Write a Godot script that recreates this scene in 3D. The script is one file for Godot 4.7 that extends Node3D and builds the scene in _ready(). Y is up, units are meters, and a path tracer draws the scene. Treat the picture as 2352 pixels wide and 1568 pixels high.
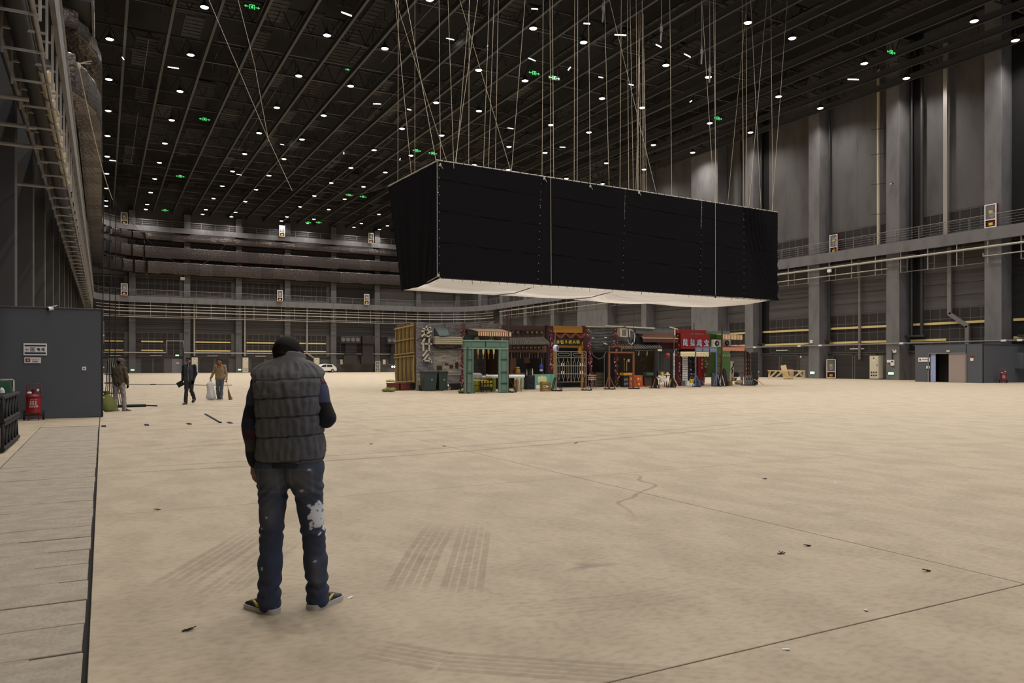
extends Node3D
# A film sound stage: room axes x to the right, y up, -z into the depth. P(x, y, d) gives the point d metres deep.

const RIGHT := 69.0      # face of the right wall
const LEFT := -4.0       # face of the left wall
const BACK := 148.0      # depth of the back wall
const REAR := -24.0      # wall behind the photographer
const DECK := 13.2       # top of the catwalk fascia
const LAMP := 63.0
const DAYLIGHT := 300.0

var M := {}
var taken := {}
var rng := RandomNumberGenerator.new()


func _ready() -> void:
	rng.seed = 7
	# camera: level, lens shifted upwards
	var cam := Camera3D.new()
	cam.name = "camera"
	cam.projection = Camera3D.PROJECTION_FRUSTUM
	cam.near = 0.1
	cam.far = 400.0
	cam.size = 2.0 * 0.1 * 784.0 / 1765.0
	cam.frustum_offset = Vector2(0.0, 0.1 * 53.0 / 1765.0)
	cam.position = Vector3(0, 1.48, 0)
	cam.rotation.y = -deg_to_rad(28.039)
	add_child(cam)
	cam.current = true
	# environment: a pale overcast sky that enters through the open bay behind the photographer
	var we := WorldEnvironment.new()
	we.name = "environment"
	var env := Environment.new()
	env.background_mode = Environment.BG_COLOR
	env.background_color = Color(0.55, 0.62, 0.75)
	env.background_energy_multiplier = 0.3
	env.tonemap_mode = Environment.TONE_MAPPER_LINEAR
	env.tonemap_exposure = 1.0
	env.sdfgi_enabled = true
	env.ssao_enabled = true
	env.ssil_enabled = true
	we.environment = env
	add_child(we)
	# daylight that falls in through the open bay door in the rear wall
	var day := AreaLight3D.new()
	day.name = "daylight"
	day.area_size = Vector2(16, 9)
	day.position = P(34, 5.0, REAR + 0.3)
	day.light_color = Color(0.62, 0.76, 1.0)
	day.light_energy = DAYLIGHT
	day.area_range = 250.0
	day.shadow_enabled = true
	add_child(day)
	materials()
	build_floor()
	build_ceiling()
	build_walls()
	build_catwalks()
	build_lamps()
	build_softbox()
	build_left_side()
	build_right_side()
	build_back_side()
	build_street()
	build_people()
	build_litter()


# ---------------------------------------------------------------- helpers

func P(x: float, y: float, d: float) -> Vector3:
	return Vector3(x, y, -d)


class Geo:
	# collects triangles; corners are given anticlockwise seen from outside
	var v := PackedVector3Array()
	var n := PackedVector3Array()
	var c := PackedColorArray()
	var col := Color.WHITE

	func tri(a: Vector3, b: Vector3, d: Vector3, na: Vector3, nb: Vector3, nd: Vector3) -> void:
		v.append(a); v.append(d); v.append(b)
		n.append(na); n.append(nd); n.append(nb)
		c.append(col); c.append(col); c.append(col)

	func flat(a: Vector3, b: Vector3, d: Vector3) -> void:
		var m := (b - a).cross(d - a).normalized()
		tri(a, b, d, m, m, m)

	func quad(a: Vector3, b: Vector3, d: Vector3, e: Vector3) -> Geo:
		var m := (d - a).cross(e - b).normalized()
		tri(a, b, d, m, m, m)
		tri(a, d, e, m, m, m)
		return self

	# a triangle seen from both sides
	func flat2(a: Vector3, b: Vector3, d: Vector3) -> Geo:
		flat(a, b, d)
		flat(b, a, d)
		return self

	func box(at: Vector3, s: Vector3, b := Basis()) -> Geo:
		var x := b.x * s.x * 0.5
		var y := b.y * s.y * 0.5
		var z := b.z * s.z * 0.5
		quad(at - x - y + z, at + x - y + z, at + x + y + z, at - x + y + z)
		quad(at + x - y - z, at - x - y - z, at - x + y - z, at + x + y - z)
		quad(at + x - y + z, at + x - y - z, at + x + y - z, at + x + y + z)
		quad(at - x - y - z, at - x - y + z, at - x + y + z, at - x + y - z)
		quad(at - x + y + z, at + x + y + z, at + x + y - z, at - x + y - z)
		quad(at - x - y - z, at + x - y - z, at + x - y + z, at - x - y + z)
		return self

	# a box with chamfered edges
	func cbox(at: Vector3, s: Vector3, e: float, b := Basis()) -> Geo:
		var h := s * 0.5
		var q := func(ix: float, iy: float, iz: float, k: int) -> Vector3:
			var p := Vector3(ix * h.x, iy * h.y, iz * h.z)
			for j in 3:
				if j != k:
					p[j] -= signf(p[j]) * e
			return at + b * p
		for k in 3:
			var i := (k + 1) % 3
			var j := (k + 2) % 3
			for sg in [-1.0, 1.0]:
				var w := []
				for st in [[-1, -1], [1, -1], [1, 1], [-1, 1]]:
					var d := Vector3()
					d[k] = sg; d[i] = st[0]; d[j] = st[1]
					w.append(q.call(d.x, d.y, d.z, k))
				if sg > 0: quad(w[0], w[1], w[2], w[3])
				else: quad(w[3], w[2], w[1], w[0])
			for si in [-1.0, 1.0]:
				for sj in [-1.0, 1.0]:   # edge that runs along k
					var lo := Vector3(); var hi := Vector3()
					lo[k] = -1; lo[i] = si; lo[j] = sj
					hi[k] = 1; hi[i] = si; hi[j] = sj
					var a: Vector3 = q.call(lo.x, lo.y, lo.z, i)
					var a2: Vector3 = q.call(lo.x, lo.y, lo.z, j)
					var z: Vector3 = q.call(hi.x, hi.y, hi.z, i)
					var z2: Vector3 = q.call(hi.x, hi.y, hi.z, j)
					if si * sj > 0: quad(a, a2, z2, z)
					else: quad(z, z2, a2, a)
		for sx in [-1.0, 1.0]:
			for sy in [-1.0, 1.0]:
				for sz in [-1.0, 1.0]:
					var a: Vector3 = q.call(sx, sy, sz, 0)
					var d: Vector3 = q.call(sx, sy, sz, 1)
					var f: Vector3 = q.call(sx, sy, sz, 2)
					if sx * sy * sz > 0: flat(a, d, f)
					else: flat(a, f, d)
		return self

	# a bar of rectangular section from a to b
	func bar(a: Vector3, b: Vector3, w: float, h: float, up := Vector3.UP) -> Geo:
		var z := (b - a).normalized()
		if absf(z.dot(up)) > 0.99: up = Vector3.RIGHT if absf(z.x) < 0.9 else Vector3.BACK
		var x := up.cross(z).normalized()
		return box((a + b) * 0.5, Vector3(w, h, a.distance_to(b)), Basis(x, z.cross(x), z))

	# a round tube along points; r is one radius or one per point
	func tube(pts: Array, r: Variant, sides := 8, caps := true) -> Geo:
		var k := pts.size()
		var rings := []
		var x := Vector3.ZERO
		for i in k:
			var t: Vector3 = (pts[mini(i + 1, k - 1)] - pts[maxi(i - 1, 0)]).normalized()
			if i == 0:
				x = t.cross(Vector3.UP if absf(t.y) < 0.9 else Vector3.RIGHT).normalized()
			else:
				x = (x - t * x.dot(t)).normalized()
			var y := t.cross(x)
			var rr: float = r[i] if r is Array else r
			var ring := []
			for s in sides:
				var an := TAU * s / sides
				ring.append([pts[i] + (x * cos(an) + y * sin(an)) * rr, x * cos(an) + y * sin(an)])
			rings.append(ring)
		for i in k - 1:
			for s in sides:
				var s2 := (s + 1) % sides
				var a = rings[i][s]; var b = rings[i][s2]; var d = rings[i + 1][s2]; var e = rings[i + 1][s]
				tri(a[0], b[0], d[0], a[1], b[1], d[1])
				tri(a[0], d[0], e[0], a[1], d[1], e[1])
		if caps:
			for s in range(1, sides - 1):
				flat(rings[0][0][0], rings[0][s + 1][0], rings[0][s][0])
				flat(rings[k - 1][0][0], rings[k - 1][s][0], rings[k - 1][s + 1][0])
		return self

	# profile of (radius, height) turned about the y axis of xf, from the bottom up on the outside
	func lathe(prof: Array, sides := 16, xf := Transform3D()) -> Geo:
		var rings := []
		for i in prof.size():
			var ring := PackedVector3Array()
			for s in sides:
				var an := TAU * s / sides
				ring.append(xf * Vector3(prof[i].x * cos(an), prof[i].y, -prof[i].x * sin(an)))
			rings.append(ring)
		return loft(rings, true, 40.0)

	# skin over rings of equal length, running upwards with each ring anticlockwise seen from above; faces meeting at less than crease degrees are smooth
	func loft(rings: Array, closed := true, crease := 180.0, cols: Array = []) -> Geo:
		var m: int = rings[0].size()
		var k := rings.size()
		var last := m if closed else m - 1
		var fn := []
		for i in k - 1:
			var row := PackedVector3Array()
			for s in last:
				var s2 := (s + 1) % m
				row.append((rings[i + 1][s2] - rings[i][s]).cross(rings[i + 1][s] - rings[i][s2]))
			fn.append(row)
		var lim := cos(deg_to_rad(crease))
		var keep := col
		for i in k - 1:
			for s in last:
				var s2 := (s + 1) % m
				var f: Vector3 = fn[i][s].normalized()
				if f == Vector3.ZERO: continue
				var nn := []
				for w in [[i, s], [i, s2], [i + 1, s2], [i + 1, s]]:
					var sum := Vector3.ZERO
					for di in [-1, 0]:
						for ds in [-1, 0]:
							var ii: int = w[0] + di
							var ss: int = w[1] + ds
							if ii < 0 or ii >= k - 1: continue
							if closed: ss = posmod(ss, m)
							elif ss < 0 or ss >= last: continue
							var g: Vector3 = fn[ii][ss]
							if g.normalized().dot(f) >= lim: sum += g
					nn.append(sum.normalized() if sum.length() > 0.0 else f)
				if cols.is_empty():
					tri(rings[i][s], rings[i][s2], rings[i + 1][s2], nn[0], nn[1], nn[2])
					tri(rings[i][s], rings[i + 1][s2], rings[i + 1][s], nn[0], nn[2], nn[3])
				else:
					var q := [[rings[i][s], nn[0], cols[i][s]], [rings[i][s2], nn[1], cols[i][s2]], [rings[i + 1][s2], nn[2], cols[i + 1][s2]], [rings[i + 1][s], nn[3], cols[i + 1][s]]]
					for t in [[0, 2, 1], [0, 3, 2]]:
						for w in t:
							v.append(q[w][0]); n.append(q[w][1]); c.append(q[w][2])
		col = keep
		return self

	# flat outline (x, y) anticlockwise, pushed out by depth along z, put through xf
	func slab(out: PackedVector2Array, depth: float, xf := Transform3D()) -> Geo:
		var idx := Geometry2D.triangulate_polygon(out)
		if Geometry2D.is_polygon_clockwise(out):
			out.reverse()
			idx = Geometry2D.triangulate_polygon(out)
		for t in range(0, idx.size(), 3):
			var a := out[idx[t]]; var b := out[idx[t + 1]]; var d := out[idx[t + 2]]
			if (b - a).cross(d - a) < 0.0:
				var sw := b; b = d; d = sw
			flat(xf * Vector3(a.x, a.y, depth), xf * Vector3(b.x, b.y, depth), xf * Vector3(d.x, d.y, depth))
			flat(xf * Vector3(a.x, a.y, 0), xf * Vector3(d.x, d.y, 0), xf * Vector3(b.x, b.y, 0))
		for i in out.size():
			var a := out[i]; var b := out[(i + 1) % out.size()]
			quad(xf * Vector3(a.x, a.y, 0), xf * Vector3(b.x, b.y, 0), xf * Vector3(b.x, b.y, depth), xf * Vector3(a.x, a.y, depth))
		return self

	func ball(at: Vector3, r: Vector3, sides := 12) -> Geo:
		var prof := []
		var k := sides / 2
		var rings := []
		for i in k + 1:
			var la := -PI / 2 + PI * i / k
			var ring := PackedVector3Array()
			for s in sides:
				var an := TAU * s / sides
				ring.append(at + Vector3(cos(la) * cos(an) * r.x, sin(la) * r.y, -cos(la) * sin(an) * r.z))
			rings.append(ring)
		return loft(rings)

	func mesh() -> ArrayMesh:
		var a := []
		a.resize(Mesh.ARRAY_MAX)
		a[Mesh.ARRAY_VERTEX] = v
		a[Mesh.ARRAY_NORMAL] = n
		a[Mesh.ARRAY_COLOR] = c
		var me := ArrayMesh.new()
		if v.size(): me.add_surface_from_arrays(Mesh.PRIMITIVE_TRIANGLES, a)
		return me


func numbered(called: String) -> String:
	var k: int = taken.get(called, 0)
	taken[called] = k + 1
	return called if k == 0 else "%s_%03d" % [called, k]


# one named mesh under a thing (or the root)
func obj(called: String, g: Variant, m: Material, parent: Node3D = self, at := Vector3.ZERO, kind := "") -> MeshInstance3D:
	var o := MeshInstance3D.new()
	if parent == self:
		o.name = numbered(called)
	else:
		# a plain part name; repeats under one parent are numbered
		var key := str(parent.get_instance_id()) + called
		var k: int = taken.get(key, 0)
		taken[key] = k + 1
		o.name = called if k == 0 else "%s_%03d" % [called, k]
	o.mesh = g.mesh() if g is Geo else g
	o.material_override = m
	o.position = at
	if kind: o.set_meta("kind", kind)
	parent.add_child(o, true)
	return o


func tag(o: Node3D, label: String, category: String, group := "") -> Node3D:
	o.set_meta("label", label)
	o.set_meta("category", category)
	if group: o.set_meta("group", group)
	return o


func thing(called: String, label: String, category: String, at := Vector3.ZERO, turn := 0.0, group := "") -> Node3D:
	var o := Node3D.new()
	o.name = numbered(called)
	add_child(o)
	o.position = at
	o.rotation.y = turn
	return tag(o, label, category, group)


func setting(called: String, label: String, at := Vector3.ZERO) -> Node3D:
	var o := Node3D.new()
	o.name = numbered(called)
	o.position = at
	add_child(o)
	o.set_meta("kind", "structure")
	if label: o.set_meta("label", label)
	return o


func dup(o: Node3D, at: Vector3, turn := 0.0, label := "", group := "") -> Node3D:
	var base := str(o.name)
	if base.right(4).begins_with("_") and base.right(3).is_valid_int(): base = base.left(-4)
	var r: Node3D = o.duplicate()
	r.name = numbered(base)
	add_child(r)
	r.position = at
	r.rotation.y = turn
	if label: r.set_meta("label", label)
	if group: r.set_meta("group", group)
	return r


# strokes of a written character: each string holds digit pairs (x right, y down) on a 10 by 10 grid
func glyph(g: Geo, strokes: Array, xf: Transform3D, size: float, w: float, depth := 0.01) -> void:
	for s: String in strokes:
		var p := []
		for i in range(0, s.length(), 2):
			p.append(Vector3((s[i].to_int() - 4.5) / 10.0 * size, (4.5 - s[i + 1].to_int()) / 10.0 * size, depth * 0.5))
		for i in p.size() - 1:
			var a: Vector3 = p[i]
			var b: Vector3 = p[i + 1]
			var d := (b - a).normalized() * w * 0.4
			g.bar(xf * (a - d), xf * (b + d), w, depth, xf.basis.z)


# arrow and running figure of the green way-out sign
func smat(called: String, hex: String, rough := 0.8, metal := 0.0) -> StandardMaterial3D:
	var m := StandardMaterial3D.new()
	m.resource_name = called
	m.albedo_color = Color(hex)
	m.roughness = rough
	m.metallic = metal
	M[called] = m
	return m


func vmat(called: String, rough := 0.85) -> StandardMaterial3D:
	var m := smat(called, "ffffff", rough)
	m.vertex_color_use_as_albedo = true
	return m


func glow(called: String, c: Color, energy: float) -> StandardMaterial3D:
	var m := smat(called, "ffffff", 0.5)
	m.emission_enabled = true
	m.emission = c
	m.emission_energy_multiplier = energy
	return m


func noise(freq: float, ramp: Array, size := 512, oct := 4, seed_ := 1, kind := FastNoiseLite.TYPE_SIMPLEX_SMOOTH, normal := false, bump := 4.0) -> NoiseTexture2D:
	var f := FastNoiseLite.new()
	f.noise_type = kind
	f.frequency = freq
	f.fractal_octaves = oct
	f.seed = seed_
	var t := NoiseTexture2D.new()
	t.width = size
	t.height = size
	t.seamless = true
	t.noise = f
	if normal:
		t.as_normal_map = true
		t.bump_strength = bump
	elif ramp.size():
		var gr := Gradient.new()
		var offs := PackedFloat32Array()
		var cols := PackedColorArray()
		for r in ramp:
			offs.append(r[0]); cols.append(Color(r[1]))
		gr.offsets = offs
		gr.colors = cols
		t.color_ramp = gr
	return t


# a world-mapped coat of noise in a material: coarse colour, fine multiplied detail
func coat(m: StandardMaterial3D, tex: Texture2D, scale: Vector3, fine: Texture2D = null, fine_scale := Vector3.ONE, world := true) -> StandardMaterial3D:
	m.albedo_texture = tex
	m.uv1_triplanar = true
	m.uv1_world_triplanar = world
	m.uv1_scale = scale
	if fine:
		m.detail_enabled = true
		m.detail_blend_mode = BaseMaterial3D.BLEND_MODE_MUL
		m.detail_albedo = fine
		m.detail_uv_layer = BaseMaterial3D.DETAIL_UV_2
		m.uv2_triplanar = true
		m.uv2_world_triplanar = world
		m.uv2_scale = fine_scale
	return m


func materials() -> void:
	var mott := noise(0.012, [[0.0, "e6e5e4"], [0.45, "f4f3f2"], [0.62, "ffffff"], [1.0, "eeedec"]], 1024, 5, 3)
	var fine := noise(0.03, [[0.0, "e4e2e0"], [0.5, "f7f6f5"], [1.0, "ffffff"]], 1024, 5, 11)
	var grime := noise(0.02, [[0.0, "d8d6d4"], [0.5, "f4f4f4"], [1.0, "ffffff"]], 512, 4, 5)
	# concrete floor, dusty and trodden
	coat(smat("concrete", "c1b095", 0.72), mott, Vector3(0.11, 0.11, 0.07), fine, Vector3(0.33, 0.33, 0.52))
	coat(smat("concrete_cover", "b0a38f", 0.75), mott, Vector3(0.23, 0.2, 0.31), fine, Vector3(0.9, 0.9, 0.6))
	smat("joint", "4a4035", 0.95)
	smat("gap", "1d1916", 0.95)
	coat(smat("wall_paint", "605d5b", 0.85), grime, Vector3(0.05, 0.02, 0.05))
	coat(smat("wall_board", "585452", 0.85), grime, Vector3(0.01, 0.3, 0.01))
	coat(smat("column_paint", "747170", 0.8), grime, Vector3(0.07, 0.03, 0.07))
	smat("tile", "2b2624", 0.75)
	smat("tile_warm", "2f2624", 0.75)
	smat("grid_steel", "5f5b58", 0.6)
	smat("door_dark", "2d2826", 0.6)
	smat("door_grey", "57534f", 0.6)
	smat("lintel", "454240", 0.7)
	smat("bar_yellow", "dcc682", 0.55)
	smat("steel_grey", "77726b", 0.5)
	smat("steel_light", "a9a398", 0.42, 0.3)
	smat("steel_dark", "2f2d2c", 0.6)
	smat("pipe_dark", "35312e", 0.5)
	smat("black", "0e0d0d", 0.7)
	smat("soot", "191818", 0.8)
	smat("white", "e6e3dc", 0.5)
	smat("cream", "cfc5ab", 0.55)
	smat("beam", "403f3e", 0.6)
	smat("beam_dark", "2e2d2c", 0.7)
	smat("deck", "231f1d", 0.85)
	smat("ceiling_black", "1a1919", 0.9)
	smat("box_grey", "54565a", 0.8)
	coat(smat("back_column", "5f5d5c", 0.8), grime, Vector3(0.07, 0.03, 0.07))
	coat(smat("back_board", "474442", 0.85), grime, Vector3(0.01, 0.3, 0.01))
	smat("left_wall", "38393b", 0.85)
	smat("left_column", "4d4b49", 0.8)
	smat("chrome", "cfcfcf", 0.25, 1.0)
	smat("red", "8e1a1b", 0.4)
	smat("red_deep", "74100f", 0.5)
	smat("plastic_green", "2f3b33", 0.5)
	smat("rubber", "1b1a1a", 0.85)
	smat("yellow", "e3c632", 0.5)
	smat("gold", "c89427", 0.45)
	smat("rope", "b5ab95", 0.85)
	smat("wood_new", "d9bf8d", 0.7)
	smat("wood_old", "6a4a30", 0.8)
	smat("blue_paint", "5f6f8c", 0.6)
	var fo := smat("foil", "564e4a", 0.3, 0.75)
	fo.normal_enabled = true
	fo.normal_texture = noise(0.02, [], 512, 4, 21, FastNoiseLite.TYPE_CELLULAR, true, 10.0)
	fo.normal_scale = 0.8
	fo.uv1_triplanar = true
	fo.uv1_scale = Vector3.ONE * 0.35
	var fo2: StandardMaterial3D = fo.duplicate()
	fo2.albedo_color = Color("463f3c")
	fo2.uv1_offset = Vector3(0.4, 0.3, 0.2)
	fo2.roughness = 0.42
	M["foil_dull"] = fo2
	var gl := smat("glass", "dfe8e6", 0.05)
	gl.transparency = BaseMaterial3D.TRANSPARENCY_ALPHA
	gl.albedo_color = Color(0.85, 0.9, 0.9, 0.12)
	glow("lamp_face", Color(1.0, 0.93, 0.84), 14.0)
	glow("tube_face", Color(0.95, 0.98, 1.0), 3.0)
	glow("exit_green", Color(0.05, 0.8, 0.35), 0.7)
	glow("exit_pale", Color(0.45, 1.0, 0.7), 1.2)
	var cl := smat("black_cloth", "19181a", 1.0)
	cl.metallic_specular = 0.1
	coat(smat("silk", "f1ece3", 0.85), noise(0.01, [[0.0, "e6dfd6"], [0.5, "ffffff"], [1.0, "f6f1ea"]], 512, 3, 9), Vector3(0.02, 0.2, 0.6))
	M["silk"].backlight_enabled = true
	M["silk"].backlight = Color(1.0, 0.99, 0.98)
	vmat("painted", 0.75)
	vmat("cloth", 0.92)
	vmat("skin", 0.6)
	vmat("gloss", 0.45)
	var st := vmat("stain", 0.8)
	st.transparency = BaseMaterial3D.TRANSPARENCY_ALPHA


# ---------------------------------------------------------------- floor and ceiling

func build_floor() -> void:
	var fl := setting("floor", "wide dusty beige concrete stage floor")
	obj("bed", Geo.new().box(P(32.5, -0.27, 62), Vector3(78, 0.5, 176)), M.gap, fl)
	var plate := func(x0: float, x1: float, d0: float, d1: float, called: String, m: Material) -> void:
		obj(called, Geo.new().cbox(Vector3.ZERO, Vector3(x1 - x0, 0.04, d1 - d0), 0.003), m, fl, P((x0 + x1) / 2, -0.02, (d0 + d1) / 2))
	# far plates
	plate.call(-5.0, 71.0, 36.2, 150.0, "far_plate", M.concrete)
	plate.call(27.5, 71.0, REAR - 1.0, 36.2, "side_plate", M.concrete)
	plate.call(-5.0, -1.305, REAR - 1.0, 36.2, "edge_plate", M.concrete)
	plate.call(-1.3, 27.49, REAR - 1.0, -8.11, "rear_plate", M.concrete)
	# slabs between the saw-cut joints
	var xs := [-0.07, 5.5, 11.0, 16.5, 22.0, 27.5]
	var ds := [-8.1, -2.6, 2.95, 8.52, 14.1, 21.2, 28.7, 36.2]
	for i in xs.size() - 1:
		for j in ds.size() - 1:
			var wd := 0.006 if j < 4 else 0.004
			plate.call(xs[i] + wd, xs[i + 1] - wd, ds[j] + wd, ds[j + 1] - wd, "slab", M.concrete)
	plate.call(-1.3, -0.08, 21.21, 36.19, "slab", M.concrete)
	# trench covers beside the left wall
	var d := -8.0
	while d < 21.0:
		var wdt := 0.502 + rng.randf_range(-0.004, 0.004)
		var e := minf(d + wdt, 21.19)
		var turn := rng.randf_range(-0.004, 0.004)
		var o := obj("trench_cover", Geo.new().cbox(Vector3.ZERO, Vector3(1.2, 0.04, e - d - 0.022), 0.004), M.concrete_cover, fl, P(-0.69 + rng.randf_range(-0.006, 0.004), -0.02 - rng.randf_range(0, 0.004), (d + e) / 2))
		o.rotation.y = turn
		# sand that has filled most of the joint
		if rng.randf() < 0.8:
			var k := rng.randf_range(0.3, 0.6)
			var off := rng.randf_range(-0.3, 0.3)
			obj("joint_sand", Geo.new().box(Vector3.ZERO, Vector3(1.2 * k, 0.03, 0.022)), M.concrete_cover, fl, P(-0.69 + off, -0.019, e))
		d = e
	# cable sockets along the end of the trench
	for x in [0.02, 0.95, 1.9, 2.85]:
		obj("floor_socket", Geo.new().cbox(Vector3.ZERO, Vector3(0.1, 0.012, 0.5), 0.004), M.gap, fl, P(x, 0.004, 20.9 - x * 0.1))
	floor_marks(fl)


# tyre marks and stains: thin worn films on the concrete, with fading ends
func floor_marks(fl: Node3D) -> void:
	var streaks := func(called: String, pts: Array, w: float, lanes: Array, dark: Color, a: float) -> void:
		var g := Geo.new()
		for l in lanes:
			var k := pts.size()
			for i in k - 1:
				var p0: Vector2 = pts[i]
				var p1: Vector2 = pts[i + 1]
				var dir := (p1 - p0).normalized()
				var nrm := Vector2(-dir.y, dir.x)
				var steps := 8
				for s in steps:
					var t0 := float(s) / steps
					var t1 := float(s + 1) / steps
					var f0 := (i + t0) / (k - 1)
					var f1 := (i + t1) / (k - 1)
					var q0: Vector2 = p0.lerp(p1, t0) + nrm * (l[0] * w)
					var q1: Vector2 = p0.lerp(p1, t1) + nrm * (l[0] * w)
					var h: float = l[1] * w * 0.5
					var al0: float = a * l[2] * smoothstep(0.0, 0.12, f0) * smoothstep(1.0, 0.55, f0)
					var al1: float = a * l[2] * smoothstep(0.0, 0.12, f1) * smoothstep(1.0, 0.55, f1)
					var c0 := Color(dark.r, dark.g, dark.b, al0)
					var c1 := Color(dark.r, dark.g, dark.b, al1)
					var q := [[q0 - nrm * h, c0], [q1 - nrm * h, c1], [q1 + nrm * h, c1], [q0 + nrm * h, c0]]
					for id in [0, 2, 1, 0, 3, 2]:
						g.v.append(Vector3(q[id][0].x, 0.0025, -q[id][0].y))
						g.n.append(Vector3.UP)
						g.c.append(q[id][1])
		obj(called, g, M.stain, fl)
	var tread := [[-0.4, 0.16, 1.0], [-0.2, 0.13, 0.8], [0.0, 0.17, 1.0], [0.2, 0.13, 0.85], [0.4, 0.16, 1.0]]
	var dk := Color(0.16, 0.13, 0.1)
	streaks.call("tyre_mark", [Vector2(0.37, 5.55), Vector2(0.85, 6.4), Vector2(1.5, 7.6)], 0.34, tread, dk, 0.13)
	streaks.call("tyre_mark", [Vector2(0.62, 5.2), Vector2(1.0, 5.9), Vector2(1.6, 7.0)], 0.3, tread, dk, 0.10)
	streaks.call("tyre_mark", [Vector2(1.72, 4.72), Vector2(2.25, 5.7), Vector2(2.9, 6.8)], 0.3, tread, dk, 0.13)
	streaks.call("tyre_mark", [Vector2(2.02, 4.5), Vector2(2.5, 5.4), Vector2(3.3, 6.9)], 0.3, tread, dk, 0.13)
	streaks.call("tyre_mark", [Vector2(1.18, 3.95), Vector2(1.5, 3.55), Vector2(2.2, 3.0), Vector2(2.9, 2.5)], 0.26, tread, dk, 0.14)
	streaks.call("tyre_mark", [Vector2(2.1, 4.1), Vector2(2.9, 3.9), Vector2(4.0, 3.9)], 0.3, tread, dk, 0.07)
	# long curves of vehicles that turned in front of the set
	for r in [[17.0, 14.0, 0.2, 0.2], [18.5, 15.2, 0.25, 0.16], [24.0, 21.0, 0.3, 0.13], [12.0, 26.0, 0.3, 0.14], [26.0, 27.0, 0.4, 0.14]]:
		var arc := []
		for k in 9:
			arc.append(Vector2(-1.0 + r[0] * k / 6.0, r[1] + 2.2 * sin(k * 0.38 + r[0]) - 0.02 * k * k))
		streaks.call("tyre_mark", arc, r[2], [[-0.6, 0.5, 1.0], [2.5, 0.5, 0.8]], dk, r[3])
	# oily smears
	for s in [[3.15, 4.72, 0.3, 0.16, 0.3], [2.15, 5.5, 0.2, 0.3, 0.12], [6.4, 5.2, 0.5, 0.3, 0.1], [4.3, 6.4, 0.4, 0.3, 0.1]]:
		var g := Geo.new()
		for k in 14:
			var a0 := TAU * k / 14
			var a1 := TAU * (k + 1) / 14
			var w0 := 0.75 + 0.35 * sin(a0 * 3 + s[0])
			var w1 := 0.75 + 0.35 * sin(a1 * 3 + s[0])
			for q in [[Vector2.ZERO, s[4]], [Vector2(cos(a1) * s[2] * w1, sin(a1) * s[3] * w1), 0.0], [Vector2(cos(a0) * s[2] * w0, sin(a0) * s[3] * w0), 0.0]]:
				g.v.append(Vector3(s[0] + q[0].x, 0.0022, -s[1] - q[0].y))
				g.n.append(Vector3.UP)
				g.c.append(Color(0.13, 0.12, 0.13, q[1]))
		obj("stain", g, M.stain, fl)
	# a meandering water mark
	var cur := Curve2D.new()
	for q in [Vector2(6.2, 8.6), Vector2(6.3, 8.2), Vector2(6.05, 7.9), Vector2(6.0, 7.5), Vector2(5.3, 7.0), Vector2(4.85, 6.7), Vector2(4.7, 6.3), Vector2(4.55, 6.0), Vector2(4.1, 5.75)]:
		cur.add_point(q, Vector2(0.08, 0.14), Vector2(-0.08, -0.14))
	cur.bake_interval = 0.12
	var meander := Array(cur.get_baked_points())
	streaks.call("water_mark", meander, 0.05, [[0.0, 1.0, 1.0]], Color(0.2, 0.15, 0.08), 0.2)


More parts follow.
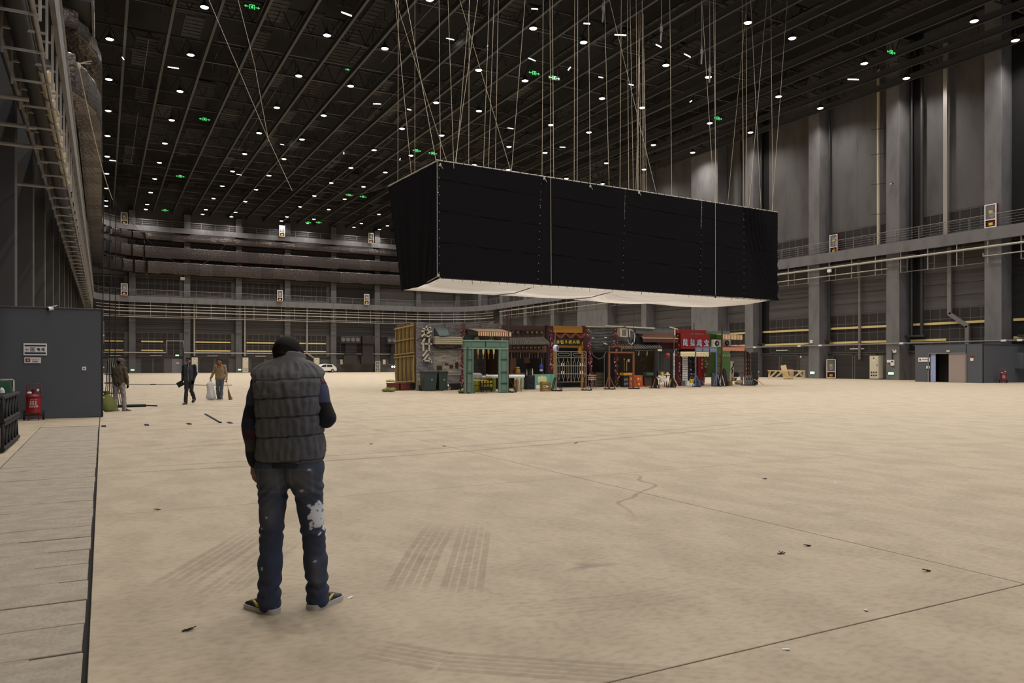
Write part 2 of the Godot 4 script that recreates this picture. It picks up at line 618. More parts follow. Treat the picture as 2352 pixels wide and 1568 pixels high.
func build_ceiling() -> void:
	var ce := setting("ceiling", "black steel ceiling grid over the whole stage")
	var len_ := BACK - REAR
	var mid := (BACK + REAR) / 2
	obj("roof_slab", Geo.new().box(P(32.5, 33.75, mid), Vector3(78, 0.5, len_ + 4)), M.ceiling_black, ce)
	# running beams, 3.1 m apart
	var g := Geo.new()
	g.box(Vector3(0, 0.02, 0), Vector3(0.2, 0.03, len_ - 0.3))
	g.box(Vector3(0, 0.3, 0), Vector3(0.05, 0.54, len_ - 0.3))
	g.box(Vector3(0, 0.59, 0), Vector3(0.18, 0.03, len_ - 0.3))
	var bm := g.mesh()
	for k in 22:
		obj("beam", bm, M.beam, ce, P(1.6 + 3.1 * k, 28.05, mid))
	# lattice girders across
	g = Geo.new()
	g.box(Vector3(0, 0.06, 0), Vector3(72.6, 0.12, 0.14))
	g.box(Vector3(0, 1.75, 0), Vector3(72.6, 0.14, 0.16))
	for k in 46:
		var x := -36.0 + 1.55 * k
		g.bar(Vector3(x, 0.1, 0), Vector3(x + 0.78, 1.7, 0), 0.07, 0.07)
		g.bar(Vector3(x + 0.78, 1.7, 0), Vector3(x + 1.55, 0.1, 0), 0.07, 0.07)
	var tm := g.mesh()
	for k in 17:
		obj("girder", tm, M.beam_dark, ce, P(32.6, 28.75, -16.0 + 10.0 * k))
	# walkway decks laid between the beams
	var panels := []
	for w in 3:
		g = Geo.new()
		g.box(Vector3(0, 0, 0), Vector3(1.0 + 0.35 * w, 0.06, 4.7))
		for s in [-1, 1]:
			g.box(Vector3(s * (0.55 + 0.17 * w), 0.02, 0), Vector3(0.06, 0.14, 4.7))
		for q in 7:
			g.box(Vector3(0, -0.05, -2.2 + q * 0.73), Vector3(1.0 + 0.35 * w, 0.05, 0.05))
		panels.append(g.mesh())
	var count := 0
	for k in 21:
		for j in 31:
			if rng.randf() < 0.46 and count < 300:
				count += 1
				obj("walkway_deck", panels[rng.randi() % 3], M.deck if rng.randf() < 0.7 else M.beam_dark, ce, P(3.15 + 3.1 * k + rng.randf_range(-0.5, 0.5), 29.1 + rng.randf_range(0.0, 1.2), -14.0 + 5.2 * j + rng.randf_range(-0.2, 0.2)))
	# handrail posts and drop rods that hang between them, too many to count
	var st := Geo.new()
	for k in 900:
		var x := rng.randf_range(0, 66)
		var d := rng.randf_range(8, 146)
		var y := rng.randf_range(28.5, 29.6)
		var l := rng.randf_range(0.5, 1.4)
		st.box(P(x, y + l / 2, d), Vector3(0.05, l, 0.05))
		if k % 3 == 0:
			st.box(P(x, y + l, d), Vector3(0.04, 0.04, rng.randf_range(1.5, 5.0)))
		elif k % 3 == 1:
			st.box(P(x, y, d), Vector3(rng.randf_range(1.0, 3.0), 0.04, 0.04))
	obj("grid_ironwork", st, M.steel_dark, ce, Vector3.ZERO, "stuff")
	# pale conduits
	for k in 30:
		var d := 7.0 + 4.75 * k + rng.randf_range(-0.4, 0.4)
		var x0 := rng.randf_range(-2, 30)
		var l := rng.randf_range(16, 38)
		obj("conduit", Geo.new().tube([P(x0, 28.62, d), P(minf(x0 + l, 68), 28.62, d)], 0.03, 6), M.steel_grey, ce)
	for k in 34:
		var x := rng.randf_range(2, 66)
		var d0 := rng.randf_range(15, 110)
		obj("conduit", Geo.new().tube([P(x, 28.75, d0), P(x, 28.75, d0 + rng.randf_range(6, 26))], 0.025, 6), M.steel_grey, ce)


# ---------------------------------------------------------------- walls

func wall_tiles(parent: Node3D, tile: ArrayMesh, origin: Vector3, along: Vector3, cols: int, rows: int, pitch: float) -> void:
	for i in cols:
		for j in rows:
			obj("tile", tile, M.tile if (i * 3 + j * 5) % 4 else M.tile_warm, parent, origin + along * (pitch * (i + 0.5)) + Vector3(0, pitch * (j + 0.5), 0))


func build_walls() -> void:
	# the right wall: backing, columns, boards, tiles, guard bars
	var wr := setting("wall_right", "grey right wall with tall columns and dark acoustic tiles")
	var len_ := BACK - REAR + 2
	var mid := (BACK + REAR) / 2
	obj("backing", Geo.new().box(P(RIGHT + 0.5, 16.75, mid), Vector3(0.9, 34.5, len_)), M.lintel, wr)
	var cols := [[-18.0, 0.7], [-8.6, 0.7], [0.8, 0.7], [10.2, 0.7], [19.7, 0.7], [29.3, 0.7], [38.8, 0.72], [48.27, 0.7], [57.6, 0.7], [67.0, 0.65], [74.65, 2.45], [87.0, 0.55], [100.0, 4.2], [112.0, 0.6], [121.5, 0.6], [131.0, 0.6], [140.5, 0.6]]
	for c in cols:
		obj("column" if c[1] < 1.0 else "pier", Geo.new().cbox(Vector3(0, 16.5, 0), Vector3(1.68, 33.0, c[1] * 2), 0.02), M.column_paint, wr, P(68.24, 0, c[0]))
	var tile := Geo.new().cbox(Vector3.ZERO, Vector3(0.06, 0.905, 0.905), 0.008).mesh()
	var last := cols.size() - 1
	for k in last:
		var d0: float = cols[k][0] + cols[k][1]
		var d1: float = cols[k + 1][0] - cols[k + 1][1]
		if d0 < -10.0: continue
		var w := d1 - d0
		var md := (d0 + d1) / 2
		# boards between the tile strip and the catwalk
		for j in 5:
			var o := obj("wall_board", Geo.new().cbox(Vector3.ZERO, Vector3(0.08, 1.09, w - 0.2), 0.01), M.wall_board, wr, P(68.93 + 0.03 * (j % 2), 7.25 + 1.11 * j, md))
		# tall panels above the upper tile strip
		var cut := w * 0.55
		obj("wall_panel", Geo.new().cbox(Vector3.ZERO, Vector3(0.08, 17.4, cut - 0.12), 0.01), M.wall_paint, wr, P(68.92, 24.3, d0 + 0.1 + cut / 2))
		obj("wall_panel", Geo.new().cbox(Vector3.ZERO, Vector3(0.08, 17.4, w - cut - 0.22), 0.01), M.wall_paint, wr, P(68.94, 24.3, d0 + cut + (w - cut) / 2 - 0.05))
		obj("tile_grid", Geo.new().box(P(68.925, 4.78, md), Vector3(0.04, 3.84, w - 0.2)), M.grid_steel, wr)
		obj("tile_grid", Geo.new().box(P(68.925, 14.4, md), Vector3(0.04, 2.4, w - 0.2)), M.grid_steel, wr)
		if d0 > 28.0 and d0 < 92.0:
			var n := int((w - 0.1) / 0.95)
			var pit := 0.95
			var start := d0 + (w - n * pit) / 2
			wall_tiles(wr, tile, P(68.93, 2.87, start), Vector3(0, 0, -1), n, 4, pit)
			wall_tiles(wr, tile, P(68.93, 13.62, start), Vector3(0, 0, -1), n, 2, pit)
		else:
			obj("tile_strip", Geo.new().box(P(68.93, 4.78, md), Vector3(0.06, 3.7, w - 0.3)), M.tile, wr)
			obj("tile_strip", Geo.new().box(P(68.93, 14.4, md), Vector3(0.06, 2.2, w - 0.3)), M.tile, wr)
		if d0 > 20.0 and d0 < 92.0:
			var shorten := 4.2 if absf(d0 - 39.5) < 0.3 else 0.3
			for y in [5.3, 3.78]:
				var cutoff: float = shorten if y < 4.0 else 0.3
				obj("guard_bar", Geo.new().cbox(Vector3.ZERO, Vector3(0.1, 0.22, w - 0.3 - cutoff), 0.015), M.bar_yellow, wr, P(68.72, y, md + cutoff / 2 - 0.1))
				for s in [-0.4, 0.4]:
					obj("bracket", Geo.new().box(Vector3.ZERO, Vector3(0.24, 0.08, 0.08)), M.steel_dark, wr, P(68.84, y, md + s * (w - 0.6 - cutoff) + cutoff / 2))
		obj("lintel", Geo.new().box(P(68.85, 2.73, md), Vector3(0.3, 0.16, w)), M.lintel, wr)
	# service pipe that passes in front of the columns
	obj("service_pipe", Geo.new().tube([P(67.25, 3.5, REAR), P(67.25, 3.5, 140)], 0.07, 8), M.steel_grey, wr)
	for d in [36.5, 47.2, 56.6, 65.9, 59.4, 37.8]:
		obj("pipe_clip", Geo.new().cbox(Vector3.ZERO, Vector3(0.24, 0.17, 0.4), 0.02), M.white, wr, P(67.26, 3.5, d))
	for q in [[36.6, 38.0], [46.1, 47.5], [58.35, 59.2], [65.3, 66.3]]:
		for y in [[2.85, 12.1], [13.3, 33.0]]:
			obj("recess", Geo.new().box(P(68.9, (y[0] + y[1]) / 2, (q[0] + q[1]) / 2), Vector3(0.12, y[1] - y[0], q[1] - q[0])), M.black, wr)
	# rainwater pipes and flues
	for q in [[68.4, 36.6, 0.16, "pipe_dark", 3.9], [68.4, 35.4, 0.16, "pipe_dark", 3.9], [68.3, 46.9, 0.11, "pipe_dark", 4.2], [68.35, 45.9, 0.16, "pipe_dark", 4.2], [68.4, 56.4, 0.1, "pipe_dark", 4.0], [68.35, 66.0, 0.13, "pipe_dark", 3.9], [68.35, 58.9, 0.16, "soot", 3.6], [68.3, 69.2, 0.12, "pipe_dark", 13.2]]:
		obj("drain_pipe", Geo.new().tube([P(q[0], q[4], q[1]), P(q[0], 31.0, q[1])], q[2], 10), M[q[3]], wr)
		if q[4] < 6.0:
			obj("pipe_foot", Geo.new().cbox(Vector3.ZERO, Vector3(0.5, 0.2, 1.0), 0.03), M.pipe_dark, wr, P(q[0] + 0.1, q[4], q[1] + 0.2))
	obj("flue_pipe", Geo.new().tube([P(68.5, 13.2, 50.6), P(68.5, 31.0, 50.6)], 0.16, 10), M.cream, wr)
	obj("flue_pipe", Geo.new().tube([P(68.5, 2.0, 52.8), P(68.5, 12.2, 52.8)], 0.13, 10), M.steel_grey, wr)
	obj("cable_duct", Geo.new().bar(P(68.4, 13.2, 43.6), P(68.4, 31.0, 43.6), 0.36, 0.24), M.steel_light, wr)
	obj("cable_duct", Geo.new().bar(P(68.5, 6.1, 43.3), P(68.5, 12.2, 43.3), 0.36, 0.24).bar(P(68.5, 6.15, 43.35), P(68.5, 4.9, 41.6), 0.24, 0.34).bar(P(68.5, 4.95, 41.65), P(68.5, 3.2, 41.65), 0.36, 0.24), M.steel_grey, wr)
	for d in [50.6]:
		for y in [16.5, 19.5, 22.5, 25.0]:
			obj("pipe_bracket", Geo.new().tube([P(68.0, y, d + 0.5), P(68.7, y, d - 0.6)], 0.03, 6), M.steel_dark, wr)
	# dark double doors along the foot of the right wall
	var dn := 1
	for q in [[46.9, 44.6], [56.2, 53.9], [53.5, 51.2], [49.6, 49.1], [66.2, 63.7], [63.3, 61.0], [59.2, 58.4], [37.6, 33.4], [84.0, 80.0]]:
		var dr := setting("door_%d" % dn, "")
		dn += 1
		var w: float = q[0] - q[1]
		var md: float = (q[0] + q[1]) / 2
		obj("leaf", Geo.new().cbox(Vector3.ZERO, Vector3(0.08, 2.42, w), 0.01), M.door_dark, dr, P(68.8, 1.24, md))
		obj("frame", Geo.new().box(P(68.84, 1.26, md - w / 2 - 0.07), Vector3(0.16, 2.52, 0.12)).box(P(68.84, 1.26, md + w / 2 + 0.07), Vector3(0.16, 2.52, 0.12)).box(P(68.84, 2.52, md), Vector3(0.16, 0.1, w + 0.2)), M.door_grey, dr)
	obj("lower_wall", Geo.new().box(P(68.95, 1.35, mid), Vector3(0.1, 2.7, len_ - 2)), M.door_grey, wr)

	# the back wall
	var wb := setting("wall_back", "distant back wall with grey columns, dark tiles and yellow bars")
	obj("backing", Geo.new().box(P(32.5, 16.75, BACK + 0.5), Vector3(78, 34.5, 0.9)), M.lintel, wb)
	tile = Geo.new().cbox(Vector3.ZERO, Vector3(0.94, 0.94, 0.06), 0.008).mesh()
	for k in 9:
		var cx := -4.27 + 8.72 * k
		if cx > -4.0:
			obj("column", Geo.new().cbox(Vector3(0, 14, 0), Vector3(1.05, 28.0, 1.0), 0.02), M.back_column, wb, P(cx, 0, 147.5))
		var x0 := cx + 0.53
		var w := 7.66
		var md := x0 + w / 2
		if x0 > 66.0: continue
		for j in 5:
			obj("wall_board", Geo.new().cbox(Vector3.ZERO, Vector3(w - 0.1, 1.0, 0.08), 0.01), M.back_board, wb, P(md, 7.62 + 1.02 * j, 147.93 - 0.03 * (j % 2)))
		obj("upper_board", Geo.new().cbox(Vector3.ZERO, Vector3(w - 0.1, 16.0, 0.08), 0.01), M.lintel, wb, P(md, 24.9, 147.93))
		obj("tile_grid", Geo.new().box(P(md, 5.05, 147.925), Vector3(w - 0.1, 4.1, 0.04)), M.grid_steel, wb)
		obj("tile_grid", Geo.new().box(P(md, 15.0, 147.925), Vector3(w - 0.1, 3.4, 0.04)), M.grid_steel, wb)
		if k < 6:
			wall_tiles(wb, tile, P(x0 + 0.05, 3.05, 147.93), Vector3(1, 0, 0), 7, 4, 1.0)
			if k < 5: wall_tiles(wb, tile, P(x0 + 0.05, 13.6, 147.93), Vector3(1, 0, 0), 7, 3, 1.0)
			else: obj("tile_strip", Geo.new().box(P(md, 15.0, 147.93), Vector3(w - 0.2, 3.2, 0.06)), M.tile, wb)
		else:
			obj("tile_strip", Geo.new().box(P(md, 5.05, 147.93), Vector3(w - 0.2, 3.9, 0.06)), M.tile, wb)
		obj("lower_wall", Geo.new().box(P(md, 1.35, 147.95), Vector3(w, 2.7, 0.1)), M.door_grey, wb)
		obj("lintel", Geo.new().box(P(md, 2.85, 147.85), Vector3(w, 0.18, 0.3)), M.lintel, wb)
		if k < 5:
			for y in [5.5, 3.95]:
				var a := x0 + (0.9 if k else 4.0)
				var b := x0 + (w - 0.8 if k != 1 else 4.4)
				obj("guard_bar", Geo.new().cbox(Vector3.ZERO, Vector3(b - a, 0.24, 0.1), 0.015), M.bar_yellow, wb, P((a + b) / 2, y, 147.7))
	obj("service_pipe", Geo.new().tube([P(0, 3.55, 146.8), P(9.75, 3.55, 146.8), P(9.8, 5.62, 147.0), P(12.55, 5.62, 147.0), P(12.7, 3.55, 146.8), P(56, 3.55, 146.8)], 0.09, 8), M.steel_light, wb)
	for q in [[14.4, 3.0], [23.0, 3.0], [34.3, 3.6]]:
		obj("cable_duct", Geo.new().bar(P(q[0], q[1], 147.5), P(q[0], 12.2, 147.5), 0.4, 0.25), M.steel_light, wb)
	obj("cable_duct", Geo.new().bar(P(34.3, 3.65, 147.5), P(35.8, 2.6, 147.5), 0.4, 0.25), M.steel_light, wb)
	for q in [[5.9, 7.6], [7.85, 9.45], [15.3, 17.7], [18.1, 20.3], [24.2, 26.5], [27.0, 29.3], [33.0, 35.2]]:
		var dr := setting("door_%d" % dn, "")
		dn += 1
		var w: float = q[1] - q[0]
		obj("leaf", Geo.new().cbox(Vector3.ZERO, Vector3(w, 2.45, 0.08), 0.01), M.door_dark, dr, P((q[0] + q[1]) / 2, 1.26, 147.85))
		obj("frame", Geo.new().box(P(q[0] - 0.06, 1.28, 147.86), Vector3(0.1, 2.56, 0.12)).box(P(q[1] + 0.06, 1.28, 147.86), Vector3(0.1, 2.56, 0.12)), M.door_grey, dr)
	var dg := setting("door_%d" % dn, "light grey side door with a small yellow plate")
	obj("leaf", Geo.new().cbox(P(11.6, 1.25, 147.85), Vector3(1.7, 2.5, 0.08), 0.01), smat("door_light", "77767a", 0.6), dg)
	obj("plate", Geo.new().box(P(11.7, 1.75, 147.8), Vector3(0.5, 0.25, 0.03)), M.cream, dg)

	# the left wall
	var wl := setting("wall_left", "shaded grey left wall with narrow columns")
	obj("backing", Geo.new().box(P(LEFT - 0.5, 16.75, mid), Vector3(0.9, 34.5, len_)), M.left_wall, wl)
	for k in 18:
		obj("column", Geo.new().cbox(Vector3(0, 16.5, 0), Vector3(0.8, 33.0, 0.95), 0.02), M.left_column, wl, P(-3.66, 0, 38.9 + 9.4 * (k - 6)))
		obj("wall_seam", Geo.new().box(P(-3.97, 8.0, 41.9 + 9.4 * (k - 6)), Vector3(0.06, 9.0, 1.6)), M.lintel, wl)
	# rear wall with its open bay
	var wf := setting("wall_rear", "rear wall behind the photographer with an open loading bay")
	obj("backing", Geo.new().box(P(11.0, 16.75, REAR - 0.5), Vector3(30, 34.5, 1.0)).box(P(56.5, 16.75, REAR - 0.5), Vector3(29, 34.5, 1.0)).box(P(34, 22.0, REAR - 0.5), Vector3(16, 24.0, 1.0)), M.wall_paint, wf)


# ---------------------------------------------------------------- catwalks

# path round the stage on three sides, e metres in from the catwalk edge
func ring(e: float, y: float, d_left := REAR, d_right := REAR, right := true, x_left := -1.25, d_back := 146.0, r_left := 6.0) -> Array:
	var p := [P(x_left + e, y, d_left)]
	var c := Vector2(x_left + r_left, d_back - r_left)
	for k in 9:
		var a := PI - PI / 2 * k / 8.0
		p.append(P(c.x + (r_left - e) * cos(a), y, c.y + (r_left - e) * sin(a)))
	if not right:
		p.append(P(64, y, d_back - e))
		return p
	c = Vector2(55, 134)
	for k in 13:
		var a := PI / 2 - PI / 2 * k / 12.0
		p.append(P(c.x + (12 - e) * cos(a), y, c.y + (12 - e) * sin(a)))
	p.append(P(67 - e, y, d_right))
	return p


# solid between two such paths (in: towards the room), from y0 to y1
func band(g: Geo, a: Array, b: Array, y0: float, y1: float) -> Geo:
	for i in a.size() - 1:
		var q := func(p: Vector3, y: float) -> Vector3: return Vector3(p.x, y, p.z)
		g.quad(q.call(a[i], y0), q.call(a[i + 1], y0), q.call(a[i + 1], y1), q.call(a[i], y1))
		g.quad(q.call(b[i + 1], y0), q.call(b[i], y0), q.call(b[i], y1), q.call(b[i + 1], y1))
		g.quad(q.call(a[i], y1), q.call(a[i + 1], y1), q.call(b[i + 1], y1), q.call(b[i], y1))
		g.quad(q.call(a[i + 1], y0), q.call(a[i], y0), q.call(b[i], y0), q.call(b[i + 1], y0))
	for i in [0, a.size() - 1]:
		var q := func(p: Vector3, y: float) -> Vector3: return Vector3(p.x, y, p.z)
		if i == 0: g.quad(q.call(a[i], y0), q.call(a[i], y1), q.call(b[i], y1), q.call(b[i], y0))
		else: g.quad(q.call(a[i], y0), q.call(b[i], y0), q.call(b[i], y1), q.call(a[i], y1))
	return g


func along(path: Array, pitch: float, start := 0.0) -> Array:
	var out := []
	var left := start
	for i in path.size() - 1:
		var l: float = path[i].distance_to(path[i + 1])
		while left < l:
			out.append([path[i].lerp(path[i + 1], left / l), (path[i + 1] - path[i]).normalized()])
			left += pitch
		left -= l
	return out


func railing(t: Node3D, path_of: Callable, y: float, top: float, rows: int, pitch: float) -> void:
	var g := Geo.new()
	for k in rows:
		var yy := y + (top - y) * (k + 1.0) / rows
		g.tube(path_of.call(yy), 0.032 if k == rows - 1 else 0.014, 5)
	obj("rail", g, M.steel_grey, t)
	var post := Geo.new().box(Vector3(0, (top - y) / 2, 0), Vector3(0.05, top - y, 0.05)).mesh()
	for q in along(path_of.call(y), pitch):
		if q[0].z < -14.0:
			obj("rail_post", post, M.steel_grey, t, q[0])


func build_catwalks() -> void:
	var t := thing("catwalk", "grey catwalk with a thin railing running round three walls at half height", "walkway")
	obj("fascia", band(Geo.new(), ring(0, 0), ring(-0.15, 0), DECK - 1.05, DECK), M.column_paint, t)
	obj("deck", band(Geo.new(), ring(-0.15, 0), ring(-1.95, 0), DECK - 0.25, DECK - 0.05), M.steel_dark, t)
	railing(t, func(y: float): return ring(-0.06, y), DECK, DECK + 1.12, 5, 2.35)
	t = thing("catwalk", "upper catwalk just under the ceiling, above the foil-wrapped ducts", "walkway")
	obj("fascia", band(Geo.new(), ring(0, 0, 56.0, 0, false, -0.5), ring(-0.15, 0, 56.0, 0, false, -0.5), 24.45, 25.35), M.column_paint, t)
	obj("deck", band(Geo.new(), ring(-0.15, 0, 56.0, 0, false, -0.5), ring(-1.4, 0, 56.0, 0, false, -0.5), 24.6, 24.75), M.steel_dark, t)
	railing(t, func(y: float): return ring(-0.06, y, 56.0, 0, false, -0.5), 25.35, 26.4, 3, 2.35)
	# three foil-wrapped ducts under the upper catwalk, each of lagging sheets
	for q in [[22.95, 24.2, "topmost", 56.0], [19.85, 21.95, "middle", 92.0], [17.2, 19.35, "lowest", 50.0]]:
		var th := thing("foil_duct", "%s of the three long dark foil-wrapped ducts along the back wall" % q[2], "duct")
		var path := ring(0, 0, q[3] + 9.0, 0, false, -0.15, 146.2, 8.0)
		if q[3] < 90.0:
			# the near end curves away into the left wall
			for k in 6:
				var a := PI / 2 * (k + 1) / 6.0
				path.push_front(P(-0.15 - 3.2 * (1 - cos(a)), 0, q[3] + 9.0 - 9.0 * sin(a)))
		var h: float = q[1] - q[0]
		for s in along(path, 2.1):
			var dir: Vector3 = s[1]
			var out := Vector3.UP.cross(dir).normalized() * -1.0
			var g := Geo.new()
			var rings := []
			for r in 2:
				var o2: Vector3 = dir * (2.08 * r)
				var ringp := PackedVector3Array()
				var sag := rng.randf_range(-0.03, 0.03)
				for pr in [Vector2(-1.3, 0.0), Vector2(0.0, 0.06), Vector2(0.1, 0.25), Vector2(0.1 + sag, h * 0.5), Vector2(0.07, h - 0.2), Vector2(0.0, h - 0.03), Vector2(-1.3, h)]:
					ringp.append(o2 + out * pr.x + Vector3(0, pr.y + rng.randf_range(-0.02, 0.02), 0))
				rings.append(ringp)
			g.loft([rings[1], rings[0]], false, 60)
			obj("foil_sheet", g, M.foil if rng.randf() < 0.55 else M.foil_dull, th, s[0] + Vector3(0, q[0], 0))
	# pipe racks under the catwalk
	var hang := Geo.new()
	hang.box(Vector3(0, -1.0, 0), Vector3(0.07, 2.0, 0.07))
	hang.box(Vector3(-1.07, -1.0, 0), Vector3(0.06, 2.0, 0.06))
	for y in [-1.86, -1.3, -0.55]:
		hang.box(Vector3(-0.53, y, 0), Vector3(1.07, 0.06, 0.06))
	var hm := hang.mesh()
	for side in ["left", "back", "right"]:
		var lab: String = {"left": "rack of pipes hanging under the near left catwalk, with one thick black pipe", "back": "rack of grey pipes hanging under the catwalk on the back wall", "right": "rack of pale pipes hanging under the catwalk on the right wall"}[side]
		t = thing("pipe_rack", lab, "pipes")
		var base: float = DECK - 1.05
		if side == "left":
			for k in 44:
				obj("hanger", hm, M.steel_light, t, P(-1.4, base, 20.0 + 2.72 * k))
			for q in [[-2.07, 11.0, 0.27, "soot"], [-2.62, 10.9, 0.12, "pipe_dark"], [-1.72, 11.35, 0.09, "steel_grey"], [-1.9, 11.6, 0.07, "steel_grey"], [-2.35, 11.5, 0.07, "pipe_dark"], [-1.55, 10.36, 0.05, "steel_grey"]]:
				obj("pipe", Geo.new().tube([P(q[0], q[1], REAR), P(q[0], q[1], 138)], q[2], 10), M[q[3]], t)
			var lag := Geo.new()
			var pts := []
			var rad := []
			for k in 30:
				pts.append(P(-1.66, 10.98, 28.5 + 0.6 * k))
				rad.append(0.19 + 0.03 * (k % 2))
			lag.tube(pts, rad, 10)
			obj("lagged_pipe", lag, M.cream, t)
			for k in 7:
				obj("foil_wrap", Geo.new().tube([P(-1.66, 10.98, 28.4 + 3.0 * k), P(-1.66, 10.98, 28.65 + 3.0 * k)], 0.23, 10), M.chrome, t)
			for q in [30.5, 34.0, 37.0, 45.0]:
				obj("cross_pipe", Geo.new().tube([P(-4.0, 10.4, q), P(-2.2, 10.4, q)], 0.08, 8), M.steel_light, t)
		elif side == "right":
			hang = Geo.new()
			hang.box(Vector3(0, -0.97, 0), Vector3(0.07, 1.94, 0.07))
			hang.box(Vector3(0.95, -0.97, 0), Vector3(0.06, 1.94, 0.06))
			for y in [-1.86, -1.3, -0.3]:
				hang.box(Vector3(0.47, y, 0), Vector3(0.95, 0.06, 0.06))
			var hr := hang.mesh()
			for k in 36:
				obj("hanger", hr, M.steel_light, t, P(67.1, base, 33.6 + 2.72 * k))
			obj("pipe", Geo.new().tube([P(67.02, 11.58, REAR), P(67.02, 11.58, 131)], 0.1, 8), M.steel_light, t)
			obj("pipe", Geo.new().tube([P(67.02, 10.75, 48.6), P(67.02, 10.75, 131)], 0.055, 8), M.steel_light, t)
			obj("pipe", Geo.new().tube([P(67.02, 11.1, 39.4), P(67.02, 10.82, 39.4), P(67.02, 10.82, REAR)], 0.055, 8), M.steel_light, t)
			obj("pipe", Geo.new().tube([P(67.9, 10.36, 38), P(67.9, 10.36, 131)], 0.045, 8), M.steel_grey, t)
			obj("pipe", Geo.new().tube([P(67.6, 11.85, 46), P(67.6, 11.85, 131)], 0.09, 8), M.steel_grey, t)
			obj("junction_box", Geo.new().cbox(Vector3.ZERO, Vector3(0.2, 0.3, 0.45), 0.02), M.white, t, P(66.9, 11.25, 55.2))
		else:
			var path := ring(-0.3, base)
			var vert := Geo.new().box(Vector3(0, -1.25, 0), Vector3(0.08, 2.5, 0.08)).mesh()
			var lo := 0
			for q in along(path, 2.45):
				if q[0].x > 1.0 and q[0].z < -120.0 and q[0].x < 66.5:
					obj("hanger", vert, M.steel_light, t, q[0])
			for q in [[-0.2, 11.62, 0.06], [-0.2, 11.12, 0.07], [-0.2, 10.6, 0.1], [-0.5, 9.95, 0.06], [-0.2, 9.65, 0.06]]:
				var pp := ring(q[0], q[1])
				obj("pipe", Geo.new().tube(pp.slice(3, pp.size() - 1), q[2], 7), M.steel_light, t)


# ---------------------------------------------------------------- lamps and signs

func ordinal(k: int) -> String:
	return ["first", "second", "third", "fourth", "fifth", "sixth", "seventh", "eighth", "ninth", "tenth", "eleventh", "twelfth", "thirteenth", "fourteenth", "fifteenth", "sixteenth", "seventeenth"][k]


func build_lamps() -> void:
	# round bay lamps in ten rows that run into the depth
	var rows := [[0.5, "row beside left wall"], [6.6, "second row from left wall"], [15.8, "third row from left wall"], [20.7, "fourth row from left wall"], [29.6, "fifth row from left wall"], [34.5, "fifth row from right wall"], [43.5, "fourth row from right wall"], [48.7, "third row from right wall"], [58.3, "second row from right wall"], [64.7, "row beside right wall"]]
	var shade := Geo.new().lathe([Vector2(0.30, 0.0), Vector2(0.315, 0.0), Vector2(0.31, 0.06), Vector2(0.24, 0.24), Vector2(0.13, 0.36), Vector2(0.1, 0.38), Vector2(0.1, 0.56), Vector2(0.03, 0.58), Vector2(0.03, 0.95), Vector2(0.0, 0.95)], 18).mesh()
	var face := Geo.new().lathe([Vector2(0.0, -0.05), Vector2(0.14, -0.045), Vector2(0.25, -0.02), Vector2(0.30, 0.03), Vector2(0.0, 0.035)], 18).mesh()
	for r in rows:
		var x: float = r[0]
		var idx := 0
		for k in range(15, -3, -1):
			var ideal := 145.2 if k == 15 else 0.6 + 10.0 * k
			if k == 14: ideal = 140.6
			var d := ideal + maxf(0.0, x * (0.108 - 0.00075 * ideal)) if ideal < 130 else ideal
			var xx := x * (1.0 + (90.0 - ideal) * 0.0003)
			var t := thing("bay_lamp", "round bay lamp, %s from back wall, %s" % [ordinal(idx) if idx < 17 else "last", r[1]], "lamp", P(xx, 27.95, d), 0.0, "bay lamps in the ceiling grid")
			idx += 1
			obj("lamp_shade", shade, M.steel_dark, t)
			obj("lamp_face", face, M.lamp_face, t)
			var s := SpotLight3D.new()
			s.name = "beam"
			s.position = Vector3(0, -0.12, 0)
			s.rotation.x = -PI / 2
			s.light_color = Color(1.0, 0.985, 0.975)
			s.light_energy = LAMP * (0.6 if k == 15 else 0.55 if k < 1 else 1.0)
			s.light_size = 0.28
			s.spot_range = 200.0
			s.spot_angle = 76.0
			s.spot_angle_attenuation = 1.0
			s.spot_attenuation = 2.0
			s.shadow_enabled = true
			t.add_child(s)


# ---------------------------------------------------------------- the hanging softbox

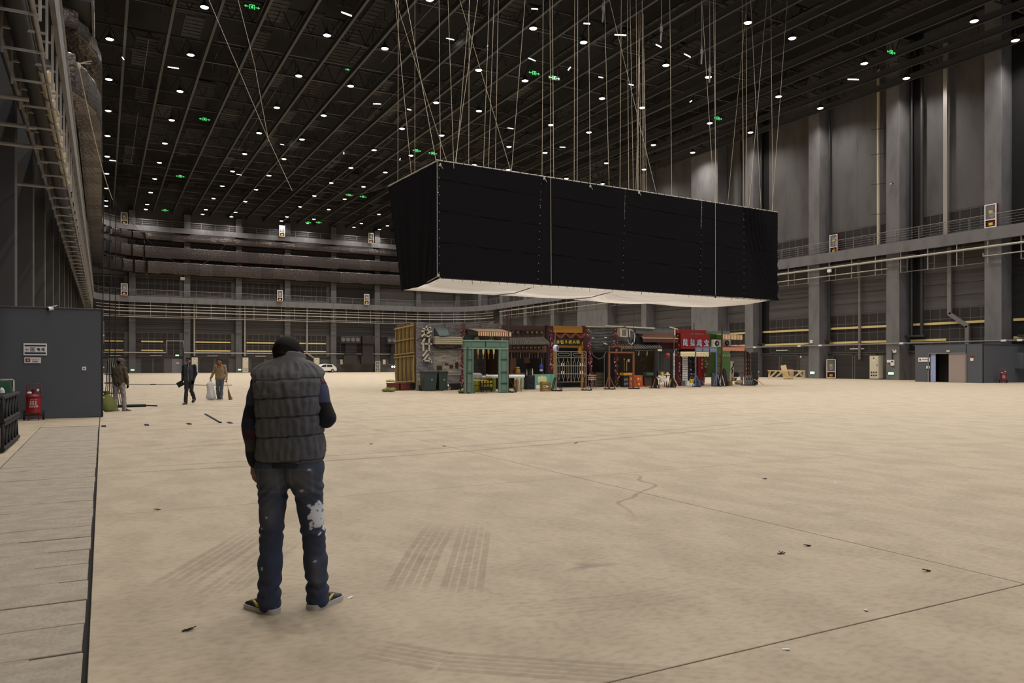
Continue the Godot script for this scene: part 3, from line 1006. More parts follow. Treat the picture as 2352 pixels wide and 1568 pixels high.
func build_softbox() -> void:
	var t := thing("overhead_softbox", "huge hanging light box of black drapes with a white silk underside", "softbox", Vector3(16.18, 0, -38.97), asin(0.0568))
	var L := 27.48
	var W := 7.1
	var top := 12.6
	var low := 6.27
	# front drapes, laced together at their edges
	var seams := [0.0, 6.72, 13.11, 19.81, 23.88, L]
	var drape := func(a: Vector3, b: Vector3, a2: Vector3, b2: Vector3, fold: float, gather: float, ph: float) -> Geo:
		# a cloth between the upper edge a-b and the lower edge a2-b2
		var g := Geo.new()
		var rings := []
		var n := 20
		var k := 40
		var nrm := (b - a).cross(a2 - a).normalized()
		for i in n + 1:
			var v := 1.0 - float(i) / n
			var ring := PackedVector3Array()
			for s in k + 1:
				var u := float(s) / k
				var p := a.lerp(b, u).lerp(a2.lerp(b2, u), v)
				var w := sin(u * 31.0 + ph) * 0.5 + sin(u * 13.0 + ph * 2.0 + v * 2.0) * 0.7
				# deep folds that run from the upper left to the lower right corner
				var dg := gather * exp(-pow((u - 0.15 - 0.75 * v) * 2.6, 2.0)) * sin((u - 0.8 * v * v) * 55.0)
				p += nrm * (fold * w * (0.3 + v) + dg)
				ring.append(p)
			rings.append(ring)
		g.loft(rings, false)
		var back := Geo.new()
		var r2 := []
		for r in rings:
			var q := PackedVector3Array()
			for p in r: q.append(p - nrm * 0.012)
			q.reverse()
			r2.append(q)
		g.loft(r2, false)
		return g
	for k in 5:
		var x0: float = seams[k] + 0.02
		var x1: float = seams[k + 1] - 0.02
		var lean := -0.25 * (1.0 if k > 0 and k < 4 else 0.0)
		obj("front_drape", drape.call(Vector3(x0, top, 0.03), Vector3(x1, top, 0.03), Vector3(x0 + (lean if k else 0.0), low - 0.02 * k, 0.03), Vector3(x1 + (-0.25 if k < 3 else 0.0), low - 0.02 * (k + 1), 0.03), 0.018, 0.16 if k == 4 else 0.0, k * 1.7), M.black_cloth, t)
	# left end cloth hangs loose and swings in at the bottom
	obj("end_drape", drape.call(Vector3(0, top, -W), Vector3(0, top, -0.5), Vector3(0.85, low - 0.18, -W), Vector3(0.45, low + 0.3, -2.6), 0.05, 0.0, 0.4), M.black_cloth, t)
	obj("end_drape", drape.call(Vector3(0.0, top, -0.62), Vector3(0.0, top, -0.02), Vector3(0.55, low + 0.25, -2.7), Vector3(0.08, low + 0.1, -0.35), 0.04, 0.0, 1.9), M.black_cloth, t)
	obj("end_drape", drape.call(Vector3(L, top, -0.02), Vector3(L, top, -W), Vector3(L, low, -0.02), Vector3(L, low, -W), 0.04, 0.0, 1.4), M.black_cloth, t)
	obj("back_drape", drape.call(Vector3(L, top, -W), Vector3(0, top, -W), Vector3(L, low, -W), Vector3(0.85, low, -W), 0.04, 0.0, 2.4), M.black_cloth, t)
	# lacing eyelets down the seams and stitched rows across the cloth
	for k in range(0, 6):
		var g := Geo.new()
		for j in 13:
			var y := top - 0.45 - j * 0.47
			g.cbox(Vector3(seams[k] - 0.25 * (1.0 if k in [1, 2, 3] else 0.0) * (top - y) / 6.3 + (0.03 if k == 0 else -0.03 if k == 5 else 0.0), y, 0.07), Vector3(0.035, 0.05, 0.02), 0.005)
		obj("eyelets", g, M.steel_light, t)
	for k in 5:
		for j in 3:
			var y := top - 1.05 - j * 1.72 - 0.1 * (k % 2)
			obj("cloth_seam", Geo.new().tube([Vector3(seams[k] + 0.15, y + 0.1, 0.045), Vector3((seams[k] + seams[k + 1]) / 2 - 0.1, y - 0.02, 0.05), Vector3(seams[k + 1] - 0.3, y - 0.1, 0.045)], 0.016, 5), M.black_cloth, t)
	# pipe frames, upper and lower
	for q in [[Vector3(-0.15, top + 0.03, 0), Vector3(L, top + 0.03, 0)], [Vector3(0, top + 0.03, 0.1), Vector3(0, top + 0.03, -W)], [Vector3(L, top + 0.03, 0), Vector3(L, top + 0.03, -W)], [Vector3(0, top + 0.03, -W), Vector3(L, top + 0.03, -W)], [Vector3(-0.06, low, 0.02), Vector3(-0.06, top, 0.0)], [Vector3(0.02, low + 0.05, -0.02), Vector3(0.55, low - 0.02, -2.6)]]:
		var n := 14
		var pts := []
		for i in n + 1: pts.append(q[0].lerp(q[1], float(i) / n))
		obj("frame_pipe", Geo.new().tube(pts, 0.045 if q[0].distance_to(q[1]) > 6.6 else 0.022, 8), M.steel_light, t)
	var cl := Geo.new()
	for k in 44:
		cl.cbox(Vector3(0.3 + k * 0.62, top + 0.03, 0.0), Vector3(0.05, 0.12, 0.12), 0.01)
	obj("cloth_ties", cl, M.black, t, Vector3.ZERO, "stuff")
	# white silk underneath: it sags between four straps
	var straps := [0.0, 7.0, 13.0, 19.8, L]
	var g := Geo.new()
	var rings := []
	var nz := 14
	var nx := 96
	for i in nz + 1:
		var w := 1.0 - float(i) / nz
		var ring := PackedVector3Array()
		for s in nx + 1:
			var u := float(s) / nx
			var x := 0.1 + u * (L - 0.14)
			var z := -w * W * 1.0
			var sag := 0.0
			for q in 4:
				if x >= straps[q] and x <= straps[q + 1]:
					sag = sin(PI * (x - straps[q]) / (straps[q + 1] - straps[q]))
			var edge := sin(PI * clampf(w, 0, 1))
			var y := low - 0.08 - 0.2 * sag * edge - (0.22 * edge if x > 14.0 else 0.08 * edge) + 0.02 * sin(w * 19.0 + x * 0.35) * edge
			if x > L - 4.5: y += 0.1 * smoothstep(L - 4.5, L, x)
			# the far left corner is drawn in
			if x < 1.4: x = lerpf(x, x + 1.0 * w, 1.0 - x / 1.4)
			ring.append(Vector3(x, y, z))
		rings.append(ring)
	g.loft(rings, false)
	obj("silk", g, M.silk, t)
	var ties := Geo.new()
	for k in 46:
		var x := 0.3 + 0.59 * k
		ties.bar(Vector3(x, low + 0.02, 0.05), Vector3(x + rng.randf_range(-0.06, 0.06), low - 0.18 - (0.1 if k % 7 == 3 else 0.0), 0.02), 0.02, 0.02)
	obj("tie_tapes", ties, M.black, t, Vector3.ZERO, "stuff")
	obj("hem_cord", Geo.new().tube([Vector3(-0.1, low - 0.06, 0.04), Vector3(7, low - 0.05, 0.05), Vector3(14, low - 0.09, 0.05), Vector3(L, low - 0.14, 0.04)], 0.02, 5), M.soot, t)
	for k in range(1, 4):
		obj("strap", Geo.new().tube([Vector3(straps[k] - 0.2, low - 0.03, 0.04), Vector3(straps[k], low - 0.28, -3.5), Vector3(straps[k] + 0.2, low - 0.16, -W)], 0.025, 5), M.soot, t)
	# ropes up into the grid: foot along the front, height of the foot, head, depth of foot and head
	for r in [[0.1, 12.6, -0.05], [0.49, 12.6, -5.33], [0.92, 12.3, 0.3], [1.0, 12.6, 3.38], [1.06, 12.6, 2.53], [1.85, 12.6, 1.9], [2.79, 12.6, 3.41], [3.11, 12.6, 3.72], [3.56, 12.6, 3.89], [4.61, 12.6, -1.14], [4.64, 12.6, 6.09], [6.75, 12.6, 6.89], [7.37, 6.3, 7.25], [7.59, 12.6, 7.45], [9.09, 12.6, 9.15], [9.32, 12.6, 9.38], [10.31, 12.6, 10.13], [11.78, 12.6, 11.29], [12.65, 12.6, 12.79], [13.36, 12.6, 13.22], [13.75, 12.6, 13.38], [14.11, 12.6, 13.93], [14.55, 12.6, 14.46], [15.7, 12.6, 10.46], [17.03, 12.6, 16.82], [20.96, 12.6, 19.59], [21.13, 12.6, 20.83], [21.0, 6.2, 20.96], [23.84, 12.6, 23.66], [24.19, 12.6, 24.07], [24.37, 12.6, 26.28], [25.63, 12.6, 24.49], [26.88, 12.6, 26.65], [26.78, 12.6, 28.45]]:
		var z := 0.08 if r[1] > 12 else 0.14
		obj("rope", Geo.new().tube([Vector3(r[0], r[1], z), Vector3(r[2], 28.3, z)], 0.016, 5), M.rope, t)
	for r in [[0, 5.6, 5.5], [0, 3.58, 7.0], [0, 3.08, 3.08], [0, 0.24, 6.32], [L, 5.0, 3.0]]:
		obj("rope", Geo.new().tube([Vector3(r[0], top, -r[1]), Vector3(r[0], 28.3, -r[2])], 0.016, 5), M.rope, t)
	for r in [[18.4, 18.95], [18.7, 18.75], [19.0, 18.8], [19.3, 19.25], [19.6, 19.2]]:
		obj("rope", Geo.new().tube([Vector3(r[0] + 1.6, top + 0.03, -W), Vector3(r[1] + 1.6, 28.3, -W)], 0.014, 5), M.rope, t)
	obj("rope_weight", Geo.new().lathe([Vector2(0, 0), Vector2(0.06, 0.02), Vector2(0.07, 0.12), Vector2(0.03, 0.2), Vector2(0, 0.22)], 10), M.soot, t, Vector3(21.0, 6.05, 0.14))
	for r in [[0.1, 12.4, 0.05], [6.9, 12.5, 0.1], [10.3, 12.45, 0.1], [0.0, 6.35, 0.05], [14.2, 12.5, 0.1]]:
		obj("rope_knot", Geo.new().ball(Vector3.ZERO, Vector3(0.07, 0.1, 0.07), 8).tube([Vector3(0, 0, 0.05), Vector3(-0.15, -0.1, 0.1)], 0.015, 5).tube([Vector3(0, 0, 0.05), Vector3(0.12, -0.22, 0.08)], 0.015, 5), M.rope, t, Vector3(r[0], r[1], r[2]))
	# pulley blocks that carry some of the ropes
	for r in [[2.53, 25.4], [11.3, 23.6], [16.1, 23.4], [19.75, 22.7], [20.5, 21.6]]:
		var pg := Geo.new().cbox(Vector3(0, 0, 0), Vector3(0.2, 0.34, 0.12), 0.03).tube([Vector3(0, 0.17, 0), Vector3(0.06, 0.3, 0), Vector3(0, 0.42, 0), Vector3(-0.06, 0.3, 0), Vector3(0, 0.17, 0)], 0.025, 6).bar(Vector3(0, -0.17, 0), Vector3(-0.05, -0.85, 0), 0.09, 0.06).tube([Vector3(0, 0.4, 0), Vector3(0, 28.2 - r[1], 0)], 0.02, 5)
		obj("pulley", pg, M.steel_grey, t, Vector3(r[0], r[1], 0.1))
	# loose ropes slung across from the left wall
	var sl := thing("slack_rope", "long rope slung from the left catwalk and dropping to the floor beside the grey booth", "rope")
	var pts := []
	for k in 12:
		var u := k / 11.0
		pts.append(Vector3(-0.9, 14.0, -37.0).lerp(Vector3(0.6, 12.9, -60.0), u) - Vector3(0, 1.4 * sin(PI * u) * 0.4, 0))
	obj("rope", Geo.new().tube(pts, 0.025, 6), M.rope, sl)
	obj("knot", Geo.new().ball(Vector3(-0.9, 14.0, -37.0), Vector3(0.1, 0.16, 0.1), 8).tube([Vector3(-0.9, 14.1, -37), Vector3(-0.4, 14.3, -37)], 0.02, 5).tube([Vector3(-0.9, 14.1, -37), Vector3(-0.45, 14.1, -36.8)], 0.02, 5), M.rope, sl)
	for q in [0.35, 0.75, 1.1]:
		obj("drop_rope", Geo.new().tube([Vector3(q - 0.3, 12.95, -59.0 - q), Vector3(q - 0.35, 0.02, -59.0 - q)], 0.03, 5), M.soot, sl)
	var pts2 := []
	for k in 14:
		var u := k / 13.0
		pts2.append(Vector3(0.6, 12.9, -60).lerp(Vector3(14.0, 17.5, -96), u) - Vector3(0, 4.5 * sin(PI * u), 0))
	obj("rope", Geo.new().tube(pts2, 0.012, 5), M.black, sl)
	var hr := thing("hanging_rope", "two long pale ropes that meet near the ceiling lamps, left of the black softbox", "rope")
	obj("rope", Geo.new().tube([Vector3(4.913, 20.573, -43), Vector3(7.828, 13.911, -43), Vector3(9.196, 11.037, -43)], 0.017, 5), M.rope, hr)
	obj("rope", Geo.new().tube([Vector3(6.368, 20.898, -43), Vector3(7.216, 17.573, -43), Vector3(7.942, 13.573, -43)], 0.015, 5), M.rope, hr)
	var pts3 := []
	for k in 12:
		var u := k / 11.0
		pts3.append(Vector3(7.942, 13.573, -43).lerp(Vector3(16.1, 12.8, -46.0), u) - Vector3(0, 1.6 * sin(PI * u), 0))
	obj("rope", Geo.new().tube(pts3, 0.012, 5), M.soot, hr)
	obj("rope", Geo.new().tube([Vector3(4.913, 20.573, -43), Vector3(4.913, 20.573, -43) + Vector3(-2.2, 6.8, 0)], 0.017, 5), M.rope, hr)
	obj("rope", Geo.new().tube([Vector3(6.368, 20.898, -43), Vector3(6.368, 20.898, -43) + Vector3(-1.2, 6.6, 0)], 0.015, 5), M.rope, hr)


# ---------------------------------------------------------------- small things on the walls

func cb(at: Vector3, s: Vector3, e := 0.008) -> Geo:
	return Geo.new().cbox(at, s, minf(e, minf(s.x, minf(s.y, s.z)) * 0.3))


# moves a thing's origin to p without moving its parts
func settle(t: Node3D, p: Vector3) -> void:
	t.position = p
	for c in t.get_children():
		if c is Node3D: c.position -= p


# fire-hose cabinet: white frame, glass, red side, yellow stickers. Stands with its back to +z of its own axes
func hose_cabinet(label: String, at: Vector3, turn: float) -> void:
	var t := thing("hose_cabinet", label, "cabinet", at, turn, "fire-hose cabinets")
	obj("case", Geo.new().box(Vector3(0, 1.0, -0.14), Vector3(0.96, 2.0, 0.02)).box(Vector3(-0.48, 1.0, 0), Vector3(0.02, 2.0, 0.28)).box(Vector3(0.48, 1.0, 0), Vector3(0.02, 2.0, 0.28)).box(Vector3(0, 0.01, 0), Vector3(0.96, 0.02, 0.28)).box(Vector3(0, 1.99, 0), Vector3(0.96, 0.02, 0.28)), M.red_deep, t)
	var f := Geo.new()
	for x in [-0.46, 0.46]: f.cbox(Vector3(x, 1.0, 0.15), Vector3(0.09, 2.0, 0.04), 0.008)
	for y in [0.04, 0.68, 1.96]: f.cbox(Vector3(0, y, 0.15), Vector3(0.86, 0.09, 0.04), 0.008)
	obj("door_frame", f, M.white, t)
	obj("hose_reel", Geo.new().lathe([Vector2(0, -0.06), Vector2(0.24, -0.06), Vector2(0.26, 0), Vector2(0.24, 0.06), Vector2(0, 0.06)], 16, Transform3D(Basis(Vector3.RIGHT, PI / 2), Vector3(0.05, 1.1, 0))), M.steel_light, t)
	obj("yellow_sticker", cb(Vector3(0, 1.36, 0.13), Vector3(0.34, 0.24, 0.01)), M.yellow, t)
	obj("yellow_sticker", cb(Vector3(0, 0.3, 0.13), Vector3(0.34, 0.24, 0.01)), M.yellow, t)
	obj("shelf_box", cb(Vector3(0, 1.72, -0.02), Vector3(0.6, 0.3, 0.2)), M.wood_old, t)
	obj("glass", Geo.new().box(Vector3(0, 1.32, 0.14), Vector3(0.84, 1.2, 0.006)), M.glass, t)


# tall cream switchboard
func switchboard(label: String, at: Vector3, turn: float, h := 2.35) -> void:
	var t := thing("switchboard", label, "cabinet", at, turn, "cream switchboards")
	obj("case", cb(Vector3(0, h / 2 + 0.05, 0), Vector3(1.0, h - 0.1, 0.7), 0.015), M.cream, t)
	obj("plinth", cb(Vector3(0, 0.06, 0), Vector3(1.02, 0.12, 0.72)), M.steel_grey, t)
	obj("door", cb(Vector3(0, h * 0.64, 0.36), Vector3(0.9, h * 0.62, 0.02)), M.cream, t)
	obj("handle", cb(Vector3(0.36, h * 0.6, 0.385), Vector3(0.05, 0.2, 0.03)), M.black, t)
	obj("dial", Geo.new().lathe([Vector2(0, 0), Vector2(0.06, 0), Vector2(0.06, 0.03), Vector2(0, 0.03)], 12, Transform3D(Basis(Vector3.RIGHT, PI / 2), Vector3(0, h * 0.9, 0.37))), M.black, t)
	obj("badge", cb(Vector3(0, h * 0.8, 0.375), Vector3(0.22, 0.14, 0.01)), M.white, t)
	for j in 2:
		for i in 3:
			obj("socket", Geo.new().lathe([Vector2(0, 0), Vector2(0.075, 0), Vector2(0.06, 0.06), Vector2(0, 0.06)], 12, Transform3D(Basis(Vector3.RIGHT, PI / 2), Vector3(-0.26 + 0.26 * i, 0.42 + 0.3 * j, 0.36))), M.soot, t)


# green way-out sign: small glowing box with an arrow
func floor_exit(label: String, at: Vector3, turn: float) -> void:
	var t := thing("exit_sign", label, "sign", at, turn, "low exit signs")
	obj("case", cb(Vector3(0, 0, 0), Vector3(0.6, 0.26, 0.06)), M.white, t)
	obj("lit_panel", cb(Vector3(0, 0, 0.032), Vector3(0.54, 0.2, 0.01)), M.exit_pale, t)
	var g := Geo.new()
	g.box(Vector3(-0.02, 0, 0.04), Vector3(0.26, 0.05, 0.006))
	g.slab(PackedVector2Array([Vector2(0.1, -0.09), Vector2(0.22, 0), Vector2(0.1, 0.09)]), 0.006, Transform3D(Basis(), Vector3(0, 0, 0.038)))
	obj("arrow", g, M.white, t)
	var l := OmniLight3D.new()
	l.name = "sign_light"
	l.position = Vector3(0, 0, 0.12)
	l.light_color = Color(0.3, 1.0, 0.6)
	l.light_energy = 0.02
	l.light_size = 0.1
	l.shadow_enabled = true
	t.add_child(l)


func tube_lamp(label: String, at: Vector3, turn: float, lit := false, long := 1.25) -> void:
	var t := thing("tube_lamp", label, "lamp", at, turn, "fluorescent tube lamps")
	obj("batten", cb(Vector3(0, 0.05, -0.02), Vector3(long, 0.05, 0.1)), M.white, t)
	obj("tube", Geo.new().tube([Vector3(-long * 0.48, 0, 0), Vector3(long * 0.48, 0, 0)], 0.022, 8), M.tube_face if lit else M.white, t)
	if lit:
		var l := OmniLight3D.new()
		l.name = "tube_light"
		l.position = Vector3(0, -0.1, 0.05)
		l.light_color = Color(0.95, 0.98, 1.0)
		l.light_energy = 0.25
		l.light_size = 0.2
		l.shadow_enabled = true
		t.add_child(l)


# trolley fire extinguisher
func extinguisher(label: String, at: Vector3, turn: float, s := 1.0) -> void:
	var t := thing("fire_extinguisher", label, "extinguisher", at, turn)
	t.scale = Vector3.ONE * s
	obj("cylinder", Geo.new().lathe([Vector2(0, 0.16), Vector2(0.12, 0.165), Vector2(0.172, 0.2), Vector2(0.178, 0.24), Vector2(0.178, 0.6), Vector2(0.17, 0.65), Vector2(0.13, 0.69), Vector2(0.05, 0.71), Vector2(0.0, 0.71)], 24), M.red, t)
	obj("rim", Geo.new().lathe([Vector2(0.17, 0.6), Vector2(0.192, 0.61), Vector2(0.195, 0.64), Vector2(0.17, 0.655)], 24), M.red_deep, t)
	obj("valve", Geo.new().lathe([Vector2(0, 0.7), Vector2(0.045, 0.7), Vector2(0.04, 0.78), Vector2(0.06, 0.79), Vector2(0.05, 0.83), Vector2(0, 0.84)], 12).cbox(Vector3(0.04, 0.82, 0.04), Vector3(0.09, 0.03, 0.03), 0.006), M.red_deep, t)
	obj("gauge", Geo.new().ball(Vector3(0.09, 0.8, 0.06), Vector3(0.035, 0.035, 0.02), 10).ball(Vector3(-0.1, 0.73, 0.06), Vector3(0.06, 0.035, 0.04), 10), M.white, t)
	obj("handle", Geo.new().tube([Vector3(-0.17, 0.62, -0.1), Vector3(-0.16, 0.9, -0.12), Vector3(-0.12, 0.97, -0.12), Vector3(0.12, 0.97, -0.12), Vector3(0.16, 0.9, -0.12), Vector3(0.17, 0.62, -0.1)], 0.014, 8), M.red, t)
	for x in [-0.1, 0.1]:
		obj("foot", Geo.new().tube([Vector3(x, 0.2, 0.08), Vector3(x * 1.15, 0.0, 0.12)], 0.016, 8), M.red_deep, t)
	for x in [-0.22, 0.22]:
		var w := obj("wheel", Geo.new().lathe([Vector2(0, -0.025), Vector2(0.1, -0.025), Vector2(0.13, -0.02), Vector2(0.13, 0.02), Vector2(0.1, 0.025), Vector2(0, 0.025)], 18, Transform3D(Basis(Vector3.BACK, PI / 2), Vector3(x, 0.13, -0.1))), M.rubber, t)
	obj("axle", Geo.new().tube([Vector3(-0.22, 0.13, -0.1), Vector3(0.22, 0.13, -0.1)], 0.012, 6), M.steel_dark, t)
	# paper label with columns of small writing
	var lab := Geo.new()
	var rings := []
	for y in [0.33, 0.56]:
		var ring := PackedVector3Array()
		for k in 9:
			var a := -0.75 + 1.5 * k / 8.0
			ring.append(Vector3(sin(a) * 0.1805, y, cos(a) * 0.1805))
		rings.append(ring)
	lab.loft(rings, false)
	obj("label_band", lab, M.red, t)
	var wr := Geo.new()
	for q in [[-0.07, 0.5, 0.05], [-0.015, 0.5, 0.05], [0.05, 0.5, 0.05], [-0.07, 0.44, 0.05], [-0.015, 0.44, 0.045], [0.05, 0.44, 0.045]]:
		glyph(wr, [["1181", "1888", "1118", "4149", "1484"], ["2080", "5059", "1494", "2979", "2848"], ["1191", "3139", "7179", "1595", "0999"]][int(q[0] * 100 + 10) % 3], Transform3D(Basis(Vector3.UP, q[0] / 0.18), Vector3(sin(q[0] / 0.18) * 0.182, q[1], cos(q[0] / 0.18) * 0.182)), q[2], 0.006, 0.003)
	for j in 3:
		for k in 6:
			wr.box(Vector3(sin(-0.5 + 0.2 * k) * 0.182, 0.39 - 0.018 * j, cos(-0.5 + 0.2 * k) * 0.182), Vector3(0.026, 0.008, 0.004), Basis(Vector3.UP, -0.5 + 0.2 * k))
	obj("lettering", wr, M.white, t)
	obj("purple_band", cb(Vector3(0, 0.555, 0.165), Vector3(0.16, 0.025, 0.03)), smat("purple", "8d78a8", 0.6), t)


func sign_plate(label: String, at: Vector3, w: float, h: float, turn: float) -> Node3D:
	var t := thing("wall_sign", label, "sign", at, turn)
	obj("plate", cb(Vector3.ZERO, Vector3(w, h, 0.012), 0.003), M.white, t)
	return t


func build_left_side() -> void:
	# the grey booth that juts out from the left wall
	var b := thing("grey_booth", "plain dark grey lift booth jutting out from the left wall", "booth", P(-2.0, 0, 27.0))
	obj("shell", Geo.new().cbox(Vector3(0, 1.515, 0), Vector3(4.0, 3.03, 4.9), 0.015), M.box_grey, b)
	obj("roof_trim", Geo.new().cbox(Vector3(0, 3.03, 0), Vector3(4.04, 0.05, 4.94), 0.01), M.lintel, b)
	obj("corner_strip", Geo.new().cbox(Vector3(1.99, 1.5, 2.44), Vector3(0.05, 2.98, 0.05), 0.008), M.steel_dark, b)
	for y in [0.15, 0.55, 0.98, 1.4, 2.3]:
		obj("corner_bolt", Geo.new().ball(Vector3(2.02, y, 2.46), Vector3(0.02, 0.02, 0.02), 8), M.white, b)
	obj("hinge_panel", cb(Vector3(2.02, 2.4, 2.2), Vector3(0.03, 0.6, 0.4)), M.steel_grey, b)
	# lift sign: arrow, lift symbol, two characters
	var s := sign_plate("white sign with an arrow and a lift symbol on the grey booth", Vector3(-1.619, 1.894, -24.53), 0.545, 0.325, 0)
	obj("border", cb(Vector3(0, 0.1, 0.007), Vector3(0.49, 0.04, 0.004)).box(Vector3(0, -0.105, 0.007), Vector3(0.49, 0.045, 0.004)), smat("sign_navy", "20263a", 0.6), s)
	var g := Geo.new()
	g.bar(Vector3(-0.22, 0, 0.01), Vector3(-0.13, 0, 0.01), 0.016, 0.004)
	g.bar(Vector3(-0.225, 0, 0.01), Vector3(-0.18, 0.045, 0.01), 0.016, 0.004)
	g.bar(Vector3(-0.225, 0, 0.01), Vector3(-0.18, -0.045, 0.01), 0.016, 0.004)
	for q in [[-0.06, 0.05, 0.1, 0.008], [-0.06, -0.05, 0.1, 0.008]]: g.box(Vector3(q[0], q[1], 0.01), Vector3(q[2], q[3], 0.004))
	for x in [-0.11, -0.01]: g.box(Vector3(x, 0, 0.01), Vector3(0.008, 0.1, 0.004))
	for x in [-0.08, -0.06, -0.04]:
		g.box(Vector3(x, -0.01, 0.01), Vector3(0.012, 0.045, 0.004))
		g.ball(Vector3(x, 0.024, 0.01), Vector3(0.007, 0.007, 0.003), 8)
	glyph(g, ["2282862622", "2484", "50599997"], Transform3D(Basis(), Vector3(0.07, 0, 0.007)), 0.085, 0.011, 0.005)
	glyph(g, ["0343", "2029", "2305", "2345", "5061", "8071", "52828454", "5487", "579799", "7279", "7649"], Transform3D(Basis(), Vector3(0.18, 0, 0.007)), 0.085, 0.008, 0.005)
	obj("symbols", g, M.soot, s)
	s = sign_plate("small white notice with a red square under the lift sign", Vector3(-1.68, 1.598, -24.53), 0.385, 0.155, 0)
	obj("red_square", cb(Vector3(-0.11, 0, 0.007), Vector3(0.11, 0.1, 0.004)), M.red, s)
	g = Geo.new()
	for k in 5: glyph(g, [["2282", "5058", "1888", "2424"], ["1191", "4149", "1595", "7179"], ["2080", "2787", "2227", "8287", "5257"]][k % 3], Transform3D(Basis(), Vector3(-0.015 + 0.038 * k, 0.025, 0.007)), 0.03, 0.004, 0.003)
	for k in 4: g.box(Vector3(0.06, -0.015 - 0.012 * k, 0.007), Vector3(0.15 - 0.02 * (k % 2), 0.005, 0.002))
	obj("lettering", g, M.red_deep, s)
	g = Geo.new()
	glyph(g, ["2282862622", "5258", "2484", "2787"], Transform3D(Basis(), Vector3(-0.11, 0, 0.01)), 0.07, 0.006, 0.003)
	obj("emblem", g, M.white, s)
	var so := thing("wall_socket", "white square socket low on the grey booth", "socket", Vector3(-0.461, 1.371, -24.54))
	obj("plate", cb(Vector3.ZERO, Vector3(0.105, 0.1, 0.015)), M.white, so)
	obj("holes", cb(Vector3(0, -0.005, 0.008), Vector3(0.035, 0.035, 0.006)), M.black, so)
	var ca := thing("security_camera", "white bullet security camera on top of the grey booth", "camera", Vector3(-1.216, 2.977, -24.6))
	obj("body", Geo.new().tube([Vector3(-0.1, 0.02, 0.12), Vector3(0.06, 0.07, -0.02)], 0.05, 12).cbox(Vector3(0.0, 0.1, 0.04), Vector3(0.24, 0.015, 0.12), 0.004, Basis(Vector3.BACK, 0.25)), M.white, ca)
	obj("lens", Geo.new().tube([Vector3(-0.1, 0.018, 0.12), Vector3(-0.112, 0.014, 0.13)], 0.04, 12), M.black, ca)
	obj("bracket", Geo.new().tube([Vector3(0.04, 0.05, 0.0), Vector3(0.06, -0.06, 0.0), Vector3(0.06, -0.13, -0.02)], 0.025, 8).cbox(Vector3(0.06, -0.14, -0.02), Vector3(0.08, 0.06, 0.06), 0.01), M.white, ca)
	extinguisher("red trolley fire extinguisher on wheels against the grey booth", P(-1.62, 0, 24.05), 0.05, 1.0)
	# a stack of black truss pieces and a chrome stand at the left edge
	var tr := thing("truss_stack", "stacked black lattice truss sections at the left picture edge", "truss", P(-2.35, 0, 16.8))
	for lv in 2:
		var y := 0.12 + 0.46 * lv
		for q in [[0.0, 0.0], [0.42, 0.0], [0.0, 0.4], [0.42, 0.4]]:
			obj("chord", Geo.new().tube([Vector3(q[0] + 0.45, y + q[1] - 0.06, -1.2), Vector3(q[0] + 0.45, y + q[1] - 0.06, 1.5)], 0.04, 8), M.soot, tr)
		for k in 5:
			var z := -1.1 + 0.52 * k
			obj("lattice", Geo.new().tube([Vector3(0.87, y - 0.06, z), Vector3(0.87, y + 0.34, z + 0.26), Vector3(0.87, y - 0.06, z + 0.52)], 0.022, 6).tube([Vector3(0.45, y + 0.34, z), Vector3(0.87, y + 0.34, z + 0.26), Vector3(0.45, y + 0.34, z + 0.52)], 0.022, 6), M.soot, tr)
		obj("end_plate", Geo.new().tube([Vector3(0.45, y - 0.06, 1.5), Vector3(0.87, y - 0.06, 1.5), Vector3(0.87, y + 0.34, 1.5), Vector3(0.45, y + 0.34, 1.5), Vector3(0.45, y - 0.06, 1.5)], 0.04, 8), M.soot, tr)
	var st := thing("chrome_stand", "chrome rolling stand with a green-framed bin behind the black trusses", "stand", P(-1.6, 0, 17.8))
	obj("post", Geo.new().tube([Vector3(0.06, 0.12, 0), Vector3(0.06, 1.18, 0)], 0.025, 10), M.chrome, st)
	obj("collar", Geo.new().tube([Vector3(0.06, 0.62, 0), Vector3(0.06, 0.72, 0)], 0.04, 10).cbox(Vector3(0.1, 0.67, 0), Vector3(0.08, 0.04, 0.04), 0.008), M.steel_dark, st)
	obj("top_rail", Geo.new().tube([Vector3(0.06, 1.18, 0), Vector3(-0.7, 1.18, 0)], 0.022, 8).tube([Vector3(-0.7, 1.18, 0), Vector3(-0.7, 0.02, 0)], 0.022, 8), M.chrome, st)
	obj("caster", Geo.new().lathe([Vector2(0, -0.02), Vector2(0.06, -0.02), Vector2(0.065, 0), Vector2(0.06, 0.02), Vector2(0, 0.02)], 14, Transform3D(Basis(Vector3.RIGHT, PI / 2), Vector3(0.08, 0.065, 0))), M.rubber, st)
	obj("fork", cb(Vector3(0.07, 0.12, 0), Vector3(0.06, 0.08, 0.07)), M.steel_grey, st)
	obj("green_frame", Geo.new().box(Vector3(-0.3, 0.95, -0.2), Vector3(0.6, 0.4, 0.03)), smat("frame_green", "3f6b46", 0.6), st)
	for k in 3:
		obj("bottle", Geo.new().lathe([Vector2(0, 0.75), Vector2(0.05, 0.75), Vector2(0.05, 0.98), Vector2(0.02, 1.03), Vector2(0, 1.04)], 10, Transform3D(Basis(), Vector3(-0.12 - 0.16 * k, 0, 0.08))), [M.white, M.cream, M.steel_light][k], st)
	obj("tray", cb(Vector3(-0.32, 0.74, 0.05), Vector3(0.75, 0.03, 0.4)), M.steel_grey, st)
	# green sack and bundle of poles behind the booth's corner
	var sk := thing("sack", "full olive green sack on the floor behind the booth corner", "sack", P(0.16, 0, 27.55))
	var rings := []
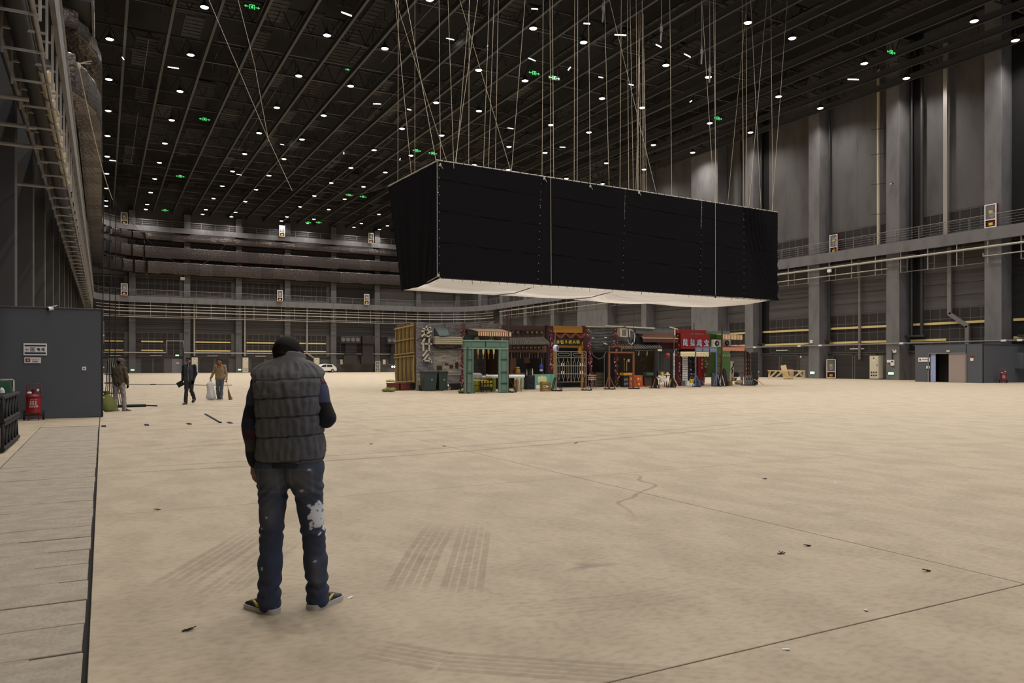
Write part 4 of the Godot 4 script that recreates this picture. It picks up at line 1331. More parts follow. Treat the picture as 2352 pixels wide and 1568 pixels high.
	for q in [[0.0, 0.2], [0.05, 0.27], [0.25, 0.26], [0.42, 0.2], [0.52, 0.1], [0.56, 0.06], [0.64, 0.12]]:
		var ring := PackedVector3Array()
		for k in 18:
			var a := TAU * k / 18
			var r: float = q[1] * (1.0 + 0.08 * sin(a * 3 + q[0] * 9))
			ring.append(Vector3(r * cos(a) - q[0] * 0.1, q[0], -r * sin(a)))
		rings.append(ring)
	obj("bag", Geo.new().loft(rings), smat("sack_green", "767a3a", 0.9), sk)
	obj("tie", Geo.new().tube([Vector3(-0.11, 0.53, 0.0), Vector3(-0.04, 0.54, 0.06), Vector3(0.02, 0.53, 0)], 0.02, 6), M.rope, sk)
	var po := thing("light_stands", "bundle of folded black light stands leaning behind the booth corner", "stands", P(0.35, 0, 29.8))
	for k in 9:
		var x := -0.3 + 0.075 * k
		obj("leg", Geo.new().tube([Vector3(x, 0.0, 0.1 * (k % 3)), Vector3(x * 0.3 - 0.1, 1.7, 0)], 0.016, 6), M.steel_light if k % 2 else M.soot, po)
	for y in [0.5, 0.85, 1.15]:
		obj("brace", Geo.new().tube([Vector3(-0.3, y, 0.06), Vector3(0.35 - y * 0.2, y, 0.12)], 0.02, 6), M.soot, po)
	obj("base_bag", cb(Vector3(0.5, 0.05, 0.0), Vector3(1.0, 0.09, 0.28), 0.03), M.soot, po)
	obj("strap_end", Geo.new().tube([Vector3(0.95, 0.05, 0), Vector3(1.35, 0.03, 0.05)], 0.025, 6), M.soot, po)


func build_right_side() -> void:
	# lift booth against the right wall with half-open doors
	var b := thing("lift_booth", "grey lift booth with half-open steel doors against the right wall", "booth", P(65.0, 0, 39.2))
	# its front faces the room (-x), its side faces the camera
	obj("front_wall", Geo.new().box(Vector3(-2.7, 1.55, -2.6), Vector3(0.2, 3.1, 1.2)).box(Vector3(-2.7, 1.55, 1.9), Vector3(0.2, 3.1, 1.3)).box(Vector3(-2.7, 2.75, -0.35), Vector3(0.2, 0.7, 3.3)), M.box_grey, b)
	obj("side_wall", Geo.new().box(Vector3(0.2, 1.55, 2.45), Vector3(5.8, 3.1, 0.2)), M.box_grey, b)
	obj("far_wall", Geo.new().box(Vector3(0.2, 1.55, -3.1), Vector3(5.8, 3.1, 0.2)), M.box_grey, b)
	obj("roof", Geo.new().cbox(Vector3(0.2, 3.12, -0.35), Vector3(6.0, 0.08, 5.9), 0.01), M.lintel, b)
	obj("lift_door", Geo.new().cbox(Vector3(-2.78, 1.2, 0.55), Vector3(0.06, 2.36, 1.5), 0.01), smat("door_steel", "9a8d84", 0.45), b)
	obj("inner_door", Geo.new().cbox(Vector3(-2.74, 1.2, -1.6), Vector3(0.06, 2.36, 0.45), 0.01), smat("door_blue", "98a3c8", 0.45), b)
	obj("car_wall", Geo.new().box(Vector3(-1.5, 1.2, -0.4), Vector3(0.1, 2.4, 3.0)), M.door_dark, b)
	obj("door_frame", Geo.new().box(Vector3(-2.83, 2.42, -0.35), Vector3(0.08, 0.1, 3.2)).box(Vector3(-2.83, 1.2, -1.95), Vector3(0.08, 2.4, 0.1)).box(Vector3(-2.83, 1.2, 1.28), Vector3(0.08, 2.4, 0.1)), M.steel_grey, b)
	obj("over_door_lamp", cb(Vector3(-2.86, 2.6, -0.2), Vector3(0.1, 0.14, 0.26)), M.cream, b)
	var s := sign_plate("pink and white notice beside the half-open lift doors", P(62.17, 1.9, 41.55), 1.05, 0.36, -PI / 2)
	obj("red_lines", Geo.new().box(Vector3(0.1, 0.02, 0.008), Vector3(0.6, 0.06, 0.004)).ball(Vector3(-0.36, 0, 0.008), Vector3(0.09, 0.09, 0.004), 10), M.red, s)
	var so := thing("wall_button", "white call button left of the lift doors", "button", P(62.17, 1.25, 41.2), -PI / 2)
	obj("plate", cb(Vector3.ZERO, Vector3(0.3, 0.22, 0.04)), M.white, so)
	obj("knob", Geo.new().ball(Vector3(0, -0.18, 0.02), Vector3(0.07, 0.07, 0.05), 8), M.soot, so)
	so = thing("alarm_box", "red and white alarm box right of the lift doors", "alarm", P(62.17, 2.0, 37.45), -PI / 2)
	obj("plate", cb(Vector3(0, -0.1, 0), Vector3(0.25, 0.24, 0.05)), M.white, so)
	obj("bell", Geo.new().ball(Vector3(0, 0.15, 0.03), Vector3(0.12, 0.12, 0.07), 10), M.red, so)
	hose_cabinet("glazed fire-hose cabinet on the floor right of the lift booth", P(66.95, 0.1, 37.5), -PI / 2)
	hose_cabinet("narrow fire-hose cabinet on the floor beside a column, left of the tall switchboard", P(68.3, 0.05, 56.2), -PI / 2 + 1.1)
	hose_cabinet("fire-hose cabinet up on the right catwalk near the picture edge", P(66.95 + 0.25, DECK, 38.8), -PI / 2)
	hose_cabinet("fire-hose cabinet on the right catwalk, the one nearer the black softbox", P(68.3, DECK, 55.7), -PI / 2)
	extinguisher("red fire extinguisher on the floor by the lift booth's side", P(64.0, 0, 36.0), -0.9, 1.15)
	switchboard("tall cream switchboard against the right wall between dark doors", P(67.6, 0, 50.2), -PI / 2)
	var ws := thing("wall_box", "grey wall cabinet right of the floor hose cabinet", "box", P(67.1, 1.5, 36.6), -PI / 2)
	obj("case", cb(Vector3(0, 0.3, 0.1), Vector3(1.2, 1.3, 0.5)), M.box_grey, ws)
	obj("paper", cb(Vector3(-0.3, 0.75, 0.36), Vector3(0.3, 0.22, 0.01)), M.white, ws)
	ws = thing("meter_box", "small white meter boxes on the column right of the tall switchboard", "meter", P(67.36, 1.55, 48.3), -PI / 2)
	obj("case", cb(Vector3(0.1, 0.1, 0.06), Vector3(0.35, 0.55, 0.16)), M.white, ws)
	obj("side_case", cb(Vector3(-0.3, 0.25, 0.04), Vector3(0.4, 0.24, 0.1)), M.white, ws)
	obj("window", cb(Vector3(0.1, 0.22, 0.142), Vector3(0.2, 0.14, 0.01)), M.soot, ws)
	obj("conduit", Geo.new().tube([Vector3(0.05, 0.37, 0.05), Vector3(0.05, 1.25, 0.05)], 0.05, 8), M.steel_dark, ws)
	var k := 0
	for q in [[67.36, 0.62, 48.4, "green low exit sign on the column below the white meter boxes"], [67.36, 0.6, 57.75, "green low exit sign on the column behind the wooden trestle"]]:
		floor_exit(q[3], P(q[0], q[1], q[2]), -PI / 2)
	for q in [[68.6, 3.08, 53.2, "tube lamp on the right wall above the tall switchboard"], [68.6, 3.08, 63.1, "tube lamp on the right wall behind the wooden trestle"], [68.6, 3.05, 44.0, "tube lamp on the right wall left of the lift booth"]]:
		tube_lamp(q[3], P(q[0], q[1], q[2]), -PI / 2, false, 1.7)
	var em := thing("emergency_lamp", "small white emergency lamp on the column above the meter boxes", "lamp", P(67.33, 2.72, 48.0), -PI / 2)
	obj("case", cb(Vector3.ZERO, Vector3(0.36, 0.18, 0.12)), M.white, em)
	obj("spot_head", Geo.new().ball(Vector3(0.14, 0.13, 0.05), Vector3(0.08, 0.07, 0.07), 8).ball(Vector3(-0.14, 0.13, 0.05), Vector3(0.08, 0.07, 0.07), 8), M.white, em)
	for q in [[67.36, 3.95, 57.9, "square white box on the column left of the yellow bars", 0.34], [68.85, 2.35, 60.6, "small white speaker box on the wall behind the trestle", 0.22]]:
		var o := thing("wall_box", q[3], "box", P(q[0], q[1], q[2]), -PI / 2)
		obj("case", cb(Vector3.ZERO, Vector3(q[4], q[4] * 1.05, 0.1)), M.white, o)
		obj("face", cb(Vector3(0, 0, 0.05), Vector3(q[4] * 0.7, q[4] * 0.7, 0.02)), M.cream, o)
	var cam := thing("security_camera", "dark dome camera on the column above the right catwalk", "camera", P(67.2, 18.9, 48.2), -PI / 2)
	obj("bracket", cb(Vector3(0, 0.05, 0), Vector3(0.12, 0.12, 0.3)), M.steel_dark, cam)
	obj("dome", Geo.new().ball(Vector3(0, -0.06, 0.16), Vector3(0.13, 0.13, 0.13), 10), M.steel_light, cam)
	# trestle bench with boards, sacks and a carton
	var t := thing("trestle", "long unpainted wooden trestle bench with crossed legs by the right wall", "trestle", P(60.4, 0, 55.0), -0.6)
	var up := 0.86
	for z in [-0.25, 0.25]:
		obj("top_rail", Geo.new().bar(Vector3(-1.75, up, z), Vector3(1.75, up, z), 0.07, 0.1), M.wood_new, t)
		obj("bottom_rail", Geo.new().bar(Vector3(-1.6, 0.18, z), Vector3(1.75, 0.18, z), 0.05, 0.07), M.wood_new, t)
		for q in [[-1.7, 0.0, -1.6, up], [0.6, 0.0, 0.6, up], [1.75, 0.0, 1.7, up], [-1.55, 0.2, -0.9, up], [0.45, 0.2, -0.7, up], [0.75, 0.2, 1.5, up], [1.55, 0.25, 1.2, up], [-1.0, 0.25, -0.3, up - 0.05]]:
			obj("strut", Geo.new().bar(Vector3(q[0], q[1], z), Vector3(q[2], q[3], z), 0.05, 0.06), M.wood_new, t)
	obj("end_rail", Geo.new().bar(Vector3(-1.7, up, -0.25), Vector3(-1.7, up, 0.25), 0.06, 0.08).bar(Vector3(1.7, up, -0.25), Vector3(1.7, up, 0.25), 0.06, 0.08), M.wood_new, t)
	t = thing("board", "pale plywood board leaning upright on the wooden trestle", "board", P(60.2, 0.72, 55.0), -0.5)
	obj("sheet", Geo.new().cbox(Vector3.ZERO, Vector3(0.55, 1.42, 0.03), 0.005, Basis(Vector3.BACK, 0.18) * Basis(Vector3.RIGHT, -0.12)), M.wood_new, t)
	t = thing("carton", "brown cardboard carton standing behind the wooden trestle", "carton", P(61.4, 0, 55.5), -0.5)
	obj("box", cb(Vector3(0, 0.5, 0), Vector3(0.62, 1.0, 0.5)), smat("cardboard", "a5845c", 0.85), t)
	obj("tape", cb(Vector3(0, 0.5, 0.252), Vector3(0.07, 1.0, 0.004)), M.cream, t)
	for k2 in 4:
		t = thing("cement_bag", "%s brown cement bag in the small pile left of the trestle" % ["lowest", "second lowest", "second highest", "topmost"][k2], "bag", P(58.3 + 0.08 * (k2 % 2), 0.13 + 0.2 * k2, 57.0), 0.7 + 0.15 * k2, "cement bags left of the trestle")
		obj("bag", Geo.new().ball(Vector3.ZERO, Vector3(0.45, 0.125, 0.3), 14), smat("bag_brown", "8c6f63", 0.9), t)
		obj("seam", Geo.new().bar(Vector3(-0.44, 0, -0.1), Vector3(-0.44, 0, 0.1), 0.04, 0.03), M.cream, t)


func build_back_side() -> void:
	for q in [[14.4, "cream switchboard on the back wall behind the man in the dark vest"], [23.0, "cream switchboard on the back wall left of the nearest man's shoulder"], [36.0, "cream switchboard on the back wall behind the white car"]]:
		switchboard(q[1], P(q[0], 0, 147.0), 0, 2.75)
	var i := 0
	for q in [[3.2, 145.2, DECK, "leftmost of the hose cabinets on the back catwalk"], [28.9, 145.2, DECK, "middle one of the hose cabinets on the back catwalk"], [45.4, 145.2, DECK, "hose cabinet on the back catwalk nearest the softbox"], [48.1, 146.7, 0.1, "hose cabinet standing at floor level on the back wall"], [3.2, 145.3, 25.2, "leftmost hose cabinet on the top catwalk under the ceiling"], [29.3, 145.3, 25.2, "middle hose cabinet on the top catwalk under the ceiling"], [46.3, 145.3, 25.2, "hose cabinet on the top catwalk nearest the softbox"]]:
		hose_cabinet(q[3], P(q[0], q[2], q[1] + 0.4), 0)
		i += 1
	for q in [[4.5, 0.55, "green low exit sign on the first column of the back wall"], [22.0, 0.55, "green low exit sign on the back wall column by the tan-jacketed man"], [39.3, 0.6, "green low exit sign on the back wall column right of the white car"]]:
		floor_exit(q[2], P(q[0], q[1], 146.95), 0)
	floor_exit("green exit sign above the light grey side door", P(11.6, 3.1, 147.6), 0)
	for q in [[4.0 - 2.2, "leftmost tube lamp on the back wall"], [8.2, "tube lamp above the double doors on the back wall"], [17.5, "tube lamp on the back wall left of the tan-jacketed man"], [25.8, "tube lamp on the back wall beside the nearest man's collar"]]:
		tube_lamp(q[1], P(q[0], 3.0, 147.6), 0, false, 1.9)
	# air units with round outlets
	for q in [[42.3, "dark air unit with four round outlets on the back wall"], [51.6, "dark air unit with round outlets partly behind the bamboo screen"]]:
		var t := thing("air_unit", q[1], "air unit", P(q[0], 0, 146.6))
		obj("plenum", cb(Vector3(0, 6.3, 0.3), Vector3(3.8, 1.4, 1.0), 0.03), M.steel_dark, t)
		for k in 4:
			obj("outlet", Geo.new().lathe([Vector2(0.28, 0.0), Vector2(0.38, 0.02), Vector2(0.38, 0.12), Vector2(0.3, 0.12), Vector2(0.28, 0.02), Vector2(0.0, 0.02)], 18, Transform3D(Basis(Vector3.RIGHT, PI / 2), Vector3(-1.45 + 0.95 * k, 6.3, 0.8))), M.steel_grey, t)
		obj("louvre", cb(Vector3(0.2, 4.4, 0.1), Vector3(2.2, 2.4, 0.6), 0.02), M.door_dark, t)
		obj("lower_box", cb(Vector3(0.1, 2.4, 0.2), Vector3(2.7, 1.6, 0.9), 0.02), M.door_dark, t)
		for k in 6:
			obj("slat", Geo.new().box(Vector3(0.2, 3.5 + 0.35 * k, 0.42), Vector3(2.1, 0.05, 0.06)), M.soot, t)
	var t := thing("air_unit", "foil-fronted air unit between the two round-outlet units", "air unit", P(45.9, 0, 146.6))
	obj("plenum", cb(Vector3(0, 6.3, 0.3), Vector3(2.5, 1.5, 1.0), 0.03), M.foil_dull, t)
	obj("louvre", cb(Vector3(0, 4.4, 0.1), Vector3(2.2, 2.4, 0.6), 0.02), M.door_dark, t)
	obj("lower_box", cb(Vector3(-0.1, 2.4, 0.2), Vector3(2.6, 1.6, 0.9), 0.02), M.door_dark, t)
	for q in [[41.0, "pale meter box on the back wall right of the white car"], [49.6, "pale meter box on the back wall left of the bamboo screen"]]:
		t = thing("meter_box", q[1], "meter", P(q[0], 2.0, 147.6))
		obj("case", cb(Vector3(0, 0, 0.1), Vector3(0.55, 0.95, 0.25)), M.cream, t)
		obj("door", cb(Vector3(0, 0, 0.235), Vector3(0.45, 0.8, 0.02)), M.cream, t)
	# bright round window lights low on the back wall
	t = thing("spot_lamp", "row of three bright round work lights low on the back wall", "lamp", P(51.2, 1.05, 147.3))
	for k in 3:
		obj("lit_lens", Geo.new().lathe([Vector2(0, 0.06), Vector2(0.2, 0.04), Vector2(0.2, 0), Vector2(0, 0)], 14, Transform3D(Basis(Vector3.RIGHT, PI / 2), Vector3(0.5 * k, 0, 0.12))), M.tube_face, t)
	obj("bar", cb(Vector3(0.5, 0, 0), Vector3(1.5, 0.3, 0.1)), M.soot, t)
	var l := OmniLight3D.new()
	l.name = "work_light"
	l.position = Vector3(0.5, 0, 0.6)
	l.light_energy = 0.8
	l.light_size = 0.2
	l.shadow_enabled = true
	t.add_child(l)
	# hanging green way-out signs in the grid
	var labels := ["largest green hanging exit sign near the top of the picture", "green hanging exit sign left among the ceiling beams", "green hanging exit sign, the one right of the left lamp row", "green hanging exit sign lowest at the left, near the back wall", "left one of two green exit signs just above the back lamps", "right one of two green exit signs just above the back lamps", "left one of two green exit signs left of the softbox", "right one of two green exit signs left of the softbox", "left one of two green exit signs at the softbox corner", "right one of two green exit signs at the softbox corner", "left one of two green exit signs above the softbox", "right one of two green exit signs above the softbox", "green hanging exit sign above the softbox's right end", "green hanging exit sign near the upper right corner", "tiny green exit sign in the middle of the ceiling"]
	var spots := [Vector3(9.551, 27.381, -58), Vector3(9.618, 27.698, -88), Vector3(9.43, 27.409, -115), Vector3(9.34, 27.675, -143), Vector3(33.509, 27.702, -143), Vector3(35.438, 27.869, -143), Vector3(34.003, 27.957, -118), Vector3(36.24, 27.914, -118), Vector3(33.72, 27.497, -88), Vector3(35.011, 26.86, -86), Vector3(33.074, 26.777, -58), Vector3(33.894, 25.846, -56), Vector3(56.031, 26.864, -60), Vector3(58.459, 27.702, -42), Vector3(20.621, 29.574, -72)]
	for k in spots.size():
		t = thing("hanging_exit_sign", labels[k], "sign", spots[k], 0.0, "green exit signs in the ceiling grid")
		var s := 0.85 if k < 14 else 0.4
		obj("case", cb(Vector3(0, 0, -0.03), Vector3(1.35 * s, 0.42 * s, 0.05)), M.black, t)
		var g := Geo.new()
		for sd in [-1.0, 1.0]:
			g.box(Vector3(sd * 0.4 * s, 0, 0.005), Vector3(0.22 * s, 0.055 * s, 0.02))
			var tip := PackedVector2Array([Vector2(sd * 0.48 * s, -0.12 * s), Vector2(sd * 0.66 * s, 0), Vector2(sd * 0.48 * s, 0.12 * s)])
			g.slab(tip, 0.02, Transform3D(Basis(), Vector3(0, 0, -0.005)))
			g.box(Vector3(sd * 0.2 * s, 0, 0.005), Vector3(0.05 * s, 0.38 * s, 0.02))
		g.box(Vector3(0, 0.17 * s, 0.005), Vector3(0.4 * s, 0.045 * s, 0.02))
		g.ball(Vector3(0.02 * s, 0.1 * s, 0.005), Vector3(0.04, 0.04, 0.01) * s, 8)
		for q in [[0.02, 0.05, -0.02, -0.04], [-0.02, -0.04, -0.1, -0.14], [-0.02, -0.04, 0.07, -0.09], [0.07, -0.09, 0.07, -0.17], [0.02, 0.04, 0.1, -0.02], [0.01, 0.04, -0.1, 0.0]]:
			g.bar(Vector3(q[0] * s, q[1] * s, 0.005), Vector3(q[2] * s, q[3] * s, 0.005), 0.04 * s, 0.02, Vector3.BACK)
		obj("lit_figure", g, M.exit_green, t)
		obj("hanger", Geo.new().bar(Vector3(-0.4 * s, 0.2 * s, -0.03), Vector3(-0.4 * s, maxf(0.5, 29.3 - t.position.y), -0.03), 0.03, 0.03).bar(Vector3(0.4 * s, 0.2 * s, -0.03), Vector3(0.4 * s, maxf(0.5, 29.3 - t.position.y), -0.03), 0.03, 0.03), M.steel_dark, t)
		var gl := OmniLight3D.new()
		gl.name = "sign_light"
		gl.position = Vector3(0, 0, 0.2)
		gl.light_color = Color(0.1, 1.0, 0.45)
		gl.light_energy = 0.06
		gl.light_size = 0.15
		gl.shadow_enabled = true
		t.add_child(gl)
	# short fluorescent battens that are lit up in the grid
	var tubes := [Vector3(13.094, 22.778, -46), Vector3(1.51, 27.038, -72), Vector3(5.352, 26.97, -72), Vector3(22.849, 26.052, -70), Vector3(26.065, 26.019, -70), Vector3(24.74, 26.019, -88), Vector3(26.013, 29.068, -60), Vector3(27.408, 27.023, -48), Vector3(31.724, 26.997, -56), Vector3(35.423, 26.901, -56), Vector3(38.678, 26.723, -56), Vector3(33.506, 25.617, -46), Vector3(37.049, 25.508, -46), Vector3(52.428, 28.036, -60), Vector3(42.432, 29.288, -80), Vector3(52.08, 29.362, -84), Vector3(19.329, 28.323, -96), Vector3(32.321, 26.732, -90), Vector3(1.062, 25.952, -104), Vector3(30.568, 25.835, -46), Vector3(39.847, 25.314, -46), Vector3(30.493, 29.964, -62), Vector3(38.99, 24.841, -52), Vector3(51.178, 23.476, -40), Vector3(16.702, 27.839, -112)]
	for k in tubes.size():
		var p: Vector3 = tubes[k]
		tube_lamp("short lit tube lamp in the ceiling grid, %s from the left" % (ordinal(k) if k < 17 else ["eighteenth", "nineteenth", "twentieth", "twenty-first", "twenty-second", "twenty-third", "twenty-fourth", "twenty-fifth"][k - 17]), p, [0.3, 1.3, 0.0, -0.4][k % 4], true, [0.75, 0.5, 0.9][k % 3])
	# floodlights and cable drops in the rigging
	t = thing("hanging_speaker", "small dark hanging loudspeaker cluster below the lowest foil duct", "speaker", Vector3(11.547, 15.878, -140))
	obj("horn", cb(Vector3(0.3, 0, 0), Vector3(0.7, 0.45, 0.4), 0.04), M.steel_light, t)
	obj("bracket", Geo.new().tube([Vector3(0, 0, 0), Vector3(-0.5, 1.4, 0)], 0.06, 6).tube([Vector3(0, 0, 0), Vector3(0.4, 1.4, 0)], 0.06, 6), M.soot, t)
	# the white car
	var c := thing("car", "small white hatchback parked before the back wall, behind the nearest man's shoulder", "car", P(36.2, 0, 142.0), 0.12)
	var prof := PackedVector2Array([Vector2(-2.1, 0.35), Vector2(2.0, 0.32), Vector2(2.12, 0.6), Vector2(2.05, 0.95), Vector2(1.85, 1.08), Vector2(1.35, 1.52), Vector2(0.2, 1.6), Vector2(-0.55, 1.5), Vector2(-1.15, 1.05), Vector2(-2.0, 0.85), Vector2(-2.15, 0.6)])
	obj("body", Geo.new().slab(prof, 1.6, Transform3D(Basis(), Vector3(0, 0, -0.8))), M.white, c)
	obj("side_window", Geo.new().slab(PackedVector2Array([Vector2(0.25, 1.05), Vector2(1.35, 1.05), Vector2(1.15, 1.42), Vector2(0.25, 1.48)]), 1.64, Transform3D(Basis(), Vector3(0, 0, -0.82))), M.black, c)
	obj("side_window", Geo.new().slab(PackedVector2Array([Vector2(-0.95, 1.03), Vector2(0.1, 1.05), Vector2(0.1, 1.48), Vector2(-0.5, 1.42)]), 1.64, Transform3D(Basis(), Vector3(0, 0, -0.82))), M.black, c)
	for x in [-1.35, 1.3]:
		for z in [-0.75, 0.75]:
			obj("wheel", Geo.new().lathe([Vector2(0, -0.11), Vector2(0.32, -0.11), Vector2(0.34, 0), Vector2(0.32, 0.11), Vector2(0, 0.11)], 18, Transform3D(Basis(Vector3.RIGHT, PI / 2), Vector3(x, 0.34, z))), M.rubber, c)
			obj("hubcap", Geo.new().lathe([Vector2(0, -0.02), Vector2(0.2, -0.02), Vector2(0.18, 0.03), Vector2(0, 0.04)], 12, Transform3D(Basis(Vector3.RIGHT, PI / 2 if z > 0 else -PI / 2), Vector3(x, 0.34, z + 0.1 * signf(z)))), M.steel_light, c)
	obj("tail_lamp", cb(Vector3(2.02, 0.98, 0.7), Vector3(0.1, 0.26, 0.14)), M.red, c)
	obj("bumper", cb(Vector3(2.08, 0.5, 0), Vector3(0.16, 0.2, 1.6), 0.04), M.white, c)


# ---------------------------------------------------------------- the street set

var brick_tex: ImageTexture

func brick_material(called: String, base: Color, spread: float, seed_: int) -> StandardMaterial3D:
	# coursed brick: eight courses to a metre of height, drawn as colour and relief
	var im := Image.create(256, 256, false, Image.FORMAT_RGB8)
	var hm := Image.create(256, 256, false, Image.FORMAT_RGB8)
	var r := RandomNumberGenerator.new()
	r.seed = seed_
	im.fill(base.darkened(0.35))
	hm.fill(Color(0.2, 0.2, 0.2))
	for j in 16:
		for i in range(-1, 4):
			var x := i * 64 + (32 if j % 2 else 0)
			var t := base.lightened(r.randf_range(0, spread)) if r.randf() < 0.6 else base.darkened(r.randf_range(0, spread))
			var hgt := r.randf_range(0.7, 1.0)
			im.fill_rect(Rect2i(x + 1, j * 16 + 1, 61, 13), t)
			hm.fill_rect(Rect2i(x + 1, j * 16 + 1, 61, 13), Color(hgt, hgt, hgt))
			if x < 0 or x + 62 > 255:
				im.fill_rect(Rect2i(posmod(x, 256) + 1, j * 16 + 1, 61, 13), t)
	var m := smat(called, "ffffff", 0.9)
	m.albedo_texture = ImageTexture.create_from_image(im)
	m.heightmap_enabled = true
	m.heightmap_texture = ImageTexture.create_from_image(hm)
	m.heightmap_scale = 1.2
	m.uv1_triplanar = true
	m.uv1_world_triplanar = true
	m.uv1_scale = Vector3(0.85, 0.85, 0.85)
	return m


func striped_awning(t: Node3D, a: Vector3, w: float, rise: float, out: float, drop: float, n: int, c1: Material, c2: Material) -> void:
	# slopes forward (+z) from its back edge at a; a scalloped valance hangs from the front
	for pass_ in 2:
		var g := Geo.new()
		for k in n:
			if k % 2 != pass_: continue
			var x0 := w * k / n
			var x1 := w * (k + 1) / n
			g.quad(a + Vector3(x0, -rise, out), a + Vector3(x1, -rise, out), a + Vector3(x1, 0, 0), a + Vector3(x0, 0, 0))
			g.quad(a + Vector3(x1, -rise - 0.01, out), a + Vector3(x0, -rise - 0.01, out), a + Vector3(x0, -0.01, 0), a + Vector3(x1, -0.01, 0))
			var m := (x0 + x1) / 2
			g.slab(PackedVector2Array([Vector2(x0, -rise - drop * 0.85), Vector2(m, -rise - drop), Vector2(x1, -rise - drop * 0.85), Vector2(x1, -rise), Vector2(x0, -rise)]), 0.01, Transform3D(Basis(), a + Vector3(0, 0, out)))
		obj("awning_stripes", g, c1 if pass_ == 0 else c2, t)
	obj("front_rail", Geo.new().tube([a + Vector3(0, -rise, out), a + Vector3(w, -rise, out)], 0.02, 6), M.steel_grey, t)


# a string of red firecrackers with hanging charms
func garland(label: String, top: Vector3, bottom: Vector3, fat: float) -> void:
	var t := thing("firecracker_garland", label, "garland", top)
	var g := Geo.new()
	var pale := Geo.new()
	var n := int((top - bottom).length() / 0.06)
	for k in n:
		var u := float(k) / n
		var p: Vector3 = (bottom - top) * u
		var wv := 0.6 + 0.4 * sin(u * 23.0 + fat * 50.0)
		for q in 4:
			var o := Vector3(rng.randf_range(-1, 1) * fat * wv, rng.randf_range(-0.04, 0.04), rng.randf_range(0.0, 1.0) * fat)
			var b := Basis(Vector3.BACK, rng.randf_range(-1.2, 1.2)) * Basis(Vector3.UP, rng.randf_range(0, 3))
			(pale if rng.randf() < 0.2 else g).box(p + o, Vector3(0.035, 0.1, 0.035), b)
	obj("crackers", g, smat("cracker_red", "602326", 0.6), t)
	obj("paper_ends", pale, smat("pink_paper", "d9a7a2", 0.7), t)
	obj("cord", Geo.new().tube([Vector3(0, 0.12, 0), (bottom - top) * 0.5 + Vector3(0.02, 0, 0), bottom - top], 0.015, 5), M.red_deep, t)
	for u in [0.12, 0.5]:
		var p: Vector3 = (bottom - top) * u
		obj("charm", Geo.new().slab(PackedVector2Array([Vector2(0, -0.17), Vector2(0.13, 0), Vector2(0, 0.17), Vector2(-0.13, 0)]), 0.04, Transform3D(Basis(), p + Vector3(0.02, -0.05, fat))), M.cracker_red, t)


# posts on splayed feet that hold a scenery frame upright
func foot_brace(t: Node3D, p: Vector3, m: Material, w := 0.55) -> void:
	obj("foot", Geo.new().bar(p + Vector3(-w * 0.55, 0.03, 0.1), p + Vector3(w * 0.55, 0.03, 0.1), 0.06, 0.05).bar(p + Vector3(0, 0.03, 0.5), p + Vector3(0, 0.03, -0.5), 0.06, 0.05), M.soot, t)
	obj("stay", Geo.new().bar(p + Vector3(-w * 0.5, 0.05, 0.1), p + Vector3(-0.05, 0.75, 0.02), 0.04, 0.04).bar(p + Vector3(w * 0.5, 0.05, 0.1), p + Vector3(0.05, 0.75, 0.02), 0.04, 0.04), m, t)


func wok_glyphs(k: int) -> Array:
	return [["2272", "5035", "1494", "8118", "7546", "45488887"], ["1141", "2024", "0343", "4160", "6193", "1595", "5559", "2748", "8768", "2999"], ["3070743430", "3272", "1595", "4528", "45288877", "6888"], ["1141", "1242461612", "1444", "0747", "2029", "6059", "609099", "6393", "6696"], ["2282", "1595", "5155", "5519", "5599"], ["2004", "1333", "0535", "2329", "2938", "5080835350", "459599", "4549", "7458", "7599"], ["2080", "5059", "1494", "2678"], ["2288", "8228", "5059", "0595"], ["1191", "1999", "3137", "7177", "1494"]][k % 9]


